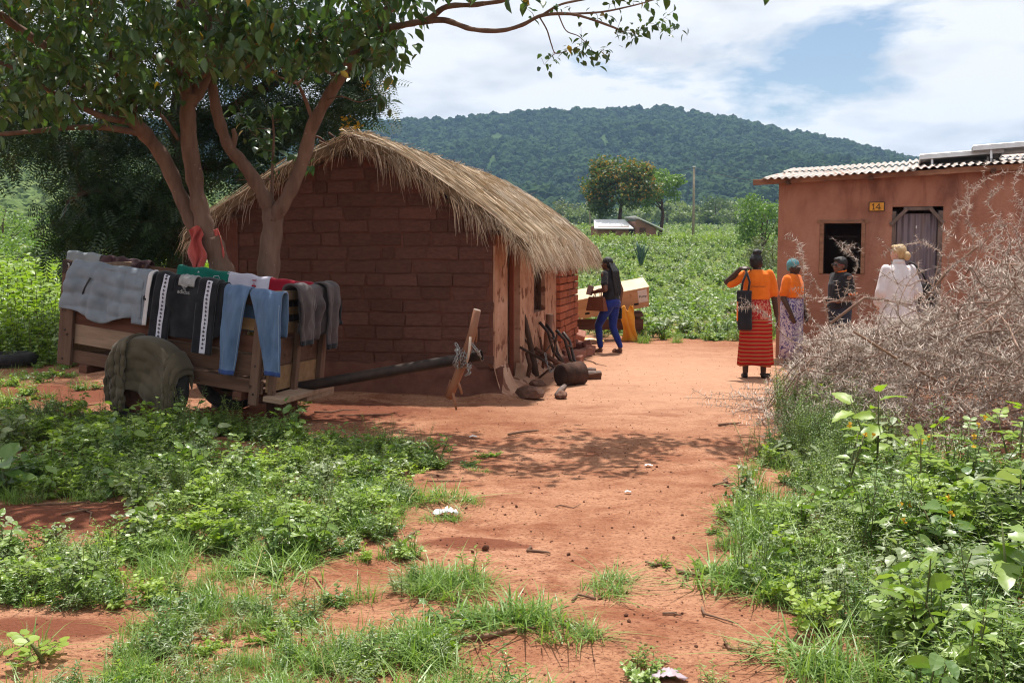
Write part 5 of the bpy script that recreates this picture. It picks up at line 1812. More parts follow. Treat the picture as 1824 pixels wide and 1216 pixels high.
C.limb([at(320, 380, 16.6), at(240, 350, 16.0), at(170, 340, 15.6), at(120, 360, 15.4)], 0.08, 0.03)
C.limb([at(325, 230, 16.4), at(250, 180, 17.4), at(160, 190, 17.8), at(60, 200, 18)], 0.08, 0.03)
C.limb([at(335, 95, 16.3), at(250, 20, 16.3), at(150, -40, 16.2)], 0.07, 0.03)
C.limb([at(335, 95, 16.3), at(430, 20, 16.3), at(540, -40, 16.2)], 0.07, 0.03)
rcc = random.Random(37)
tg = rnd_px(rcc, 110, 320, 325, 470, 14.9, 17.6, 190) + rnd_px(rcc, 80, 330, 235, 330, 15.0, 17.6, 85) + rnd_px(rcc, -40, 100, 130, 290, 15.0, 17.5, 62) \
    + rnd_px(rcc, 0, 640, 20, 220, 15.0, 18, 250) + rnd_px(rcc, 350, 500, 200, 330, 15.8, 17.6, 80) + rnd_px(rcc, 600, 668, 60, 195, 15.2, 16.4, 46) \
    + rnd_px(rcc, -100, 640, -260, 20, 15, 18, 170) + rnd_px(rcc, 470, 620, 170, 250, 16, 17.5, 44)
C.grow(tg, (12, 18), (0.20, 0.36), spread=0.17, droop=0.45, tail=0.6, rmax=0.03, rmin=0.005, skip=30)
C.finish(T_FROND, M_LEAF_C, roll=0.5)
mb = MB()
fl = thing('flower_spray', None, None)
fl.parent = C.o
for k, (u, v) in enumerate(((690, 150), (640, 222), (612, 232), (668, 8), (672, 15), (648, 148), (618, 215), (655, 25))):
    p = at(u, v, 15.4)
    P = np.array([tuple(p)] * 14) + RNG.normal(0, 0.035, (14, 3)) - np.array(bC)
    V, F = leaves(T_ROUND, P, RNG.normal(0, 1, (14, 3)), np.full(14, 0.055))
    tag(put('flower_spray', np_mesh('flower_spray', V, F, M_FLOWER), C.o), kind='stuff')
bpy.data.objects.remove(fl)


# ---- trees farther off
def leafy(name, label, base, h, cw, seed, mat_, n=1800, ls=(0.12, 0.24), bark=M_BARK_DK, group=None, low=0.25, flowers=None, flat=1.0, cat='tree', nl=14, T=T_CLUMP):
    """a whole small tree or bush: trunk, limbs and a crown of leaf clumps"""
    r = random.Random(seed)
    rng = np.random.default_rng(seed)
    t = thing(name, label, cat, base, group=group)
    tr = [Vector((0, 0, -0.2)), Vector((r.gauss(0, .03) * h, r.gauss(0, .03) * h, h * low)), Vector((r.gauss(0, .04) * h, r.gauss(0, .04) * h, h * 0.6)), Vector((r.gauss(0, .04) * h, 0, h * 0.85))]
    MB().tube(tr, [h * 0.03, h * 0.024, h * 0.015, h * 0.005], 7).build('trunk', bark, t, smooth=True)
    cl = []
    for k in range(nl):
        a = r.uniform(0, 2 * PI)
        zz = r.uniform(low + 0.08, 0.93)
        rad = cw * 0.5 * math.sqrt(max(0.05, 1 - ((zz - (low + 1) / 2) / ((1 - low) / 2 + 0.05)) ** 2)) * r.uniform(0.55, 0.95)
        c = Vector((math.cos(a) * rad, math.sin(a) * rad, zz * h))
        cl.append((c, r.uniform(0.16, 0.27) * cw))
        if k < 7:
            s0 = tr[1].lerp(tr[3], r.uniform(0.0, 0.7))
            MB().tube([s0, s0.lerp(c, 0.5) + Vector((0, 0, 0.04 * h)), c], [h * 0.011, h * 0.008, h * 0.003], 5, cap=False).build('limb', bark, t, smooth=True)
    cl.append((Vector((0, 0, h * 0.72)), 0.3 * cw))
    P = []
    for c, rr_ in cl:
        m = n // len(cl)
        d = rng.normal(0, 1, (m, 3))
        d /= np.linalg.norm(d, axis=1, keepdims=True)
        rad = rr_ * rng.random((m, 1)) ** 0.45
        P.append(np.array(c) + d * rad * np.array((1, 1, 0.72 * flat)))
    P = np.vstack(P)
    P = P[P[:, 2] > 0.02 * h]
    S = rng.uniform(*ls, len(P))
    V, F = leaves(T, P, rng.normal(0, 1, (len(P), 3)) + np.array((0, 0, 0.1)), S, 0.7, rng)
    tag(put('crown', np_mesh('crown', V, F, mat_), t), kind='stuff')
    if flowers:
        top = P[(P[:, 2] > h * (low + 0.12)) & (rng.random(len(P)) < flowers[0]) & (P[:, 0] < cw * flowers[2])]
        top = top + rng.normal(0, 0.06, top.shape) + np.array((0, -0.12, 0.05)) * cw * 0.3
        V, F = leaves(T_CLUMP, top, rng.normal(0, 1, (len(top), 3)), rng.uniform(ls[0], ls[1], len(top)) * 0.9, 0.7, rng)
        tag(put('flowers', np_mesh('flowers', V, F, flowers[1]), t), kind='stuff')
    return t


M_L1 = leafmat('olive_leaf', (0.055, 0.095, 0.026), (0.11, 0.155, 0.045), trans=0.3, rough=0.5)
M_L2 = leafmat('fresh_leaf', (0.085, 0.165, 0.035), (0.17, 0.26, 0.065), trans=0.35, rough=0.5)
M_L3 = leafmat('grey_green_leaf', (0.13, 0.18, 0.075), (0.22, 0.27, 0.12), trans=0.3, rough=0.6)
M_L4 = leafmat('dusty_leaf', (0.085, 0.115, 0.05), (0.155, 0.17, 0.08), trans=0.25, rough=0.6)
M_FL2 = leafmat('orange_bloom', (0.22, 0.14, 0.035), (0.36, 0.22, 0.055), trans=0.3, rough=0.7, spec=0.1, tcol=(1.2, 1.1, 0.6))


def gbase(u, d):
    X = (u - 912) / FPX * d
    return (X, d, float(gz(X, d)))


leafy('flowering_tree', 'dark tree with orange yellow blossom beside the far house', gbase(1103, 93), 7.0, 5.8, 51, M_L1, 8500, (0.18, 0.36), flowers=(0.22, M_FL2, 0.8), low=0.3, nl=28)
leafy('slender_tree', 'bright green open tree right of the flowering tree', gbase(1172, 96), 6.4, 4.2, 55, M_L2, 4200, (0.17, 0.34), low=0.32, nl=20)
leafy('round_tree', 'bushy green tree beside the corner of the plastered house', gbase(1362, 62), 3.9, 3.4, 53, M_L2, 5200, (0.09, 0.20), low=0.12, nl=24)
leafy('dusty_bush', 'dusty low bush under the round tree by the plastered house', gbase(1376, 52), 1.75, 2.3, 54, M_L4, 2800, (0.06, 0.14), low=0.05, cat='bush', nl=18)
leafy('small_flowering_tree', 'small yellow-blossomed tree on the slope at the left', (at(168, 345, 60).x, 60, at(168, 352, 60).z), 1.6, 1.8, 56, M_L2, 900, (0.08, 0.18), flowers=(0.35, M_FLOWER, 0.6), low=0.1)
rt = random.Random(61)
ORD = 'first second third fourth fifth sixth seventh eighth ninth tenth eleventh twelfth thirteenth fourteenth fifteenth sixteenth seventeenth eighteenth'.split()
k = 0
for (u, w, hgt, d, m) in sorted(((1008, 6.5, 5.5, 215, M_L4), (1030, 5, 3.6, 200, M_L3), (1052, 6, 4.6, 230, M_L3), (1082, 5, 4.2, 225, M_L1), (1120, 5.5, 4.5, 235, M_L3), (1145, 5, 4.0, 220, M_L3), (1186, 6, 5.0, 230, M_L3), (1208, 6.5, 5.6, 235, M_L3), (1228, 5, 4.2, 215, M_L3),
                         (1250, 6, 5.2, 240, M_L4), (1272, 7.5, 6.2, 225, M_L1), (1292, 6, 5.8, 240, M_L4), (1308, 6, 5.6, 235, M_L3), (1325, 7, 6.0, 228, M_L3), (1340, 6, 6.2, 245, M_L4), (1216, 4.5, 3.2, 205, M_L3), (1262, 4.5, 3.0, 200, M_L1), (1300, 5, 3.4, 205, M_L3)), key=lambda t_: t_[0]):
    k += 1
    leafy('valley_tree', '%s tree from the left in the far tree line below the hill' % ORD[k - 1], gbase(u, d), hgt, w, 100 + k, m, 900, (0.35, 0.7), low=0.08, group='far tree line below the hill', nl=14)
for i, (u, d, hgt, w, m) in enumerate(((-10, 34, 1.9, 2.2, M_L2), (28, 42, 2.0, 2.6, M_L2), (62, 38, 1.5, 2.0, M_L1), (100, 46, 1.8, 2.6, M_L2), (140, 40, 1.5, 2.2, M_L4), (15, 60, 3.4, 3.6, M_L2), (80, 70, 2.4, 4.0, M_L2))):
    leafy('field_bush', '%s green bush from the left behind the left-hand crop' % ORD[(0, 2, 3, 5, 6, 1, 4)[i]], gbase(u, d), hgt, w, 200 + i, m, 1500, (0.08, 0.2), low=0.05, group='bushes behind the left-hand crop', cat='bush', nl=14)
# poles and wire
M_POLE = pmat('grey_pole', (0.22, 0.18, 0.13), (0.33, 0.28, 0.21), scale=3, rough=0.9, bump=0.3)
pb_ = gbase(1233, 92)
o = thing('utility_pole', 'tall grey wooden pole standing in the green field', 'pole', pb_)
MB().tube([(0, 0, -0.3), (0.02, 0, 3), (0.0, 0, 6.25)], [0.12, 0.11, 0.085], 8).build('post', M_POLE, o, smooth=True)
MB().box((0, 0, 6.28), (0.22, 0.22, 0.12)).build('cap', pmat('pale_cap', (0.6, 0.6, 0.58), (0.7, 0.7, 0.68)), o)
pb2 = gbase(1050, 150)
o = thing('utility_pole', 'thin distant pole above the thatch eave', 'pole', pb2)
MB().tube([(0, 0, -0.3), (0, 0, 7.2)], [0.13, 0.10], 7).build('post', M_POLE, o, smooth=True)
p0, p1, p2 = Vector(pb2) + Vector((0, 0, 7.1)), Vector(pb_) + Vector((0, 0, 6.2)), at(1500, 330, 60)
mb = MB()
for a, b in ((p0, p1), (p1, p2)):
    mb.tube([a.lerp(b, t) - Vector((0, 0, 1.6 * t * (1 - t))) for t in np.linspace(0, 1, 14)], 0.018, 4, cap=False)
tag(mb.build('power_line', M_IRON), 'sagging power line strung from pole to pole', 'wire')
# agave
ab = gbase(1141, 56)
ag = thing('agave', 'grey green agave with stiff upright leaves in the field', 'plant', ab)
M_AGV = pmat('agave_leaf', (0.055, 0.105, 0.075), (0.10, 0.16, 0.12), scale=3, rough=0.5, bump=0.1)
for i in range(17):
    a = i * 2.4
    ln = 1.0 + 0.45 * rt.random()
    out = 0.12 + 0.55 * rt.random() ** 1.5
    d = Vector((math.cos(a), math.sin(a), 0)); sd = Vector((-d.y, d.x, 0))
    rg = []
    for k in range(6):
        t = k / 5
        c = d * (0.06 + out * t * (0.6 + 0.5 * t)) + Vector((0, 0, ln * t * (1 - 0.12 * out * t)))
        w = (0.075 * (1 - t) ** 0.6 * (0.7 + 0.9 * t) + 0.002)
        rg.append([c - sd * w, c - d * 0.02 * (1 - t), c + sd * w, c + d * 0.012])
    mb = MB(); mb.loft(rg)
    mb.build('leaf', M_AGV, ag, smooth=True)
# red cloth knotted round the tree
M_REDC = cloth('coral_cloth', (0.42, 0.075, 0.065), (0.55, 0.12, 0.10), sc=6)
rcn = thing('coral_cloth', 'coral red cloth knotted round the left tree stem', 'cloth', tuple(at(372, 430, 10.8)))
p0 = at(372, 430, 10.8)
sheet('hanging_tail', lambda u, v: at(336 + 26 * u + 5 * v + 4 * math.sin(v * 9 + u * 3), 410 + 78 * v + 8 * u * (1 - v) - 12 * math.sin(PI * u), 10.80 + 0.04 * math.sin(u * 11 + v * 4)) - p0, 12, 26, M_REDC, rcn, 0.008)
sheet('wrap', lambda u, v: at(350 + 38 * u, 412 + 18 * v * (1 - 0.5 * u), 11.08 - 0.02 * math.sin(PI * u) + 0.02 * math.sin(v * 9)) - p0, 14, 10, M_REDC, rcn, 0.008)
sheet('short_tail', lambda u, v: at(376 + 12 * u + 14 * v, 412 + 52 * v - 6 * u, 10.90 + 0.03 * math.sin(u * 8 + v * 6)) - p0, 10, 18, M_REDC, rcn, 0.008)
# ------------------------------------------------------------------ people
def ringz(z, cx, cy, rx, ry, n=22, p=2.3):
    out = []
    for k in range(n):
        a = 2 * PI * k / n
        c, s = math.cos(a), math.sin(a)
        out.append(Vector((cx + rx * math.copysign(abs(c) ** (2 / p), c), cy + ry * math.copysign(abs(s) ** (2 / p), s), z)))
    return out


def solid(name, mb, mat_, parent, voxel=0.009, it=5, crumple=0.0, cs=9.0, seed=0.0, stretch=(1, 1, 0.6)):
    """union of overlapping closed shapes as one continuous skin"""
    o = mb.build(name, mat_, parent, smooth=True)
    r_ = o.modifiers.new('skin', 'REMESH')
    r_.mode = 'VOXEL'
    r_.voxel_size = voxel
    r_.use_smooth_shade = True
    s_ = o.modifiers.new('soft', 'SMOOTH')
    s_.factor = 0.5
    s_.iterations = it
    baked(o)
    if crumple:
        me = o.data
        co = np.empty(len(me.vertices) * 3, dtype=np.float32)
        nr = np.empty(len(me.vertices) * 3, dtype=np.float32)
        me.vertices.foreach_get('co', co)
        me.vertices.foreach_get('normal', nr)
        co, nr = co.reshape(-1, 3), nr.reshape(-1, 3)
        qs = co * (np.array(stretch) * cs) + np.array((seed, 0, 0))
        k_ = np.array([noise.noise(q) + 0.5 * noise.noise(q * 2.3) for q in (Vector(t) for t in qs)])
        me.vertices.foreach_set('co', (co + nr * (crumple * k_)[:, None]).ravel())
        me.update()
    o.data.polygons.foreach_set('use_smooth', [True] * len(o.data.polygons))
    if not o.data.materials:
        o.data.materials.append(mat_)
    return o


def chainc(mb, pts, rad):
    for i in range(len(pts) - 1):
        mb.capsule(pts[i], pts[i + 1], rad[i], rad[i + 1])


def hand(mb, wrist, d, up, sz=1.0, curl=0.5, thumb=1):
    """palm and five fingers: d points along the hand, up is the back of the hand, thumb side +1/-1"""
    d, up = Vector(d).normalized(), Vector(up)
    up = (up - d * up.dot(d)).normalized()
    sd = d.cross(up) * thumb
    w = Vector(wrist)
    for k in (-1, 0, 1):
        mb.capsule(w + sd * 0.018 * k * sz, w + d * 0.075 * sz + sd * 0.026 * k * sz, 0.015 * sz, 0.013 * sz, 8)
    for i, ln in enumerate((0.060, 0.070, 0.066, 0.052)):
        off = (1.5 - i) * 0.0195 * sz
        a = w + d * 0.08 * sz + sd * off
        d1 = (d - up * curl * 0.5).normalized()
        b = a + d1 * ln * 0.55 * sz
        d2 = (d - up * curl * 1.3).normalized()
        c = b + d2 * ln * 0.5 * sz
        mb.capsule(a, b, 0.0095 * sz, 0.009 * sz, 8)
        mb.capsule(b, c, 0.009 * sz, 0.0075 * sz, 8)
    a = w + d * 0.02 * sz + sd * 0.026 * sz
    b = a + (d * 0.6 + sd * 0.8 - up * 0.2).normalized() * 0.04 * sz
    mb.capsule(a, b, 0.012 * sz, 0.010 * sz, 8)
    mb.capsule(b, b + (d * 0.9 + sd * 0.3 - up * 0.3).normalized() * 0.032 * sz, 0.010 * sz, 0.008 * sz, 8)


def head(mb, c, yaw, s=1.0, pitch=0.0):
    """cranium, jaw, nose, ears; returns the head's matrix (front +Y)"""
    H = Matrix.Translation(c) @ Matrix.Rotation(yaw, 4, 'Z') @ Matrix.Rotation(pitch, 4, 'X')
    eu = (H.to_euler().x, H.to_euler().y, H.to_euler().z)

    def e(p, r):
        mb.ball(H @ (Vector(p) * s), tuple(x * s for x in r), 16, 12, rot=eu)
    e((0, -0.012, 0.022), (0.073, 0.092, 0.088))
    e((0, 0.018, -0.030), (0.060, 0.072, 0.078))
    e((0, 0.058, -0.082), (0.030, 0.026, 0.024))
    e((0, 0.088, -0.024), (0.014, 0.018, 0.018))
    e((0, 0.083, -0.004), (0.009, 0.013, 0.026))
    e((0, 0.070, 0.020), (0.048, 0.020, 0.012))
    e((0, 0.080, -0.056), (0.022, 0.014, 0.010))
    for sx in (-1, 1):
        e((sx * 0.074, -0.006, -0.012), (0.010, 0.018, 0.030))
        e((sx * 0.038, 0.060, -0.030), (0.020, 0.020, 0.018))
    return H


def face(par, H, s=1.0, lip=None, white=True):
    mw = pmat('eye_white', (0.55, 0.52, 0.50), (0.6, 0.57, 0.55), rough=0.3, bump=0)
    mk = pmat('eye_dark', (0.012, 0.008, 0.006), (0.02, 0.014, 0.01), rough=0.2, bump=0)
    for sx in (-1, 1):
        e_ = MB().ball(H @ (Vector((sx * 0.030, 0.074, 0.004)) * s), (0.0125 * s,) * 3, 12, 8).build('eye', mw, par, smooth=True)
        MB().ball(H @ (Vector((sx * 0.030, 0.084, 0.004)) * s), (0.006 * s,) * 3, 10, 6).build('iris', mk, par, smooth=True)
        MB().tube([H @ (Vector((sx * x, 0.089 - abs(x - 0.03) * 0.25, 0.027 - abs(x - 0.03) * 0.2)) * s) for x in (0.014, 0.03, 0.046)], [0.003 * s] * 3, 5).build('eyebrow', mk, par, smooth=True)
    MB().tube([H @ (Vector((x, 0.092 - abs(x) * 0.4, -0.054)) * s) for x in (-0.022, -0.01, 0, 0.01, 0.022)], [0.003 * s, 0.007 * s, 0.0075 * s, 0.007 * s, 0.003 * s], 7).build('lips', lip, par, smooth=True)


def skinmat(n, a, b, rough=0.5):
    return pmat(n, a, b, scale=9, rough=rough, bump=0.08, spec=0.35)


SK_D = skinmat('deep_brown_skin', (0.045, 0.021, 0.014), (0.070, 0.035, 0.023))
SK_M = skinmat('brown_skin', (0.115, 0.050, 0.030), (0.16, 0.074, 0.045))
SK_L = skinmat('fair_skin', (0.50, 0.27, 0.20), (0.58, 0.33, 0.25))
LIP_D = skinmat('dark_lips', (0.07, 0.025, 0.022), (0.09, 0.035, 0.03))
LIP_M = skinmat('rose_lips', (0.20, 0.055, 0.05), (0.24, 0.07, 0.06))
M_HAIRB = pmat('black_hair', (0.006, 0.005, 0.006), (0.016, 0.013, 0.013), scale=20, rough=0.45, bump=0.8, bscale=60, stretch=(2, 2, 0.6), spec=0.4)
M_BLOND = pmat('blond_hair', (0.40, 0.26, 0.12), (0.60, 0.43, 0.23), scale=20, rough=0.45, bump=0.7, bscale=60, stretch=(3, 3, 0.7), spec=0.4)
M_ORANGE = cloth('orange_cotton', (0.66, 0.130, 0.010), (0.80, 0.185, 0.020), sc=7, bump=0.3)
M_BLKSH = cloth('black_cotton', (0.014, 0.013, 0.016), (0.028, 0.026, 0.030), sc=8)
M_SHOE = pmat('black_shoe', (0.012, 0.010, 0.010), (0.03, 0.025, 0.022), rough=0.5, bump=0.2)


def stripe_mat():
    m, nt, o = newmat('red_striped_cotton')
    tc = nt.nodes.new('ShaderNodeTexCoord')
    v = tc.outputs['Object']
    sp = nt.nodes.new('ShaderNodeSeparateXYZ'); nt.links.new(v, sp.inputs[0])
    w = math_n(nt, 'FRACT', math_n(nt, 'MULTIPLY', math_n(nt, 'ADD', sp.outputs[2], math_n(nt, 'MULTIPLY', noise_fac(nt, v, 5, 2), 0.02)), 21.0))
    st_ = ramp(nt, w, [(0.0, (0.33, 0.012, 0.012)), (0.58, (0.42, 0.016, 0.014)), (0.66, (0.42, 0.20, 0.085)), (0.80, (0.30, 0.15, 0.055)), (0.9, (0.20, 0.035, 0.02))])
    fl = ramp(nt, noise_fac(nt, v, 26, 2, 0.4, dist=1.5), [(0.48, (0.36, 0.02, 0.02)), (0.56, (0.50, 0.20, 0.13))])
    k = ramp(nt, sp.outputs[2], [(0.745, (0, 0, 0)), (0.76, (1, 1, 1))])
    c = mixc(nt, k, st_, fl)
    b = nt.nodes.new('ShaderNodeBsdfPrincipled')
    b.inputs['Roughness'].default_value = 0.85
    b.inputs['Specular IOR Level'].default_value = 0.1
    nt.links.new(c, b.inputs['Base Color'])
    nt.links.new(bumped(nt, noise_fac(nt, v, 60, 4), 0.3, 0.004), b.inputs['Normal'])
    nt.links.new(b.outputs[0], o.inputs[0])
    return m


def chitenge_mat():
    m, nt, o = newmat('purple_print_cotton')
    tc = nt.nodes.new('ShaderNodeTexCoord')
    v = tc.outputs['Object']
    f = noise_fac(nt, v, 17, 2, 0.45, dist=1.4)
    c = ramp(nt, f, [(0.40, (0.10, 0.08, 0.22)), (0.46, (0.50, 0.45, 0.52)), (0.56, (0.56, 0.50, 0.56)), (0.60, (0.16, 0.12, 0.28))])
    b = nt.nodes.new('ShaderNodeBsdfPrincipled')
    b.inputs['Roughness'].default_value = 0.85
    b.inputs['Specular IOR Level'].default_value = 0.1
    nt.links.new(c, b.inputs['Base Color'])
    nt.links.new(b.outputs[0], o.inputs[0])
    return m


def skirt(mb, rows, n=40, fold=0.012, freq=9, seed=0):
    rg = []
    for (z, cx, cy, rx, ry, k) in rows:
        r = []
        for i in range(n):
            a = 2 * PI * i / n
            f = 1 + k * fold / 0.2 * math.sin(freq * a + seed + 2 * z) + k * 0.04 * noise.noise(Vector((math.cos(a) * 2, math.sin(a) * 2, z * 2 + seed)))
            r.append(Vector((cx + rx * f * math.cos(a), cy + ry * f * math.sin(a), z + k * 0.012 * math.sin(3 * a + seed))))
        rg.append(r)
    mb.loft(rg)


def shoe(mb, p, yaw, s=1.0, lift=0.0):
    p = Vector(p)
    d = Vector((-math.sin(yaw), math.cos(yaw), 0))
    mb.capsule(p + Vector((0, 0, 0.032)), p + d * 0.15 * s + Vector((0, 0, 0.024 - lift)), 0.036 * s, 0.030 * s)


def pplace(u, d, heading):
    x = (u - 912) / FPX * d
    return (x, d, 0.0), math.atan2(-heading[0], heading[1])


# ---- woman in orange top and red striped skirt, seen from behind
loc, rz = pplace(1347, 13.47, (0.05, 1))
P1 = thing('person', 'person in orange top and long red striped skirt, seen from behind', 'person', loc, rz)
mb = MB()
mb.loft([ringz(0.80, 0, 0, 0.16, 0.12), ringz(0.98, 0, 0, 0.13, 0.10), ringz(1.2, 0, 0, 0.155, 0.10), ringz(1.31, 0, 0, 0.145, 0.08), ringz(1.36, 0, 0, 0.06, 0.055)])
mb.capsule((0, -0.005, 1.34), (0.0, 0.01, 1.42), 0.048, 0.045)
H = head(mb, (0.005, 0.012, 1.465), R(-38), 0.92)
chainc(mb, [(0.165, 0, 1.30), (0.215, -0.02, 1.05), (0.262, 0.02, 0.80)], [0.05, 0.042, 0.028])
hand(mb, (0.265, 0.022, 0.785), (0.12, 0.1, -1), (1, 0, 0), 1.0, 0.5, 1)
chainc(mb, [(-0.16, 0, 1.30), (-0.365, 0.03, 1.215), (-0.215, -0.07, 1.385)], [0.05, 0.040, 0.027])
hand(mb, (-0.208, -0.072, 1.388), (0.95, 0.05, 0.12), (0, -0.6, 1), 0.95, 0.8, -1)
for sx, yw in ((-0.12, 0.0), (0.105, 0.0)):
    chainc(mb, [(sx * 0.7, 0, 0.80), (sx, 0.0, 0.45), (sx, -0.01, 0.08)], [0.085, 0.055, 0.036])
    mb.capsule((sx, 0, 0.05), (sx, 0.08, 0.04), 0.034, 0.028)
solid('body', mb, SK_D, P1, 0.008)
face(P1, H, 0.92, LIP_D)
mb = MB()
mb.ball(H @ Vector((0, -0.030, 0.028)), (0.080, 0.088, 0.092), 18, 14)
mb.ball(H @ Vector((0, -0.045, -0.02)), (0.066, 0.060, 0.06), 14, 10)
mb.ball(H @ Vector((0.015, -0.035, 0.125)), (0.055, 0.055, 0.042), 16, 12)
solid('hair', mb, M_HAIRB, P1, 0.009, 2, 0.006, 40)
mb = MB()
mb.loft([ringz(1.00, 0.0, 0, 0.172, 0.13), ringz(1.10, 0, 0, 0.168, 0.122), ringz(1.22, 0, 0, 0.182, 0.118), ringz(1.32, 0, 0, 0.172, 0.095), ringz(1.375, 0, 0, 0.075, 0.065)])
chainc(mb, [(0.155, 0, 1.315), (0.205, -0.01, 1.16), (0.222, -0.012, 1.075)], [0.065, 0.068, 0.066])
chainc(mb, [(-0.15, 0, 1.30), (-0.25, 0.02, 1.235), (-0.315, 0.03, 1.195)], [0.065, 0.066, 0.060])
solid('orange_top', mb, M_ORANGE, P1, 0.009, 4, 0.010, 9, 3)
mb = MB()
for k in range(15):
    mb.box((-0.085 + 0.0122 * k, -0.133, 1.165 + 0.002 * math.sin(k)), (0.007 + 0.003 * (k % 3 == 0), 0.004, 0.008))
o = mb.build('printed_lettering', M_BLKSH, P1)
o['kind'] = 'stuff'
mb = MB()
skirt(mb, [(1.03, 0, 0, 0.155, 0.115, 0.1), (0.9, 0, 0, 0.185, 0.14, 0.2), (0.7, 0, 0.005, 0.20, 0.15, 0.5), (0.45, 0, 0, 0.205, 0.15, 0.9), (0.25, 0.005, 0, 0.215, 0.155, 1.1), (0.165, 0.01, 0, 0.222, 0.16, 1.2)], fold=0.014, freq=7, seed=1)
o = mb.build('striped_skirt', stripe_mat(), P1, smooth=True)
for sx in (-0.125, 0.105):
    mb = MB()
    shoe(mb, (sx, -0.03, 0.0), 0.0 if sx < 0 else R(-35), 1.0)
    solid('shoe', mb, M_SHOE, P1, 0.008, 3)
# tote bag
tb = thing('tote_bag', 'black tote bag with orange edge hanging from the orange-topped person', 'bag', loc, rz)
mb = MB()
mb.loft([ringz(0.625, -0.165, -0.19, 0.085, 0.035, 20, 4), ringz(0.70, -0.172, -0.195, 0.092, 0.05, 20, 4), ringz(0.95, -0.178, -0.185, 0.090, 0.035, 20, 4), ringz(1.115, -0.178, -0.175, 0.092, 0.014, 20, 4)])
solid('bag_body', mb, M_BLKSH, tb, 0.008, 2, 0.006, 8)
MB().box((-0.2655, -0.2, 0.86), (0.012, 0.05, 0.24)).build('orange_edge', M_ORANGE, tb)
for x_, xo in ((-0.13, 0.03), (-0.215, -0.02)):
    mb = MB()
    pts = [Vector((x_, -0.175, 1.10)), Vector((x_ * 0.9 + xo * 0.2, -0.155, 1.22)), Vector((-0.145, -0.12, 1.34)), Vector((-0.14, -0.02, 1.395)), Vector((-0.14, 0.08, 1.33))]
    mb.tube(pts, 0.014, 8)
    mb.build('strap', M_BLKSH, tb, smooth=True)

# ---- woman in teal headscarf
loc, rz = pplace(1411, 15.05, (0.72, -0.70))
P2 = thing('person', 'person in teal headscarf, orange top and purple print wrap', 'person', loc, rz)
mb = MB()
mb.loft([ringz(0.75, 0, 0, 0.17, 0.14), ringz(0.92, 0, 0.01, 0.155, 0.135), ringz(1.12, 0, 0.02, 0.155, 0.12), ringz(1.22, 0, 0, 0.145, 0.085), ringz(1.27, 0, 0, 0.06, 0.055)])
mb.capsule((0, 0, 1.25), (0, 0.015, 1.33), 0.05, 0.048)
H = head(mb, (0, 0.02, 1.385), R(6), 0.95)
for sx in (-1, 1):
    chainc(mb, [(sx * 0.165, 0, 1.21), (sx * 0.225, -0.01, 0.95), (sx * 0.20, 0.10, 0.74)], [0.052, 0.042, 0.029])
    hand(mb, (sx * 0.198, 0.105, 0.73), (-sx * 0.1, 0.3, -1), (sx, 0, 0), 0.95, 0.6, sx)
    chainc(mb, [(sx * 0.08, 0, 0.75), (sx * 0.09, 0, 0.42), (sx * 0.09, -0.01, 0.08)], [0.09, 0.055, 0.036])
    mb.capsule((sx * 0.09, 0, 0.05), (sx * 0.1, 0.09, 0.03), 0.035, 0.028)
solid('body', mb, SK_D, P2, 0.008)
face(P2, H, 0.95, LIP_D)
mb = MB()
mb.ball(H @ Vector((0, -0.018, 0.036)), (0.083, 0.094, 0.086), 18, 14)
mb.ball(H @ Vector((0, -0.07, -0.02)), (0.045, 0.035, 0.045), 12, 10)
solid('headscarf', mb, cloth('teal_cotton', (0.075, 0.23, 0.27), (0.13, 0.33, 0.37), sc=9), P2, 0.008, 3, 0.004, 14)
mb = MB()
mb.loft([ringz(0.955, 0, 0.012, 0.178, 0.165), ringz(1.05, 0, 0.015, 0.178, 0.15), ringz(1.16, 0, 0.01, 0.18, 0.125), ringz(1.235, 0, 0, 0.165, 0.09), ringz(1.285, 0, 0, 0.072, 0.065)])
for sx in (-1, 1):
    chainc(mb, [(sx * 0.15, 0, 1.215), (sx * 0.215, -0.01, 1.02)], [0.064, 0.066])
solid('orange_top', mb, M_ORANGE, P2, 0.009, 4, 0.010, 9, 9)
mb = MB()
skirt(mb, [(0.97, 0, 0.005, 0.165, 0.145, 0.1), (0.85, 0, 0, 0.19, 0.155, 0.3), (0.6, 0, 0, 0.20, 0.155, 0.7), (0.3, 0, 0, 0.19, 0.15, 1), (0.10, 0, 0, 0.195, 0.15, 1.2)], fold=0.015, freq=6, seed=3)
mb.build('print_wrap', chitenge_mat(), P2, smooth=True)
for sx in (-1, 1):
    mb = MB()
    shoe(mb, (sx * 0.1, -0.02, 0), R(-10 * sx))
    solid('shoe', mb, M_SHOE, P2, 0.008, 3)
mb = MB()
for a in np.linspace(-2.4, 2.4, 12):
    pass
mb = MB()
for sx in (-1, 1):
    mb.tube([H @ Vector((sx * 0.032 + 0.020 * math.cos(a), 0.094, 0.004 + 0.016 * math.sin(a))) for a in np.linspace(0, 2 * PI, 13)], 0.002, 5, cap=False)
mb.tube([H @ Vector((x, 0.095, 0.006)) for x in (-0.012, 0.012)], 0.002, 5)
for sx in (-1, 1):
    mb.tube([H @ Vector((sx * 0.052, 0.094, 0.006)), H @ Vector((sx * 0.075, 0.03, 0.004))], 0.002, 5)
o = mb.build('spectacles', M_BLKSH, P2, smooth=True)

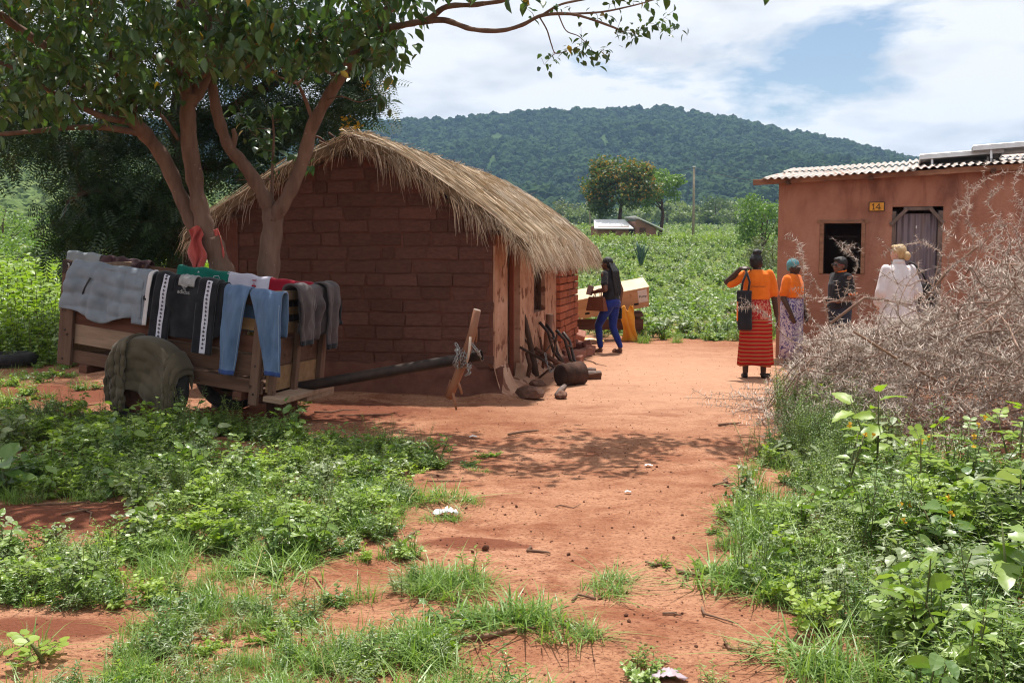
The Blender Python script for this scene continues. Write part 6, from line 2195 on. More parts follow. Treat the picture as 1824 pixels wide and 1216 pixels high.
# ---- person with sunglasses and black polo
loc, rz = pplace(1497, 14.5, (-0.93, -0.35))
P3 = thing('person', 'person with sunglasses in black polo shirt, facing left', 'person', loc, rz)
mb = MB()
mb.loft([ringz(0.78, 0, 0, 0.16, 0.13), ringz(0.95, 0, 0.01, 0.15, 0.125), ringz(1.15, 0, 0.015, 0.16, 0.115), ringz(1.26, 0, 0, 0.15, 0.085), ringz(1.31, 0, 0, 0.06, 0.055)])
mb.capsule((0, 0.0, 1.29), (0, 0.02, 1.36), 0.05, 0.047)
H = head(mb, (0, 0.028, 1.415), R(4), 0.98)
for sx in (-1, 1):
    chainc(mb, [(sx * 0.165, 0, 1.25), (sx * 0.205, -0.05, 1.0), (sx * 0.15, 0.16, 0.93)], [0.05, 0.042, 0.028])
    hand(mb, (sx * 0.145, 0.17, 0.93), (-sx * 0.5, 1, 0.0), (0, 0, 1), 0.95, 0.5, -sx)
    chainc(mb, [(sx * 0.085, 0, 0.78), (sx * 0.09, 0.01, 0.43), (sx * 0.09, -0.01, 0.08)], [0.095, 0.06, 0.04])
    mb.capsule((sx * 0.09, 0, 0.05), (sx * 0.1, 0.09, 0.03), 0.035, 0.028)
solid('body', mb, SK_M, P3, 0.008)
face(P3, H, 0.98, LIP_M)
mb = MB()
mb.ball(H @ Vector((0, -0.022, 0.036)), (0.084, 0.095, 0.085), 18, 14)
mb.ball(H @ Vector((0, -0.05, -0.015)), (0.074, 0.062, 0.06), 14, 10)
mb.ball(H @ Vector((0, 0.045, 0.075)), (0.055, 0.04, 0.03), 14, 10)
solid('hair', mb, M_HAIRB, P3, 0.008, 3, 0.005, 30)
M_LENS = pmat('dark_lens', (0.008, 0.006, 0.007), (0.014, 0.010, 0.012), rough=0.08, bump=0, spec=0.7)
sg = thing('sunglasses', None, None); sg.parent = P3
for sx in (-1, 1):
    MB().ball(H @ Vector((sx * 0.033, 0.089, 0.004)), (0.027, 0.010, 0.021), 14, 10, rot=(0, 0, H.to_euler().z)).build('lens', M_LENS, sg, smooth=True)
    MB().tube([H @ Vector((sx * 0.058, 0.082, 0.010)), H @ Vector((sx * 0.078, 0.03, 0.008)), H @ Vector((sx * 0.078, -0.01, 0.0))], 0.004, 6).build('temple', pmat('red_frame', (0.20, 0.015, 0.02), (0.26, 0.02, 0.03), rough=0.3, bump=0), sg, smooth=True)
mb = MB()
mb.loft([ringz(0.84, 0, 0.005, 0.178, 0.15), ringz(1.0, 0, 0.012, 0.172, 0.142), ringz(1.16, 0, 0.012, 0.180, 0.13), ringz(1.27, 0, 0, 0.168, 0.095), ringz(1.325, 0, 0, 0.075, 0.068)])
for sx in (-1, 1):
    chainc(mb, [(sx * 0.15, 0, 1.255), (sx * 0.200, -0.035, 1.06)], [0.062, 0.060])
solid('black_polo', mb, M_BLKSH, P3, 0.009, 4, 0.008, 9, 5)
MB().tube([Vector((0.073 * math.sin(a), 0.004 + 0.068 * math.cos(a), 1.335 + 0.010 * math.cos(a + PI))) for a in np.linspace(0.25, 2 * PI - 0.25, 24)], 0.010, 7).build('orange_collar', M_ORANGE, P3, smooth=True)
for sx in (-1, 1):
    c = Vector((sx * 0.203, -0.04, 1.03))
    MB().tube([c + Vector((0, 0, 0.018)), c - Vector((0, 0, 0.010))], [0.062, 0.060], 14).build('sleeve_trim', M_ORANGE, P3, smooth=True)
mb = MB()
mb.loft([ringz(0.90, 0, 0, 0.165, 0.13), ringz(0.78, 0, 0, 0.175, 0.145), ringz(0.74, 0, 0, 0.16, 0.13)])
for sx in (-1, 1):
    chainc(mb, [(sx * 0.085, 0, 0.76), (sx * 0.09, 0.01, 0.43), (sx * 0.09, -0.01, 0.10)], [0.105, 0.075, 0.06])
solid('dark_trousers', mb, cloth('navy_twill', (0.02, 0.024, 0.04), (0.035, 0.04, 0.06)), P3, 0.010, 4, 0.006, 9)
for sx in (-1, 1):
    mb = MB(); shoe(mb, (sx * 0.1, -0.02, 0), R(-8 * sx)); solid('shoe', mb, M_SHOE, P3, 0.008, 3)

# ---- blond person in the white coat
loc, rz = pplace(1599, 13.5, (-0.12, 1))
P4 = thing('person', 'blond person in a long white coat, seen from behind', 'person', loc, rz)
mb = MB()
mb.loft([ringz(0.85, 0, 0, 0.16, 0.13), ringz(1.0, 0, 0.0, 0.14, 0.11), ringz(1.25, 0, 0.0, 0.165, 0.11), ringz(1.385, 0, 0, 0.15, 0.08), ringz(1.43, 0, 0, 0.06, 0.055)])
mb.capsule((0, 0, 1.41), (0, 0.015, 1.50), 0.05, 0.047)
H = head(mb, (0, 0.02, 1.575), R(40), 1.0)
chainc(mb, [(-0.175, 0, 1.37), (-0.225, -0.02, 1.08), (-0.19, 0.14, 0.90)], [0.05, 0.042, 0.028])
hand(mb, (-0.188, 0.145, 0.89), (0.1, 0.5, -0.9), (-1, 0, 0), 0.95, 0.5, -1)
chainc(mb, [(0.175, 0, 1.37), (0.235, -0.03, 1.08), (0.20, 0.16, 1.0)], [0.05, 0.042, 0.028])
hand(mb, (0.198, 0.17, 1.0), (-0.2, 1, 0.1), (1, 0, 0.4), 0.95, 0.7, 1)
for sx in (-1, 1):
    chainc(mb, [(sx * 0.085, 0, 0.85), (sx * 0.09, 0.01, 0.46), (sx * 0.09, -0.01, 0.08)], [0.09, 0.055, 0.038])
    mb.capsule((sx * 0.09, 0, 0.05), (sx * 0.1, 0.09, 0.03), 0.035, 0.028)
solid('body', mb, SK_L, P4, 0.008)
face(P4, H, 1.0, LIP_M)
mb = MB()
mb.ball(H @ Vector((0, -0.020, 0.038)), (0.084, 0.097, 0.084), 18, 14)
mb.ball(H @ Vector((0, -0.055, -0.02)), (0.072, 0.055, 0.06), 14, 10)
mb.ball(Vector((0.07, -0.075, 1.545)), (0.045, 0.045, 0.058), 16, 12)
mb.ball(H @ Vector((0, 0.05, 0.085)), (0.05, 0.035, 0.025), 14, 10)
solid('hair', mb, M_BLOND, P4, 0.008, 3, 0.006, 26)
M_COAT = cloth('white_linen', (0.60, 0.55, 0.57), (0.70, 0.65, 0.67), sc=6, bump=0.4)
mb = MB()
skirt(mb, [(0.50, 0, -0.01, 0.275, 0.20, 1.2), (0.75, 0, -0.01, 0.245, 0.175, 1.0), (1.0, 0, -0.005, 0.205, 0.15, 0.6), (1.25, 0, -0.005, 0.195, 0.135, 0.25), (1.37, 0, 0, 0.185, 0.10, 0.05), (1.425, 0, 0, 0.11, 0.075, 0), (1.455, 0, 0, 0.075, 0.065, 0)], n=48, fold=0.010, freq=8, seed=2)
chainc(mb, [(-0.165, 0, 1.37), (-0.225, -0.02, 1.10), (-0.20, 0.08, 0.96)], [0.070, 0.075, 0.072])
chainc(mb, [(0.165, 0, 1.37), (0.235, -0.03, 1.10), (0.215, 0.08, 1.03)], [0.070, 0.075, 0.072])
solid('white_coat', mb, M_COAT, P4, 0.010, 3, 0.012, 7, 2, (1.6, 1.6, 0.35))
mb = MB()
mb.loft([ringz(1.44, 0, 0, 0.082, 0.070), ringz(1.475, 0, -0.004, 0.072, 0.066), ringz(1.50, 0, -0.006, 0.066, 0.062)])
mb.build('coat_collar', M_COAT, P4, smooth=True)
mb = MB()
mb.loft([ringz(0.92, 0, 0, 0.165, 0.13), ringz(0.80, 0, 0, 0.175, 0.145), ringz(0.76, 0, 0, 0.16, 0.13)])
for sx in (-1, 1):
    chainc(mb, [(sx * 0.085, 0, 0.78), (sx * 0.09, 0.01, 0.43), (sx * 0.09, -0.01, 0.10)], [0.10, 0.075, 0.06])
solid('pale_trousers', mb, cloth('pale_cotton', (0.42, 0.40, 0.40), (0.5, 0.48, 0.48)), P4, 0.010, 4, 0.006, 9)
for sx in (-1, 1):
    mb = MB(); shoe(mb, (sx * 0.1, -0.02, 0), R(-8 * sx)); solid('shoe', mb, M_SHOE, P4, 0.008, 3)
hb = thing('shoulder_bag', 'black shoulder bag at the right hip of the white-coated person', 'bag', loc, rz)
mb = MB()
mb.loft([ringz(0.93, 0.355, -0.03, 0.05, 0.13, 20, 4), ringz(1.06, 0.36, -0.03, 0.065, 0.14, 20, 4), ringz(1.20, 0.345, -0.03, 0.035, 0.13, 20, 4)])
solid('bag_body', mb, M_SHOE, hb, 0.009, 2)
MB().tube([(0.34, -0.11, 1.18), (0.25, -0.145, 1.32), (0.16, -0.085, 1.448), (0.15, 0.0, 1.465), (0.18, 0.09, 1.42), (0.34, 0.07, 1.18)], 0.012, 8).build('strap', M_SHOE, hb, smooth=True)

# ---- woman walking past the crate
loc, rz = pplace(1089, 16.85, (-0.80, 0.60))
P5 = thing('person', 'person in black top and blue trousers walking past the crate', 'person', loc, rz)
SC5 = 0.935
mb = MB()
mb.loft([ringz(0.80, 0, 0, 0.165, 0.135), ringz(0.98, 0, 0.01, 0.135, 0.11), ringz(1.2, 0, 0.035, 0.155, 0.11), ringz(1.34, 0, 0.05, 0.15, 0.08), ringz(1.39, 0, 0.055, 0.06, 0.055)])
mb.capsule((0, 0.05, 1.37), (0, 0.08, 1.46), 0.048, 0.045)
H = head(mb, (0, 0.095, 1.505), R(8), 0.97, R(-6))
chainc(mb, [(-0.17, 0.045, 1.32), (-0.245, -0.03, 1.08), (-0.215, 0.21, 1.03)], [0.052, 0.043, 0.029])
hand(mb, (-0.212, 0.22, 1.03), (0.2, 1, 0.15), (-1, 0, 0.3), 0.95, 0.9, -1)
chainc(mb, [(0.17, 0.045, 1.32), (0.235, -0.05, 1.06), (0.235, -0.02, 0.80)], [0.052, 0.043, 0.029])
hand(mb, (0.235, -0.018, 0.79), (0, 0.15, -1), (1, 0, 0), 0.95, 0.9, 1)
LEG = (((-0.085, 0.0, 0.82), (-0.09, 0.20, 0.46), (-0.085, 0.16, 0.10), (-0.085, 0.30)), ((0.085, 0.0, 0.82), (0.085, 0.02, 0.44), (0.08, -0.13, 0.10), (0.08, 0.0)))
for a, b, c, f in LEG:
    chainc(mb, [a, b, c], [0.095, 0.058, 0.036])
    c = Vector(c)
    mb.capsule(c + Vector((0, -0.015, -0.055)), c + Vector((0, 0.13, -0.075)), 0.033, 0.026)
bd = solid('body', mb, SK_M, P5, 0.008)
face(P5, H, 0.97, LIP_M)
mb = MB()
mb.ball(H @ Vector((0, -0.022, 0.034)), (0.082, 0.094, 0.084), 18, 14)
mb.ball(H @ Vector((0, -0.055, -0.03)), (0.070, 0.055, 0.07), 14, 10)
for k in range(9):
    a = (k - 4) * 0.017
    mb.tube([H @ Vector((a * 1.3, -0.085, 0.0)), Vector((a * 1.5, -0.075, 1.38)), Vector((a * 1.5 + 0.01, -0.095, 1.2)), Vector((a * 1.3 + 0.015, -0.12, 1.02 + 0.03 * (k % 3))), Vector((a * 1.1 + 0.015, -0.135, 0.95 + 0.03 * (k % 3)))], [0.016, 0.014, 0.012, 0.010, 0.006], 8)
solid('braided_hair', mb, M_HAIRB, P5, 0.007, 2, 0.003, 40)
mb = MB()
mb.loft([ringz(0.90, 0, 0.0, 0.165, 0.135), ringz(1.02, 0, 0.012, 0.155, 0.128), ringz(1.2, 0, 0.032, 0.172, 0.128), ringz(1.345, 0, 0.048, 0.165, 0.095), ringz(1.405, 0, 0.055, 0.075, 0.065)])
for sx in (-1, 1):
    chainc(mb, [(sx * 0.15, 0.045, 1.33), (sx * 0.215, 0.0, 1.17)], [0.064, 0.060])
solid('black_top', mb, M_BLKSH, P5, 0.009, 4, 0.008, 9, 5)
mb = MB()
mb.loft([ringz(0.95, 0, 0.0, 0.148, 0.122), ringz(0.86, 0, 0.0, 0.172, 0.148), ringz(0.78, 0, 0, 0.165, 0.14)])
for a, b, c, f in LEG:
    chainc(mb, [a, b, tuple(Vector(c) + Vector((0, 0, 0.02)))], [0.105, 0.067, 0.047])
solid('blue_trousers', mb, cloth('royal_blue_denim', (0.012, 0.022, 0.145), (0.022, 0.04, 0.22), sc=7), P5, 0.009, 4, 0.007, 10)
for a, b, c, f in LEG:
    c = Vector(c)
    mb = MB()
    mb.capsule(c + Vector((0, -0.03, -0.082)), c + Vector((0, 0.14, -0.087)), 0.017, 0.015)
    mb.capsule(c + Vector((0, 0.10, -0.065)), c + Vector((0, 0.105, -0.05)), 0.032, 0.028)
    solid('flat_shoe', mb, pmat('tan_leather', (0.26, 0.13, 0.085), (0.34, 0.18, 0.12), rough=0.6, bump=0.2), P5, 0.007, 2)
P5.scale = (SC5,) * 3
M_TAN = pmat('brown_leather', (0.13, 0.040, 0.018), (0.19, 0.065, 0.030), scale=10, rough=0.45, bump=0.25, spec=0.4)
b5 = thing('handbag', 'brown leather handbag on the arm of the walking person', 'bag', loc, rz)
b5.scale = (SC5,) * 3
bevel(MB().add([(-0.32, -0.06, 0.72), (-0.19, -0.06, 0.72), (-0.19, 0.31, 0.72), (-0.32, 0.31, 0.72), (-0.285, -0.02, 0.955), (-0.225, -0.02, 0.955), (-0.225, 0.28, 0.955), (-0.285, 0.28, 0.955)],
               [(3, 2, 1, 0), (4, 5, 6, 7), (0, 1, 5, 4), (1, 2, 6, 5), (2, 3, 7, 6), (3, 0, 4, 7)]).build('bag_body', M_TAN, b5), 0.015, 3)
for x_ in (-0.278, -0.232):
    MB().tube([(x_, 0.05, 0.95), (x_ + 0.01, 0.06, 1.04), (-0.235, 0.09, 1.092), (x_ + 0.01, 0.15, 1.06), (x_, 0.18, 0.95)], 0.008, 7).build('handle', M_TAN, b5, smooth=True)
nb = MB().box((0, 0, 0), (0.03, 0.10, 0.15)).build('notebook', pmat('pale_notebook', (0.33, 0.22, 0.2), (0.4, 0.28, 0.25)), None)
nb.matrix_world = Matrix.Translation(loc) @ Matrix.Rotation(rz, 4, 'Z') @ Matrix.Translation((-0.20 * SC5, 0.30 * SC5, 1.06 * SC5)) @ Euler((0.2, 0.1, 0.1)).to_matrix().to_4x4()
tag(nb, 'small notebook held in the hand of the walking person', 'notebook')
bevel(nb, 0.004)
ph = MB().box((0, 0, 0), (0.035, 0.12, 0.17)).build('black_case', M_SHOE, None)
ph.matrix_world = Matrix.Translation(loc) @ Matrix.Rotation(rz, 4, 'Z') @ Matrix.Translation((0.235 * SC5, 0.0, 0.66 * SC5))
tag(ph, 'small black case in the lowered hand of the walking person', 'case')
bevel(ph, 0.006)
# ------------------------------------------------------------------ crate, bench, scrap and litter
M_PLY = pmat('plywood', (0.44, 0.25, 0.135), (0.56, 0.34, 0.20), scale=3, rough=0.75, bump=0.2, stretch=(0.6, 3, 3), spots=(4, 0.66, (0.36, 0.19, 0.10)))
M_PLYT = pmat('pale_plywood', (0.58, 0.44, 0.28), (0.68, 0.54, 0.37), scale=3, rough=0.75, bump=0.2)
cp = at(1085, 533, 19.35)
cr = thing('plywood_crate', 'tapered plywood crate with a paper label, lying on the bench', 'crate', tuple(cp))
cr.rotation_euler = Euler((R(17), R(-10.5), R(3)))
a, b, h, d = 0.70, 0.60, 0.18, 0.26
V = [(-b, -d, -h), (b + 0.06, -d, -h), (b + 0.06, d, -h), (-b, d, -h), (-a, -d, h), (a, -d, h), (a, d, h), (-a, d, h)]
bevel(MB().add(V, [(3, 2, 1, 0), (4, 5, 6, 7), (0, 1, 5, 4), (1, 2, 6, 5), (2, 3, 7, 6), (3, 0, 4, 7)]).build('crate_body', M_PLY, cr), 0.004)
bevel(MB().box((0, 0, h + 0.011), (2 * a + 0.02, 2 * d + 0.02, 0.018)).build('lid', M_PLYT, cr), 0.003)
for x in (-0.46, 0.44):
    bevel(MB().box((x, -d - 0.001, -0.09), (0.085, 0.012, 0.04)).build('hand_slot_patch', M_BLACKP, cr), 0.008, 2)  # black bar put in for the shade inside the hand hole
M_PAPER = pmat('white_paper', (0.62, 0.58, 0.57), (0.72, 0.68, 0.67), rough=0.8, bump=0.05)
lb = MB().box((0.57, -d - 0.004, 0.045), (0.17, 0.004, 0.235)).build('paper_label', M_PAPER, cr)
o = put('lettering', text_mesh('Pump', 0.062, M_BLACKP), cr, (0.57, -d - 0.009, 0.02), (PI / 2, 0, 0))
mb = MB()
for k, w in enumerate((0.03, 0.022, 0.028, 0.03, 0.018, 0.026)):
    mb.box((-0.34 + k * 0.042, -d - 0.002, 0.05 + 0.004 * (k % 2)), (w * 0.35, 0.003, 0.065))
    mb.box((-0.33 + k * 0.042, -d - 0.002, 0.05 + 0.02 * (k % 3 - 1)), (w, 0.003, 0.012))
o = mb.build('faded_red_print', pmat('faded_red_ink', (0.50, 0.20, 0.11), (0.52, 0.22, 0.13), bump=0), cr)
o['kind'] = 'stuff'
for (x, z) in ((-0.57, -0.165), (-0.39, -0.165), (0.36, -0.165), (0.58, -0.165), (0.64, 0.165), (-0.66, 0.165)):
    MB().box((x, -d - 0.003, z), (0.03, 0.006, 0.025)).build('metal_clip', M_ALU, cr)

bq = at(1075, 600, 19.45)
bn = thing('plank_bench', 'low brown plank bench under the plywood crate', 'bench', (bq.x, 19.45, 0))
for (z, y, hh, m) in ((0.46, -0.22, 0.07, M_WB), (0.29, -0.20, 0.20, M_WD), (0.44, 0.22, 0.08, M_WB)):
    bevel(MB().box((-0.05, y, z), (1.5, 0.035, hh)).build('rail_board', m, bn), 0.005)
for k in range(4):
    bevel(MB().box((-0.05, -0.16 + k * 0.11, 0.505), (1.46, 0.10, 0.025)).build('seat_plank', M_WB, bn), 0.004)
for x in (-0.72, 0.62):
    for y in (-0.17, 0.17):
        bevel(MB().box((x, y, 0.24), (0.07, 0.06, 0.55)).build('leg', M_WPV, bn), 0.005)

M_YELC = cloth('orange_yellow_sack', (0.62, 0.25, 0.02), (0.76, 0.34, 0.04), sc=5, rough=0.6)
q0 = at(1115, 560, 19.0)
sk0 = thing('yellow_sack', 'orange yellow sack hanging from the right end of the bench', 'sack', (q0.x, q0.y, 0))
o = sheet('sack_cloth', lambda u, v: Vector(((u - 0.5) * (0.16 + 0.14 * v + 0.05 * math.sin(v * 7)) + 0.08 * v, -0.05 - 0.03 * math.sin(u * 5 + v * 4) - 0.02 * math.sin(u * 13 - v * 6) - 0.06 * math.sin(PI * v) * math.sin(PI * u), 0.60 - 0.59 * v + 0.05 * (1 - v) * math.sin(u * 8))), 20, 26, M_YELC, sk0, 0.02)
MB().tube([(0.06, 0.02, 0.56), (0.11, -0.03, 0.63), (0.13, 0.0, 0.52)], 0.02, 7).build('sack_handle', M_YELC, sk0, smooth=True)
q = at(1050, 606, 18.6)
rag = sheet('yellow_rag', lambda u, v: Vector((q.x - 0.25 + 0.5 * u, q.y - 0.15 + 0.3 * v, 0.035 + 0.05 * (0.5 + noise.noise(Vector((u * 3, v * 3, 2)))) * math.sin(PI * u) + 0.01)), 18, 12, pmat('white_yellow_plastic', (0.72, 0.42, 0.04), (0.75, 0.70, 0.55), scale=2.5, rough=0.5, bump=0.3, lo=0.42, hi=0.55), None, 0.01)
tag(rag, 'yellow and white plastic sheet lying on the ground under the bench', 'plastic sheet')

# rubble at the far corner of the hut
rr2 = random.Random(77)
spots_ = ((1030, 612, 0.05, 'rough brick of the rubble heap, nearest the hut corner'), (1046, 612, 0.05, 'red brick tipped against the rubble heap by the yellow sheet'), (1022, 600, 0.15, 'red brick on top of the rubble heap at the hut corner'), (1040, 626, 0.05, 'red brick lying flat at the front of the rubble heap'), (1022, 628, 0.05, 'broken red brick close to the pier of the hut'), (1034, 606, 0.16, 'red brick lying across the middle of the rubble heap'), (1016, 640, 0.05, 'red brick at the foot of the brick pier'), (1050, 622, 0.045, 'loose red brick at the outer edge of the rubble heap'))
M_RUB = pmat('dusty_red_brick', (0.22, 0.095, 0.07), (0.34, 0.17, 0.13), scale=6, rough=0.95, bump=0.6, bscale=30, rand=0.4, spec=0.08)
rubm = [brick_mesh(70 + i, M_RUB, j=0.08) for i in range(4)]
for (u, v, z, lab) in spots_:
    g_ = gp(u, v + 8)
    o = put('rubble_brick', rubm[rr2.randrange(4)], None, (g_.x, g_.y, z), (rr2.uniform(-.4, .4), rr2.uniform(-.4, .4), rr2.uniform(0, 3)))
    o.scale = (rr2.uniform(0.26, 0.36), rr2.uniform(0.15, 0.18), rr2.uniform(0.11, 0.14))
    tag(o, lab, 'brick', 'rubble bricks at the hut corner')


# ploughs and timber leaning on the hut side
def pth(l, d):
    return [at(u, v, dd) for u, v, dd in [(x[0], x[1], d + (x[2] if len(x) > 2 else 0)) for x in l]]


def bar(name, pts, r_, m, par, n=8):
    return MB().tube(pts, r_, n).build(name, m, par, smooth=True)


def plough(lab, d, du, dv, flip=1):
    t = thing('ox_plough', lab, 'plough')
    f = lambda l: [at(985 + du + flip * x[0], 640 + dv + x[1], d + (x[2] if len(x) > 2 else 0)) for x in l]
    bar('beam', f([(-58, -30, -0.2), (-20, -5, -0.1), (20, 12, 0.1), (30, 26, 0.1)]), [0.026, 0.028, 0.03, 0.03], M_RUST, t)
    bar('handle', f([(28, 20, 0.1), (5, -10, 0), (-5, -45, -0.05), (-20, -62, -0.1)]), [0.02, 0.02, 0.018, 0.022], M_IRON, t)
    bar('handle', f([(28, 20, 0.1), (12, -8, 0.2), (4, -42, 0.25), (-8, -58, 0.3)]), [0.02, 0.02, 0.018, 0.022], M_IRON, t)
    bar('cross_brace', f([(2, -34, -0.03), (8, -32, 0.22)]), 0.012, M_IRON, t)
    # mouldboard: a twisted curved plate
    V, F = [], []
    c0 = f([(34, 30, 0.0)])[0]
    for j in range(9):
        for i in range(7):
            s, v = i / 6 - 0.5, j / 8
            V.append(c0 + Vector((flip * (-0.16 + 0.34 * v), -0.02 - 0.16 * s * s + 0.10 * v * s, 0.20 * s + 0.04 * v - 0.02)))
    for j in range(8):
        for i in range(6):
            k_ = j * 7 + i
            F.append((k_, k_ + 1, k_ + 8, k_ + 7))
    mb = MB(); mb.add(V, F)
    o = mb.build('mouldboard', M_RUST, t, smooth=True)
    s_ = o.modifiers.new('t', 'SOLIDIFY'); s_.thickness = 0.012
    bar('share', f([(20, 40, -0.1), (2, 46, -0.15), (-14, 50, -0.2)]), [0.035, 0.025, 0.006], M_RUST, t, 6)
    chain(t, f([(-40, -20, -0.2), (-36, 0, -0.22), (-30, 12, -0.2), (-22, 6, -0.15)]), 14)
    return t


for (l, dd_, r_, lab) in (([(962, 700), (968, 640), (962, 600)], 14.2, 0.02, 'rusty bar standing upright behind the ploughs'), ([(940, 690), (975, 660), (1005, 650)], 13.4, 0.014, 'rusty rod laid across the plough handles'), ([(1000, 690), (985, 640), (992, 596)], 14.0, 0.016, 'dark stick beside the thick round post'), ([(935, 700), (944, 650), (938, 628)], 13.2, 0.028, 'short dark stump end nearest the doorway')):
    t_ = thing('scrap_bar', lab, 'scrap')
    bar('shaft', pth(l, dd_), [r_, r_, r_ * 0.8], M_RUST, t_, 7)
plough('rusty ox plough leaning nearest the hut doorway', 14.0, -4, -4)
plough('rusty ox plough lying at the front of the scrap heap', 13.2, 26, 10, 1)
po = thing('wooden_post', 'thick round post leaning against the plastered hut wall', 'post')
bar('pole', pth([(968, 700), (974, 630), (979, 560)], 14.5), [0.06, 0.058, 0.052], M_YOKE, po, 12)
bar('pole_end', pth([(979, 560.2), (979, 559.6)], 14.5), [0.05, 0.048], M_CUT, po, 12)
po = thing('dead_branch', 'dark crooked branch leaning left of the ploughs', 'branch')
bar('stem', pth([(958, 690), (950, 640), (942, 600), (936, 572), (931, 551)], 13.6), [0.045, 0.042, 0.034, 0.03, 0.012], M_BARK_DK, po, 8)
bar('fork', pth([(947, 620), (936, 606), (930, 600)], 13.6), [0.02, 0.014, 0.008], M_BARK_DK, po, 6)
po = thing('dead_branch', 'thin dark branch crossing in front of the ploughs', 'branch')
bar('stem', pth([(926, 618), (955, 634), (985, 652), (1012, 668)], 13.1), [0.016, 0.018, 0.02, 0.014], M_BARK_DK, po, 7)
bar('fork', pth([(960, 636), (975, 622), (990, 600)], 13.1), [0.012, 0.01, 0.006], M_BARK_DK, po, 6)
for (pp, r0, lab) in (((((1030, 668), (1068, 664))), 0.045, 'grey log lying on the dirt in front of the scrap heap'), ((((1042, 656), (1060, 655))), 0.03, 'short dark log behind the grey log'), ((((992, 700), (1006, 684))), 0.03, 'pale stick end poking out of the scrap heap')):
    lg = thing('log', lab, 'log')
    p_ = [gp(u, v + 8) + Vector((0, 0, r0)) for u, v in pp]
    bar('stem', [p_[0], p_[0].lerp(p_[1], 0.5) + Vector((0, 0, 0.01)), p_[1]], [r0, r0 * 1.05, r0 * 0.95], M_GREYWOOD if 'grey' in lab or 'pale' in lab else M_BARK_DK, lg, 10)
    bar('cut_end', [p_[1], p_[1] + (p_[1] - p_[0]).normalized() * 0.004], [r0 * 0.93, r0 * 0.9], M_CUT, lg, 10)
dr = thing('rusty_drum', 'rusty drum lying on its side by the scrap heap', 'drum')
p_ = gp(1018, 690)
c_ = Vector((p_.x, p_.y + 0.1, 0.145))
ax = Vector((0.75, 0.55, 0.05)).normalized()
bar('shell', [c_ - ax * 0.16, c_ - ax * 0.15, c_ - ax * 0.02, c_, c_ + ax * 0.02, c_ + ax * 0.15, c_ + ax * 0.16], [0.12, 0.145, 0.14, 0.15, 0.14, 0.145, 0.12], pmat('burnt_rust', (0.03, 0.017, 0.013), (0.085, 0.04, 0.026), scale=9, rough=0.9, bump=0.8, bscale=20, bdist=0.02), dr, 20)
bar('end_plate', [c_ - ax * 0.162, c_ - ax * 0.158], [0.115, 0.12], M_IRON, dr, 20)


def stone_mesh(seed, m):
    bm = bmesh.new()
    bmesh.ops.create_icosphere(bm, subdivisions=2, radius=0.5)
    for v in bm.verts:
        v.co *= 1 + 0.35 * noise.noise(v.co * 2.2 + Vector((seed, 0, 0))) + 0.15 * noise.noise(v.co * 6 + Vector((0, seed, 0)))
        v.co.z *= 0.7
    me = bpy.data.meshes.new('stone')
    bm.to_mesh(me); bm.free()
    me.materials.append(m)
    return me


M_STONE = pmat('dark_stone', (0.09, 0.045, 0.032), (0.19, 0.10, 0.07), scale=5, rough=0.95, bump=0.5, rand=0.4)
M_CLOD = pmat('earth_clod', (0.10, 0.045, 0.028), (0.20, 0.085, 0.05), scale=8, rough=1, bump=0.6, rand=0.4)
stm = [stone_mesh(i * 2.1, M_STONE) for i in range(4)]
clm = [stone_mesh(i * 3.7 + 9, M_CLOD) for i in range(5)]
for (u, v, s, lab) in ((945, 710, 0.30, 'large dark stone at the foot of the hut doorway'), (958, 690, 0.2, 'dark stone under the crossing branch'), (1000, 708, 0.16, 'small dark stone in front of the rusty drum')):
    g_ = gp(u, v)
    o = put('stone', stm[rr2.randrange(4)], None, (g_.x, g_.y, s * 0.22), (0, 0, rr2.uniform(0, 6)))
    o.scale = (s, s * 0.8, s * 0.8)
    tag(o, lab, 'stone', 'stones by the hut wall')
# tyre lying in the grass far left, dark bucket by the wall of the house
q = gp(15, 652)
ty = thing('old_tyre', 'dark old tyre half hidden in weeds at the left edge', 'tyre', (q.x, q.y, 0.10))
rings = []
for i in range(29):
    a = 2 * PI * i / 28
    rings.append([Vector((math.cos(a) * (0.30 + 0.10 * math.cos(b)), math.sin(a) * (0.30 + 0.10 * math.cos(b)), 0.09 * math.sin(b))) for b in np.linspace(0, 2 * PI, 11)[:-1]])
mb = MB(); mb.loft(rings, cap=False)
mb.build('tyre_ring', M_RUBBER, ty, smooth=True)
# litter and twigs
M_PLA = pmat('white_plastic', (0.70, 0.70, 0.72), (0.85, 0.85, 0.86), rough=0.35, bump=0.4, spec=0.5)
for (u, v, w, lab, m) in ((795, 917, 0.12, 'crumpled white plastic bag beside a grass tuft', M_PLA), (1118, 882, 0.035, 'tiny white scrap of litter on the path', M_PLA), (1192, 1208, 0.10, 'grey mauve scrap of plastic at the bottom edge', pmat('mauve_plastic', (0.36, 0.28, 0.32), (0.45, 0.37, 0.40), rough=0.4, bump=0.3)), (1155, 832, 0.05, 'small pale scrap on the path ahead of the tree shade', M_PLA), (843, 780, 0.05, 'small white scrap in the tree shade', M_PLA)):
    g_ = gp(u, v)
    o = sheet('plastic_scrap', lambda a_, b_: Vector((g_.x + (a_ - 0.5) * w * (1 + 0.4 * math.sin(b_ * 6)), g_.y + (b_ - 0.5) * w * 0.8, 0.012 + w * 0.35 * abs(noise.noise(Vector((a_ * 4, b_ * 4, u)))) + w * 0.12 * math.sin(PI * a_) + nearz(g_.x, g_.y))), 9, 8, m, None, 0.002)
    tag(o, lab, 'litter')
M_TWIG = pmat('dry_twig', (0.12, 0.065, 0.042), (0.25, 0.15, 0.10), scale=10, rough=0.9, bump=0.3, rand=0.4)
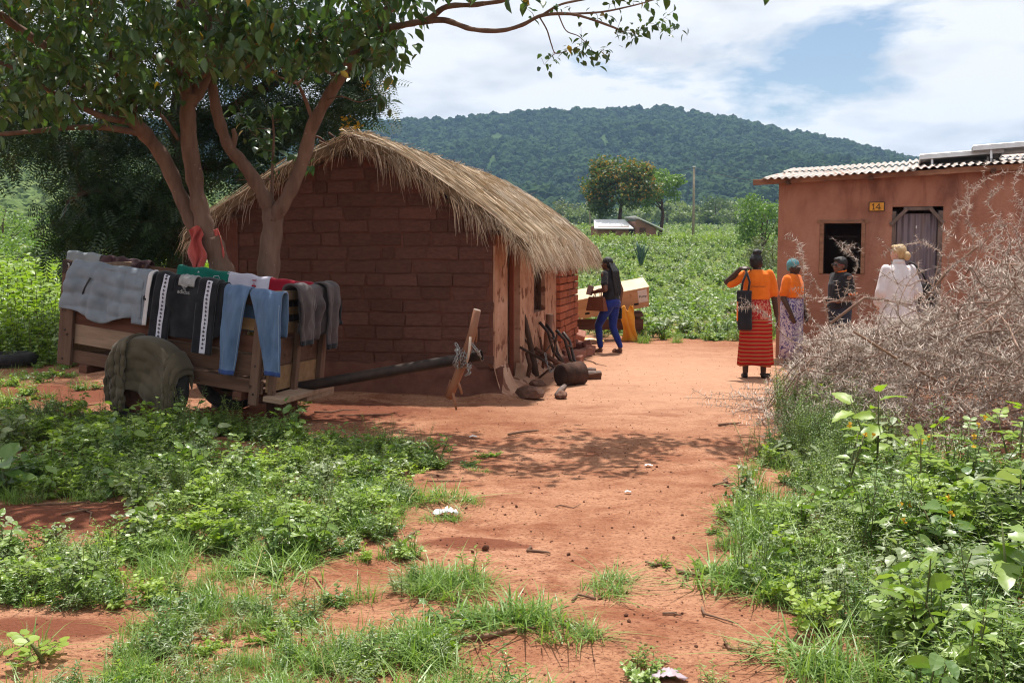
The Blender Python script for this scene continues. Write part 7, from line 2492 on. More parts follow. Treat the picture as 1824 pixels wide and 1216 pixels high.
tw_ = [((690, 985), (745, 950), 0.012), ((815, 1062), (835, 1092), 0.013), ((775, 1148), (955, 1125), 0.011), ((945, 978), (980, 992), 0.008), ((905, 778), (960, 772), 0.012), ((1150, 1007), (1200, 1012), 0.007), ((1020, 1072), (1060, 1068), 0.007), ((1280, 760), (1320, 757), 0.012), ((1250, 1090), (1315, 1120), 0.006), ((1180, 1100), (1215, 1106), 0.006), ((1270, 870), (1300, 850), 0.007), ((1290, 870), (1297, 852), 0.006), ((1205, 1020), (1250, 1030), 0.009), ((760, 860), (850, 857), 0.005), ((560, 735), (640, 733), 0.009), ((600, 742), (700, 738), 0.006), ((60, 905), (160, 900), 0.007), ((110, 935), (170, 925), 0.008), ((140, 925), (160, 945), 0.006), ((990, 905), (1035, 900), 0.004), ((1290, 1145), (1330, 1160), 0.006), ((1095, 835), (1140, 828), 0.005), ((80, 728), (180, 722), 0.012), ((1036, 640), (1080, 652), 0.008)]
for (p, q, r_) in tw_:
    a, b = gp(*p), gp(*q)
    m1 = a.lerp(b, 0.4) + Vector((rr2.gauss(0, 0.03), rr2.gauss(0, 0.03), 0))
    m2 = a.lerp(b, 0.7) + Vector((rr2.gauss(0, 0.03), rr2.gauss(0, 0.03), 0))
    pts = [Vector((x.x, x.y, nearz(x.x, x.y) + r_ + rr2.uniform(0, 0.008))) for x in (a, m1, m2, b)]
    o = MB().tube(pts, [r_, r_, r_ * 0.8, r_ * 0.4], 6).build('dry_twig', M_TWIG, None, smooth=True)
    tag(o, 'thin dry twig lying on the red earth', 'twig', 'dry twigs on the red earth')
cl_ = [(865, 981, .055), (842, 985, .03), (785, 968, .02), (945, 978, .03), (1045, 978, .022), (1013, 992, .03), (1068, 1067, .03), (1115, 1100, .03), (1120, 1112, .025), (1180, 1038, .022), (1215, 1098, .02), (990, 1066, .02), (1000, 1070, .018), (1170, 832, .03), (1068, 850, .02), (1085, 905, .02), (860, 878, .02), (920, 905, .03), (900, 918, .022), (1150, 960, .02), (1215, 920, .025), (1200, 960, .03), (1250, 880, .02), (1020, 1002, .02), (1150, 1150, .02), (1240, 1150, .02), (960, 870, .025), (1090, 940, .018), (1040, 895, .018), (1190, 870, .03), (780, 850, .04), (830, 905, .03), (1262, 1000, .022), (880, 940, .02), (1100, 1010, .02)]
for (u, v, s) in cl_:
    g_ = gp(u, v)
    o = put('earth_clod', clm[rr2.randrange(5)], None, (g_.x, g_.y, nearz(g_.x, g_.y) + s * 0.2), (rr2.uniform(0, 1), 0, rr2.uniform(0, 6)))
    s *= 0.7
    o.scale = (s * rr2.uniform(0.8, 1.3), s, s)
    tag(o, 'small dark earth clod lying loose on the path', 'clod', 'earth clods on the path')
# crumbs and pebbles too small to count
n = 9000
y = 3.6 + 13 * RNG.random(n) ** 1.3
x = RNG.uniform(-0.50, 0.50, n) * y
scatter('soil_crumbs', 'loose crumbs and pebbles strewn over the yard', 'soil', np.stack([x, y, nearz_a(x, y) + 0.001], 1), RNG.uniform(0, 6.28, (n, 3)),
        0.003 + 0.013 * RNG.random(n) ** 4, RNG.integers(0, 5, n), clm)
# ------------------------------------------------------------------ thorn brush
M_THB = pmat('dead_thorn_branch', (0.17, 0.095, 0.07), (0.40, 0.275, 0.215), scale=3, rough=0.9, bump=0, island=0.8, spec=0.15)
M_THN = pmat('bleached_thorn', (0.37, 0.295, 0.245), (0.62, 0.53, 0.465), scale=5, rough=0.6, bump=0, island=0.7, spec=0.3)
T_THORN = (np.array([(-.05, 0, -.03), (.05, 0, -.03), (0, 0, .06), (0, 1, 0)]), np.array([(0, 1, 3), (1, 2, 3), (2, 0, 3)]))
rth = random.Random(91)
nth = np.random.default_rng(91)


def thorn_branch(mbr, TP, TD, TS, pts, r0, r1, gap=0.028, sz=(0.03, 0.075), sides=4):
    n = len(pts)
    mbr.tube(pts, [r0 + (r1 - r0) * i / (n - 1) for i in range(n)], sides, cap=False)
    acc = 0
    for i in range(n - 1):
        a, b = pts[i], pts[i + 1]
        d = b - a
        L = d.length
        if L < 1e-5:
            continue
        d.normalize()
        s = gap - acc if acc else 0
        while s < L:
            p = a + d * s
            o = Vector((rth.gauss(0, 1), rth.gauss(0, 1), rth.gauss(0, 1)))
            o = (o - d * o.dot(d)).normalized()
            for q in (o, (o * rth.uniform(-1, 0.2) + d.cross(o) * rth.choice((-1, 1))).normalized()):
                TP.append(tuple(p)); TD.append(tuple(q + d * rth.uniform(-0.1, 0.5))); TS.append(rth.uniform(*sz))
            s += gap * rth.uniform(0.7, 1.4)


def curve(p, d, L, n, bend, zlim=None):
    d = Vector(d).normalized()
    out = [Vector(p)]
    ax = Vector((rth.gauss(0, 1), rth.gauss(0, 1), rth.gauss(0, 0.6)))
    for i in range(n):
        d = (d + ax.cross(d) * bend / n + Vector((rth.gauss(0, 0.12), rth.gauss(0, 0.12), rth.gauss(0, 0.10)))).normalized()
        q = out[-1] + d * L / n
        if zlim:
            h = zlim(q.x)
            if q.z > h:
                d.z = -abs(d.z) * 0.5
                q.z = h
            if q.z < 0.03:
                d.z = abs(d.z)
                q.z = 0.03
        out.append(q)
    return out


THT = thing('thorn_brush', 'big heap of dead grey thorn branches in front of the house', 'thorn bush', (4.4, 10.2, 0))
TO = Vector((4.4, 10.2, 0))
hz_ = lambda x, y=10.0: float(np.interp(912 + FPX * x / y, [1385, 1405, 1430, 1470, 1600, 1650, 1700, 1760, 1824, 1950, 2150], [0.03, 0.22, 0.48, 0.72, 0.80, 0.86, 1.12, 1.4, 1.62, 1.75, 1.3]))
yf_ = lambda x: float(np.interp(x, [2.4, 3.2, 4.0, 7], [10.2, 9.0, 8.2, 8.0]))
mbr, TP, TD, TS = MB(), [], [], []
for k in range(1250):
    x = 2.55 + 4.1 * rth.random() ** 0.95
    y0, y1 = yf_(x), 11.7
    y = y0 + (y1 - y0) * rth.random() ** 1.3
    if 912 + FPX * x / y < 1425:
        continue
    h = hz_(x, y)
    edge = min(1.0, (y - y0) / 0.55 + 0.35) * min(1.0, (y1 - y) / 0.4 + 0.3)
    z = 0.03 + h * edge * rth.random() ** 1.05
    d = (rth.gauss(0, 1), rth.gauss(0, 0.8), rth.gauss(0.12, 0.4))
    pts = [p - TO for p in curve((x, y, z), d, rth.uniform(0.5, 1.3), 9, rth.gauss(0, 1.8), lambda q, e=edge, yy=y: hz_(q, yy) * e * 1.05 + 0.02)]
    thorn_branch(mbr, TP, TD, TS, pts, rth.choice((0.003, 0.004, 0.005, 0.007, 0.011)), 0.0018, gap=0.038)
    for s in range(rth.randint(1, 3)):
        j = rth.randint(2, 7)
        dd = (pts[j + 1] - pts[j]).normalized() + Vector((rth.gauss(0, 0.9), rth.gauss(0, 0.9), rth.gauss(0, 0.7)))
        pt2 = curve(pts[j], dd, rth.uniform(0.12, 0.4), 5, rth.gauss(0, 1.2))
        thorn_branch(mbr, TP, TD, TS, pt2, 0.0028, 0.0012, gap=0.03)
tag(mbr.build('tangled_twigs', M_THB, THT, smooth=True), kind='stuff')
V, F = leaves(T_THORN, TP, TD, TS, 1.0, nth)
tag(put('thorns', np_mesh('thorns', V, F, M_THN), THT), kind='stuff')
# sprays that stand clear of the heap, each a branch of its own
SPR = [[(1660, 520), (1680, 440), (1705, 390), (1720, 355), (1760, 318), (1800, 306), (1850, 320)], [(1720, 480), (1735, 420), (1722, 390), (1728, 365), (1712, 372), (1695, 378)], [(1790, 500), (1800, 430), (1775, 385), (1758, 360), (1770, 338)],
       [(1640, 540), (1690, 470), (1660, 440), (1640, 432), (1600, 440), (1570, 455)], [(1830, 480), (1812, 420), (1822, 370), (1806, 335), (1815, 300)], [(1760, 520), (1740, 460), (1770, 410), (1810, 380)],
       [(1530, 560), (1522, 500), (1528, 470), (1512, 448), (1502, 444)], [(1590, 580), (1550, 545), (1500, 535), (1450, 530), (1420, 528)], [(1480, 600), (1440, 560), (1432, 500), (1428, 440), (1402, 416)], [(1480, 590), (1462, 520), (1430, 470), (1420, 430)],
       [(1660, 570), (1600, 540), (1560, 530), (1500, 520)], [(1700, 560), (1650, 500), (1610, 510), (1560, 478)], [(1440, 620), (1400, 600), (1370, 565), (1345, 548), (1312, 548)], 
       [(1780, 560), (1720, 470), (1690, 480), (1655, 500)], [(1824, 540), (1790, 450), (1760, 440), (1730, 410)], [(1640, 600), (1600, 560), (1620, 500), (1650, 480)], [(1840, 460), (1800, 400), (1780, 420), (1750, 460)], [(1560, 600), (1580, 540), (1620, 545)], [(1700, 600), (1740, 540), (1790, 530), (1830, 510)]]
for k, l in enumerate(SPR):
    d0 = 9.6 + 0.9 * rth.random() - (0.5 if l[0][0] > 1600 else 0.0)
    P_ = [at(u, v, d0 + 0.12 * math.sin(i * 1.7 + k)) - TO for i, (u, v) in enumerate(l)]
    out = []
    for i in range(len(P_) - 1):
        p0, p1, p2, p3 = P_[max(i - 1, 0)], P_[i], P_[i + 1], P_[min(i + 2, len(P_) - 1)]
        for j in range(5):
            t = j / 5
            out.append(0.5 * ((2 * p1) + (p2 - p0) * t + (2 * p0 - 5 * p1 + 4 * p2 - p3) * t * t + (3 * p1 - p0 - 3 * p2 + p3) * t ** 3))
    out.append(P_[-1])
    mb2, tp, td, ts = MB(), [], [], []
    thorn_branch(mb2, tp, td, ts, out, 0.0055, 0.002, gap=0.020, sz=(0.025, 0.062))
    for s in range(5):
        j = rth.randint(4, len(out) - 3)
        dd = (out[j + 1] - out[j]).normalized() * 0.6 + Vector((rth.gauss(0, 0.7), rth.gauss(0, 0.7), rth.gauss(0.1, 0.6)))
        thorn_branch(mb2, tp, td, ts, curve(out[j], dd, rth.uniform(0.10, 0.30), 5, 0.8), 0.003, 0.0014, gap=0.022, sz=(0.02, 0.05))
    V1, F1 = leaves(T_THORN, tp, td, ts, 1.0, nth)
    mb2.add([tuple(v) for v in V1], [tuple(f) for f in F1], 1)
    o = mb2.build('thorn_branch', [M_THB, M_THN], THT)
    o['kind'] = 'stuff'
for (l, d0, r_) in (([(1480, 575), (1540, 530), (1580, 535), (1625, 543)], 9.7, 0.014), ([(1520, 590), (1600, 640), (1690, 690), (1760, 705)], 9.0, 0.010), ([(1640, 760), (1720, 765), (1800, 760)], 8.9, 0.022), ([(1600, 745), (1700, 752), (1790, 770)], 8.85, 0.018), ([(1650, 530), (1690, 480), (1740, 440)], 9.8, 0.012), ([(1700, 800), (1760, 760), (1810, 700)], 8.7, 0.010)):
    MB().tube([at(u, v, d0) - TO for u, v in l], [r_, r_, r_ * 0.8, r_ * 0.5][:len(l)], 7).build('stout_stick', M_TWIG if r_ < 0.013 else M_THB, THT, smooth=True)

# ------------------------------------------------------------------ weeds
M_G1 = leafmat('weed_leaf', (0.125, 0.215, 0.036), (0.26, 0.355, 0.080), trans=0.30, rough=0.40, spec=0.55)
M_G2 = leafmat('dark_weed_leaf', (0.070, 0.145, 0.030), (0.155, 0.24, 0.055), trans=0.28, rough=0.40, spec=0.55)
M_G3 = leafmat('lime_leaf', (0.17, 0.275, 0.028), (0.30, 0.40, 0.055), trans=0.38, rough=0.45, spec=0.45)
M_GR = leafmat('grass_blade', (0.13, 0.235, 0.045), (0.23, 0.335, 0.09), c3=(0.42, 0.35, 0.16), trans=0.32, rough=0.42, spec=0.45, p3=0.05)
M_GS = leafmat('silver_weed_leaf', (0.16, 0.215, 0.09), (0.29, 0.34, 0.17), trans=0.35, rough=0.42, spec=0.55)
M_STEM = pmat('green_stem', (0.075, 0.10, 0.030), (0.14, 0.12, 0.05), scale=6, rough=0.7, bump=0, spec=0.3)


def soft_leaf(toothed):
    V, F = [], []
    n = 6
    for i in range(n + 1):
        t = i / n
        w = 0.30 * math.sin(PI * min(1, t * 0.93 + 0.07)) ** 0.75 * (1 - 0.3 * t) * (0.82 if toothed and i % 2 else 1)
        for s in (-1, 0, 1):
            V.append((s * w, t, -0.26 * t * t + 0.16 * abs(s) * w + 0.015 * math.sin(i * 2.3 + s * 2)))
    for i in range(n):
        for s in range(2):
            a = i * 3 + s
            F += [(a, a + 1, a + 4), (a, a + 4, a + 3)]
    return np.array(V), np.array(F)


T_SOFT, T_TOOTH = soft_leaf(False), soft_leaf(True)


def plant(seed, kind):
    """one prototype plant as arrays joined in a mesh with a stem and a leaf material"""
    r = random.Random(seed)
    rg_ = np.random.default_rng(seed)
    mb = MB()
    P, D, S = [], [], []
    T, m = T_LANCE, M_G1
    if kind == 'herb':                       # upright, lance leaves in whorls
        T, m = T_LANCE, (M_G1, M_G2, M_GS)[seed % 3]
        for k in range(r.randint(6, 9)):
            d = Vector((r.gauss(0, 0.45), r.gauss(0, 0.45), 1)).normalized()
            L = r.uniform(0.14, 0.30)
            b = Vector((r.gauss(0, 0.04), r.gauss(0, 0.04), 0))
            pts = [b + d * L * t + Vector((0, 0, -0.04 * t * t)) for t in (0, 0.5, 1)]
            mb.tube(pts, [0.003, 0.0025, 0.0015], 4, cap=False)
            for j in range(11):
                t = 0.2 + 0.8 * j / 10
                p = b + d * L * t
                a = j * 2.4 + k
                for s in range(2):
                    P.append(tuple(p)); D.append((math.cos(a + PI * s), math.sin(a + PI * s), r.uniform(0.0, 0.6))); S.append(r.uniform(0.035, 0.075) * (1.1 - 0.35 * t))
    elif kind == 'low':                      # low leafy cushion, small ovate leaves
        T, m = T_SOFT, (M_G1, M_G2, M_G3)[seed % 3]
        for k in range(r.randint(10, 14)):
            a = r.uniform(0, 2 * PI)
            L = r.uniform(0.08, 0.22)
            e = r.uniform(0.25, 1.2)
            d = Vector((math.cos(a) * math.cos(e), math.sin(a) * math.cos(e), math.sin(e)))
            mb.tube([Vector((0, 0, 0)), d * L * 0.5 + Vector((0, 0, 0.01)), d * L], [0.0028, 0.002, 0.0012], 4, cap=False)
            for j in range(10):
                t = 0.25 + 0.75 * j / 9
                b = j * 2.4
                P.append(tuple(d * L * t)); D.append((math.cos(b) + d.x, math.sin(b) + d.y, r.uniform(0.1, 0.7))); S.append(r.uniform(0.030, 0.060))
    elif kind == 'cassia':                   # round leaflets in pairs
        T, m = T_ROUND, M_G3 if seed % 2 else M_G1
        for k in range(r.randint(7, 10)):
            a = r.uniform(0, 2 * PI)
            L = r.uniform(0.15, 0.34)
            d = Vector((math.cos(a) * 0.45, math.sin(a) * 0.45, 1)).normalized()
            mb.tube([Vector((0, 0, 0)), d * L * 0.6, d * L], [0.004, 0.003, 0.002], 4, cap=False)
            for f in range(3):
                o_ = d * L * (0.55 + 0.22 * f)
                fa = a + f * 2.2
                fd = Vector((math.cos(fa), math.sin(fa), 0.35)).normalized()
                sd = Vector((-fd.y, fd.x, 0)).normalized()
                mb.tube([o_, o_ + fd * 0.13], 0.0015, 3, cap=False)
                for j in range(3):
                    for s in (-1, 1):
                        P.append(tuple(o_ + fd * (0.045 + 0.04 * j))); D.append(tuple(sd * s + fd * 0.35 + Vector((0, 0, r.uniform(-0.1, 0.25))))); S.append(r.uniform(0.036, 0.052) * (0.85 + 0.15 * j))
    elif kind == 'broad':                    # large soft leaves
        T, m = (T_TOOTH, T_SOFT)[seed % 2], (M_G1, M_GS, M_G2)[seed % 3]
        for k in range(r.randint(5, 8)):
            a = r.uniform(0, 2 * PI)
            L = r.uniform(0.15, 0.40)
            d = Vector((math.cos(a) * 0.35, math.sin(a) * 0.35, 1)).normalized()
            mb.tube([Vector((0, 0, 0)), d * L * 0.6, d * L], [0.005, 0.004, 0.002], 5, cap=False)
            for j in range(6):
                b = a + j * 2.4
                P.append(tuple(d * L * (0.4 + 0.12 * j))); D.append((math.cos(b), math.sin(b), r.uniform(-0.5, 0.7))); S.append(r.uniform(0.055, 0.13))
    elif kind == 'fine':                     # tall fine-leaved bush
        T, m = T_LANCE, M_G2 if seed % 2 else M_G1
        for k in range(14):
            d = Vector((r.gauss(0, 0.25), r.gauss(0, 0.25), 1)).normalized()
            L = r.uniform(0.3, 0.62)
            b = Vector((r.gauss(0, 0.09), r.gauss(0, 0.09), 0))
            mb.tube([b, b + d * L * 0.5, b + d * L], [0.003, 0.0025, 0.001], 4, cap=False)
            for j in range(34):
                t = 0.15 + 0.85 * j / 33
                a = j * 2.4
                P.append(tuple(b + d * L * t)); D.append((math.cos(a), math.sin(a), r.uniform(0, 0.9))); S.append(r.uniform(0.022, 0.042))
    elif kind == 'crop':                     # knee-high crop with drooping leaves
        T, m = T_BROAD, M_G3 if seed % 2 else M_G1
        for k in range(3):
            d = Vector((r.gauss(0, 0.12), r.gauss(0, 0.12), 1)).normalized()
            L = r.uniform(0.6, 0.95)
            b = Vector((r.gauss(0, 0.08), r.gauss(0, 0.08), 0))
            mb.tube([b, b + d * L], [0.008, 0.004], 5, cap=False)
            for j in range(16):
                t = 0.1 + 0.9 * j / 15
                a = j * 2.4
                P.append(tuple(b + d * L * t)); D.append((math.cos(a), math.sin(a), r.uniform(-0.3, 0.4))); S.append(r.uniform(0.12, 0.22) * (1.2 - 0.5 * t))
    elif kind == 'grass':
        m = M_GR
        rg = []
        for k in range(70):
            a = r.uniform(0, 2 * PI)
            L = 0.07 + 0.20 * r.random() ** 1.5
            lean = abs(r.gauss(0.7, 0.5))
            b = Vector((r.gauss(0, 0.06), r.gauss(0, 0.06), 0))
            o_ = Vector((math.cos(a), math.sin(a), 0))
            sd = Vector((-o_.y, o_.x, 0)) * r.uniform(0.0022, 0.0042)
            ps = [b + o_ * (lean * L * t * (0.3 + 0.9 * t)) + Vector((0, 0, L * t * (1 - 0.42 * lean * t))) for t in (0, 0.4, 0.75, 1)]
            vs = []
            for p, w in zip(ps, (1, 0.95, 0.6, 0.05)):
                vs += [p - sd * w, p + sd * w]
            mb.add(vs, [(0, 1, 3, 2), (2, 3, 5, 4), (4, 5, 7, 6)], 1)
        return mb.mesh('plant_' + kind, [M_STEM, m])
    V, F = leaves(T, P, D, S, 0.4, rg_)
    mb.add([tuple(v) for v in V], [tuple(f) for f in F], 1)
    return mb.mesh('plant_' + kind, [M_STEM, m])


PK = {k: [plant(s * 7 + i + 3, k) for i in range(n_)] for s, (k, n_) in enumerate((('herb', 6), ('low', 6), ('cassia', 4), ('broad', 6), ('fine', 4), ('crop', 4), ('grass', 5)))}


def region(polys, dens, cut=(-9, 0, 1.0), seed=0):
    """random ground points inside photo-pixel polygons laid on the yard"""
    X, Y = [], []
    for poly in polys:
        W_ = [gp(u, v) for u, v in poly]
        px, py = np.array([w.x for w in W_]), np.array([w.y for w in W_])
        n = int((px.max() - px.min()) * (py.max() - py.min()) * dens)
        x, y = RNG.uniform(px.min(), px.max(), n), RNG.uniform(py.min(), py.max(), n)
        k = inpoly(x, y, [(w.x, w.y) for w in W_])
        x, y = x[k], y[k]
        if cut[0] > -9:
            k = vnoise(x, y, cut[2], seed + 0.37) > cut[0]
            x, y = x[k], y[k]
        X.append(x); Y.append(y)
    return np.concatenate(X), np.concatenate(Y)


def cover(name, label, cat, x, y, kinds, scl, flat=False):
    """kinds: list of (kind, weight)"""
    protos, w = [], []
    for k, wt in kinds:
        for me in PK[k]:
            protos.append(me); w.append(wt / len(PK[k]))
    w = np.array(w) / sum(w)
    n = len(x)
    idx = RNG.choice(len(protos), n, p=w)
    z = nearz_a(x, y)
    s = scl(x, y) * RNG.uniform(0.7, 1.35, n)
    return scatter(name, label, cat, np.stack([x, y, z - 0.005], 1), np.stack([RNG.normal(0, .10, n), RNG.normal(0, .10, n), RNG.uniform(0, 6.28, n)], 1), s, idx, protos)


L1 = [(-260, 730), (150, 738), (330, 748), (470, 768), (600, 785), (745, 800), (812, 830), (735, 846), (700, 862), (730, 885), (712, 930), (690, 972), (560, 1000), (480, 1030), (300, 1075), (180, 1085), (0, 1095), (-260, 1095), (-260, 975), (0, 965), (120, 985), (240, 960), (275, 925), (200, 892), (0, 905), (-260, 905)]
L2 = [(-260, 1150), (150, 1165), (240, 1120), (330, 1080), (450, 1060), (590, 1030), (660, 1015), (680, 1040), (640, 1080), (600, 1105), (560, 1140), (640, 1135), (760, 1140), (900, 1180), (1000, 1200), (1010, 1420), (-420, 1420)]
L3 = [(610, 1000), (700, 985), (800, 1000), (850, 1040), (780, 1070), (700, 1060), (640, 1050)]
R1 = [(1402, 745), (1395, 785), (1350, 815), (1305, 885), (1272, 945), (1288, 1005), (1325, 1062), (1420, 1095), (1455, 1135), (1600, 1150), (1620, 1620), (2500, 1620), (2250, 850), (1824, 862), (1650, 825), (1520, 762)]
x, y = region([L1], 120, (-0.26, 0, 0.9))
cover('left_weeds', 'bank of leafy weeds covering the ground at lower left', 'weeds', x, y, [('low', 4), ('herb', 5), ('cassia', 1.1), ('broad', 0.8), ('fine', 0.3)], lambda x, y: 0.50 + 0.22 * np.clip((y - 6.3) / 1.5, 0, 1) * (x < -1.8) * (y < 9.2))
x, y = region([L1], 34, (-0.15, 0, 0.7), 5)
k = y < 7.2
cover('left_grass', 'short bright grass among the weeds at lower left', 'grass', x[k], y[k], [('grass', 1)], lambda x, y: 0.55 + 0 * x)
x, y = region([L2, L3], 130, (-0.18, 0, 1.1), 2)
cover('near_grass', 'green grass growing along the bottom of the yard', 'grass', x, y, [('grass', 6), ('low', 0.9), ('herb', 1.8)], lambda x, y: 0.52 + 0.15 * vnoise(x, y, 1.5, 3.1))
x, y = region([R1], 108, (-0.40, 0, 1.2), 3)
cover('right_weeds', 'tall leafy weeds crowding the right side of the path', 'weeds', x, y, [('low', 3.6), ('herb', 5), ('cassia', 0.8), ('broad', 1.2), ('grass', 2.4), ('fine', 0.7)], lambda x, y: 0.46 + 0.36 * np.clip((x / y - 0.25) / 0.16, 0, 1) * np.clip((8.6 - y) / 1.2, 0.15, 1) + 0.30 * np.clip(vnoise(x, y, 1.1, 7.7), -0.5, 1))
x, y = region([[(1400, 705), (1398, 790), (1450, 850), (1540, 850), (1600, 770), (1500, 705)]], 34)
cover('fine_scrub', 'fine-leaved green scrub at the foot of the thorn heap', 'scrub', x, y, [('fine', 3), ('herb', 0.4)], lambda x, y: 0.66 + 0 * x)
x, y = region([[(1290, 1000), (1440, 1000), (1440, 1080), (1340, 1070)], [(1440, 1180), (1560, 1150), (1620, 1250), (1440, 1260)], [(1300, 900), (1420, 860), (1420, 990), (1290, 990)]], 60)
cover('right_grass', 'grassy fringe between the path and the right-hand weeds', 'grass', x, y, [('grass', 5), ('low', 1)], lambda x, y: 0.75 + 0 * x)
# thin sprinkling over the shaded yard and round the cart
x, y = region([[(-200, 640), (120, 640), (200, 690), (60, 730), (-200, 730)], [(640, 760), (860, 800), (880, 830), (700, 830)], [(1120, 590), (1330, 595), (1330, 608), (1120, 612)]], 14, (0.0, 0, 0.9), 8)
cover('yard_weeds', 'scattered small weeds on the shaded yard', 'weeds', x, y, [('low', 3), ('grass', 2)], lambda x, y: 0.75 + 0 * x)


# ---- field beyond
def field_pts(n, y0, y1, k0=-0.62, k1=0.62, p=1.0):
    y = np.sqrt(RNG.uniform(y0 ** (2 / p), y1 ** (2 / p), n)) ** p
    x = RNG.uniform(k0, k1, n) * y
    return x, y


def footprint(x, y):
    """true where a building stands"""
    th = math.atan2(-0.2, 0.98)
    lx_ = (x + 0.2) * math.cos(th) + (y - 11.8) * math.sin(th)
    ly_ = -(x + 0.2) * math.sin(th) + (y - 11.8) * math.cos(th)
    a = (lx_ > -3.7) & (lx_ < 0.5) & (ly_ > -1.0) & (ly_ < 6.9)
    th = math.atan2(-0.347, 0.938)
    lx_ = (x - 3.97) * math.cos(th) + (y - 16) * math.sin(th)
    ly_ = -(x - 3.97) * math.sin(th) + (y - 16) * math.cos(th)
    return a | ((lx_ > -0.35) & (lx_ < 7.6) & (ly_ > -5) & (ly_ < 4.3))


edge = lambda x: np.interp(x, [-20, -6, -3.5, 1.5, 2.2, 4.2, 6, 20], [14.3, 15.0, 19.0, 20.4, 19.4, 18.9, 19.6, 20])


def far_cover(name, label, cat, x, y, kinds, scl):
    k = (~footprint(x, y)) & (y > edge(x) + 0.6 * vnoise(x, y, 0.9, 4.4)) & ~((np.abs(y - 39.3) < 1.1) & (x > -6) & (x < 16))
    x, y = x[k], y[k]
    protos, w = [], []
    for kd, wt in kinds:
        for me in PK[kd]:
            protos.append(me); w.append(wt / len(PK[kd]))
    w = np.array(w) / sum(w)
    n = len(x)
    return scatter(name, label, cat, np.stack([x, y, gz(x, y) - 0.02], 1), np.stack([RNG.normal(0, .12, n), RNG.normal(0, .12, n), RNG.uniform(0, 6.28, n)], 1), scl(x, y) * RNG.uniform(0.7, 1.4, n), RNG.choice(len(protos), n, p=w), protos)


x, y = field_pts(13500, 15, 40)
far_cover('field_plants', 'low green crop plants of the field behind the hut', 'crop', x, y, [('low', 4), ('broad', 2.5), ('herb', 1.6), ('grass', 0.8)], lambda x, y: 0.85 + 0.35 * vnoise(x, y, 0.25, 1.0))
x, y = field_pts(15000, 38, 105, -0.2, 0.45)
far_cover('field_plants_far', 'green crop plants in the farther part of the field', 'crop', x, y, [('low', 4), ('broad', 3), ('herb', 1)], lambda x, y: 0.9 + 0.007 * (y - 40) + 0.5 * np.clip(vnoise(x, y, 0.12, 2.0), -0.5, 1))
x, y = field_pts(5200, 98, 210, -0.1, 0.3)
far_cover('field_plants_edge', 'grassy growth at the far end of the field', 'crop', x, y, [('low', 3), ('herb', 2), ('broad', 1)], lambda x, y: 1.9 + 0.9 * np.clip(vnoise(x, y, 0.06, 2.0), -0.5, 1))
x, y = field_pts(5200, 14.4, 36, -0.62, -0.22)
far_cover('tall_crop', 'tall leafy crop standing at the left of the cart', 'crop', x, y, [('crop', 3), ('broad', 1)], lambda x, y: 0.62 + 0.55 * np.clip((y - 15.5) / 7, 0, 1))
x, y = field_pts(600, 80, 86, 0.075, 0.26)
far_cover('pale_crop', 'band of pale big-leaved crop in front of the far house', 'crop', x, y, [('crop', 1)], lambda x, y: 0.8 + 0 * x)
# bare earth bank across the field
mb = MB()
rg = []
for i in range(70):
    x_ = -6 + 22 * i / 69
    h = 0.22 + 0.12 * noise.noise(Vector((x_ * 1.3, 0, 2))) + 0.06 * noise.noise(Vector((x_ * 4, 0, 2)))
    rg.append([Vector((x_, 38.4 + 0.2 * noise.noise(Vector((x_, 1, 0))), -0.05)), Vector((x_, 38.9, h * 0.8)), Vector((x_, 39.4, h)), Vector((x_, 40.2, 0.06))])
mb.loft(rg, closed=False, cap=False)
tag(mb.build('earth_bank', pmat('bank_earth', (0.26, 0.11, 0.07), (0.40, 0.20, 0.13), scale=2, rough=1, bump=0.8, bscale=8, bdist=0.05), None, smooth=True), 'low bank of bare red earth across the field', kind='structure')


# ---- plants one can point at
def tuft(u, v, s, lab, seed, kinds=('grass',), n=4, spread=0.10):
    g_ = gp(u, v)
    t = thing('grass_tuft' if kinds[0] == 'grass' else 'weed_clump', lab, 'grass' if kinds[0] == 'grass' else 'weed', (g_.x, g_.y, nearz(g_.x, g_.y)))
    r = random.Random(seed)
    for i in range(n):
        k = kinds[i % len(kinds)]
        o = put('blades' if k == 'grass' else 'leafy_stems', PK[k][r.randrange(len(PK[k]))], t, (r.gauss(0, spread), r.gauss(0, spread * 0.7), -0.005), (r.gauss(0, .15), r.gauss(0, .15), r.uniform(0, 6)))
        sc_ = s * r.uniform(0.7, 1.2)
        o.scale = (sc_ * 1.15, sc_ * 1.15, sc_ * (0.62 if k == 'grass' else 0.8))
        o['kind'] = 'stuff'
    return t


tuft(745, 892, 0.95, 'bright grass tuft at the edge of the left weeds, above the plastic bag', 1, n=8, spread=0.16)
tuft(788, 925, 0.6, 'small grass tuft under the crumpled plastic bag', 2, n=3, spread=0.06)
tuft(1092, 1040, 0.62, 'flat grass tuft alone in the middle of the path', 3, n=5, spread=0.11)
tuft(962, 1118, 0.95, 'largest spiky grass tuft on the lower path', 4, n=7, spread=0.13)
tuft(845, 1112, 0.7, 'grass tuft left of the largest tuft on the lower path', 5, ('grass', 'grass', 'low'), 5, 0.10)
tuft(1040, 1128, 0.55, 'low grass tuft right of the largest tuft on the lower path', 6, n=3, spread=0.08)
tuft(742, 1045, 0.8, 'grass tuft at the edge of the near grass, below the dug mound', 7, n=6, spread=0.14)
tuft(808, 1055, 0.75, 'spreading grass tuft beside the curved twig', 8, n=5, spread=0.12)
tuft(865, 812, 0.45, 'tiny weed in the sunny gap below the tree shade', 9, ('low',), 2, 0.05)
tuft(820, 828, 0.45, 'tiny weed at the tip of the left weed bank', 10, ('low', 'grass'), 3, 0.08)
tuft(855, 838, 0.4, 'tiny grass sprig on the path below the tree shade', 11, n=2, spread=0.03)
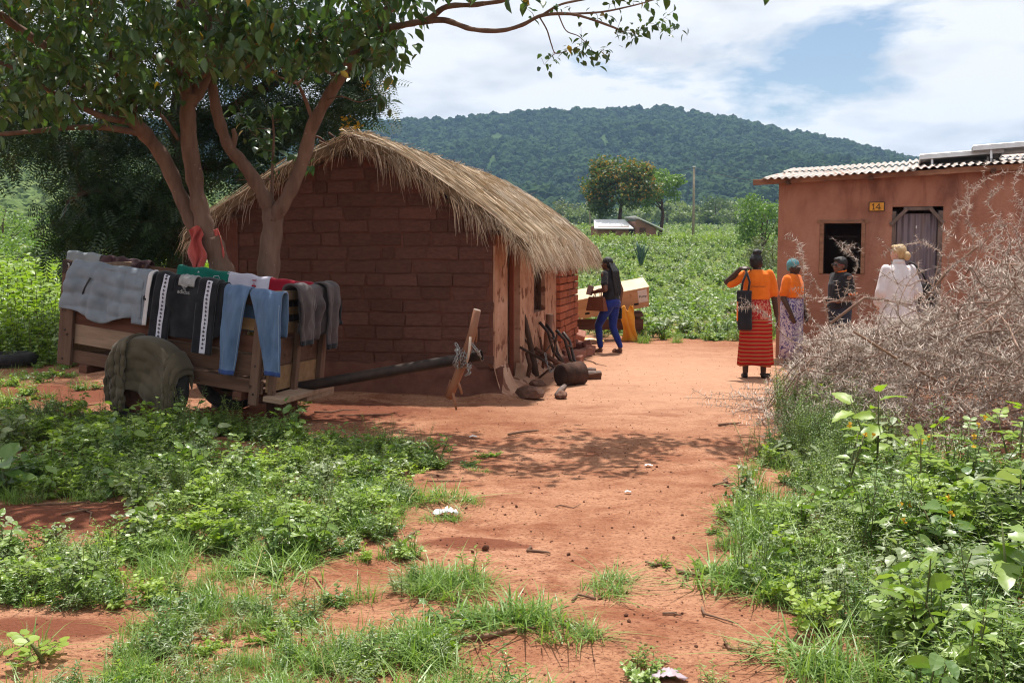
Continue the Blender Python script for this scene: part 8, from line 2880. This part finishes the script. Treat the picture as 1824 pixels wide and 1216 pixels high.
tuft(1160, 1192, 0.5, 'brownish low weed at the bottom of the path', 12, ('herb', 'low'), 4, 0.06)
tuft(1334, 1168, 0.42, 'single small seedling on bare earth at lower right', 13, ('herb',), 1, 0.01)
tuft(1272, 1212, 0.42, 'small seedling at the bottom edge of the path', 14, ('herb',), 1, 0.01)
tuft(1215, 1020, 0.5, 'small creeping weed at the right edge of the path', 15, ('low', 'grass'), 3, 0.07)
tuft(530, 742, 0.7, 'small feathery seedling in front of the log stump', 16, ('herb', 'cassia'), 2, 0.04)
tuft(480, 1010, 0.9, 'upright grass clump at the inner corner of the left weeds', 17, n=7, spread=0.16)
tuft(270, 985, 1.0, 'tall bright grass clump beside the dug bed', 18, n=7, spread=0.16)
tuft(1350, 1040, 1.05, 'large arching grass clump at the right edge of the path', 19, n=10, spread=0.20)
tuft(1500, 1205, 1.0, 'spiky grass tuft at the bottom right of the path', 20, n=6, spread=0.14)

LEAFB = {}


def big_leaf(m, toothed=False):
    """a large soft leaf, unit length, with a folded midrib and a wavy edge"""
    key = (m.name, toothed)
    if key in LEAFB:
        return LEAFB[key]
    V, F = [], []
    n = 7
    for i in range(n + 1):
        t = i / n
        w = 0.36 * math.sin(PI * min(1, t * 0.92 + 0.08)) ** 0.7 * (1 - 0.35 * t)
        if toothed and i % 2:
            w *= 0.78
        zc = -0.28 * t * t
        for s in (-1, -0.5, 0, 0.5, 1):
            V.append((s * w, t, zc + 0.10 * abs(s) * w * 2 + 0.02 * math.sin(i * 2.1 + s * 3)))
    for i in range(n):
        for s in range(4):
            a = i * 5 + s
            F.append((a, a + 1, a + 6, a + 5))
    me = np_mesh('leaf', np.array(V), np.array(F), m, smooth=True)
    LEAFB[key] = me
    return me


def big_plant(u, v, h, nl, ls, lab, seed, m=M_G3, toothed=True, flowers=0, round_=False, d=None):
    g_ = gp(u, v) if d is None else Vector(((u - 912) / FPX * d, d, 0))
    t = thing('broad_leaf_plant', lab, 'plant', (g_.x, g_.y, nearz(g_.x, g_.y)))
    r = random.Random(seed)
    stems = []
    for k in range(max(1, nl // 9)):
        dv_ = Vector((r.gauss(0, 0.22), r.gauss(0, 0.22), 1)).normalized()
        hh = h * r.uniform(0.75, 1.05)
        pts = [Vector((r.gauss(0, .02), r.gauss(0, .02), -0.02)), dv_ * hh * 0.5, dv_ * hh]
        MB().tube(pts, [0.009, 0.007, 0.003], 6).build('stem', M_STEM, t, smooth=True)
        stems.append((dv_, hh))
    rl = np_mesh('leaflet', T_ROUND[0], T_ROUND[1], m) if round_ else None
    for i in range(nl):
        dv_, hh = stems[i % len(stems)]
        tt = 0.25 + 0.75 * (i // len(stems)) / max(1, nl // len(stems))
        a = i * 2.4 + r.uniform(-.3, .3)
        el = r.uniform(-0.15, 0.5) + 0.4 * (tt > 0.9)
        q = Euler((el, 0, a)).to_quaternion()
        base = dv_ * hh * min(1, tt)
        if round_:
            ax_ = q @ Vector((0, 1, 0))
            MB().tube([base, base + ax_ * ls * 1.9], 0.002, 4).build('leaf_stalk', M_STEM, t)
            for j in range(3):
                for s in (-1, 1):
                    o = put('leaflet', rl, t, base + ax_ * ls * (0.5 + 0.62 * j), (q @ Euler((r.uniform(-.2, .3), r.uniform(-.3, .3), -s * 1.15)).to_quaternion()).to_euler())
                    o.scale = (ls * r.uniform(0.75, 1.0),) * 3
        else:
            o = put('leaf', big_leaf(m, toothed), t, base + (q @ Vector((0, 1, 0))) * 0.02, (el + r.gauss(0, .1), r.gauss(0, .3), a))
            o.scale = (ls * r.uniform(0.6, 1.15),) * 3
    for f in range(flowers):
        dv_, hh = stems[f % len(stems)]
        p = dv_ * hh * r.uniform(0.7, 1.02) + Vector((r.gauss(0, .09), r.gauss(0, .07), r.uniform(0.0, 0.10)))
        V, F = leaves(T_ROUND, [tuple(p)] * 6, np.random.default_rng(seed + f).normal(0, 1, (6, 3)) + np.array((0, 0, 0.6)), [0.022] * 6)
        put('flower', np_mesh('flower', V, F, M_FLOWER), t)
    return t


big_plant(1565, 850, 0.66, 18, 0.17, 'tall lime green plant with toothed leaves below the thorn heap', 301, M_G3, True)
big_plant(1500, 900, 0.52, 20, 0.10, 'yellow-flowered plant at the left of the tall lime plant', 302, M_G1, False, flowers=3)
big_plant(1800, 1100, 0.48, 18, 0.20, 'large soft-leaved plant at the lower right edge', 303, M_G1, True)
big_plant(1640, 930, 0.60, 22, 0.055, 'round-leaved plant in the middle of the right weeds', 304, M_G3, round_=True, flowers=2)
big_plant(1720, 900, 0.56, 20, 0.055, 'round-leaved plant below the stout sticks of the thorn heap', 305, M_G1, round_=True, flowers=4)
big_plant(1810, 870, 0.66, 20, 0.062, 'lime round-leaved plant at the right edge beside the thorn heap', 306, M_G3, round_=True)
big_plant(1820, 980, 0.50, 16, 0.19, 'broad pale leaf plant at the right edge above the soft-leaved one', 307, M_GS, False)
big_plant(1690, 1010, 0.36, 18, 0.13, 'mid-height yellow-flowered plant in the right weeds', 308, M_G2, False, flowers=3)
big_plant(1590, 1000, 0.30, 16, 0.10, 'low broad-leaved plant near the arching grass clump', 309, M_G1, False, flowers=2)
big_plant(15, 880, 0.30, 14, 0.20, 'large round-leaved plant at the left edge by the dug bed', 310, M_G2, False)
big_plant(130, 815, 0.32, 16, 0.050, 'round-leaved plant in the shaded weeds below the wheel', 311, M_G1, round_=True)
big_plant(350, 845, 0.26, 12, 0.050, 'sunlit round-leaved plant in the middle of the left weeds', 312, M_G3, round_=True)
big_plant(80, 1180, 0.14, 5, 0.055, 'sprawling lime sprig at the lower left corner', 313, M_G3, round_=True)
big_plant(1452, 720, 0.30, 6, 0.09, 'bright sprig poking out at the front of the thorn heap', 314, M_G3, True)
big_plant(1478, 700, 0.62, 6, 0.08, 'lone green sprig high in the thorn heap', 315, M_G3, False, d=9.6)
# ------------------------------------------------------------------ air
hm, hnt, hout = newmat('valley_air')
hv = hnt.nodes.new('ShaderNodeVolumePrincipled')
hv.inputs['Color'].default_value = (0.40, 0.64, 1.0, 1)
hv.inputs['Density'].default_value = 0.00027
hv.inputs['Anisotropy'].default_value = 0.2
hnt.links.new(hv.outputs[0], hout.inputs['Volume'])
haze = MB().box((0, 680, 78), (2640, 1480, 164)).build('haze', hm)
tag(haze, 'thin blue haze in the valley air', kind='stuff')
bpy.data.scenes.remove(BENCH)
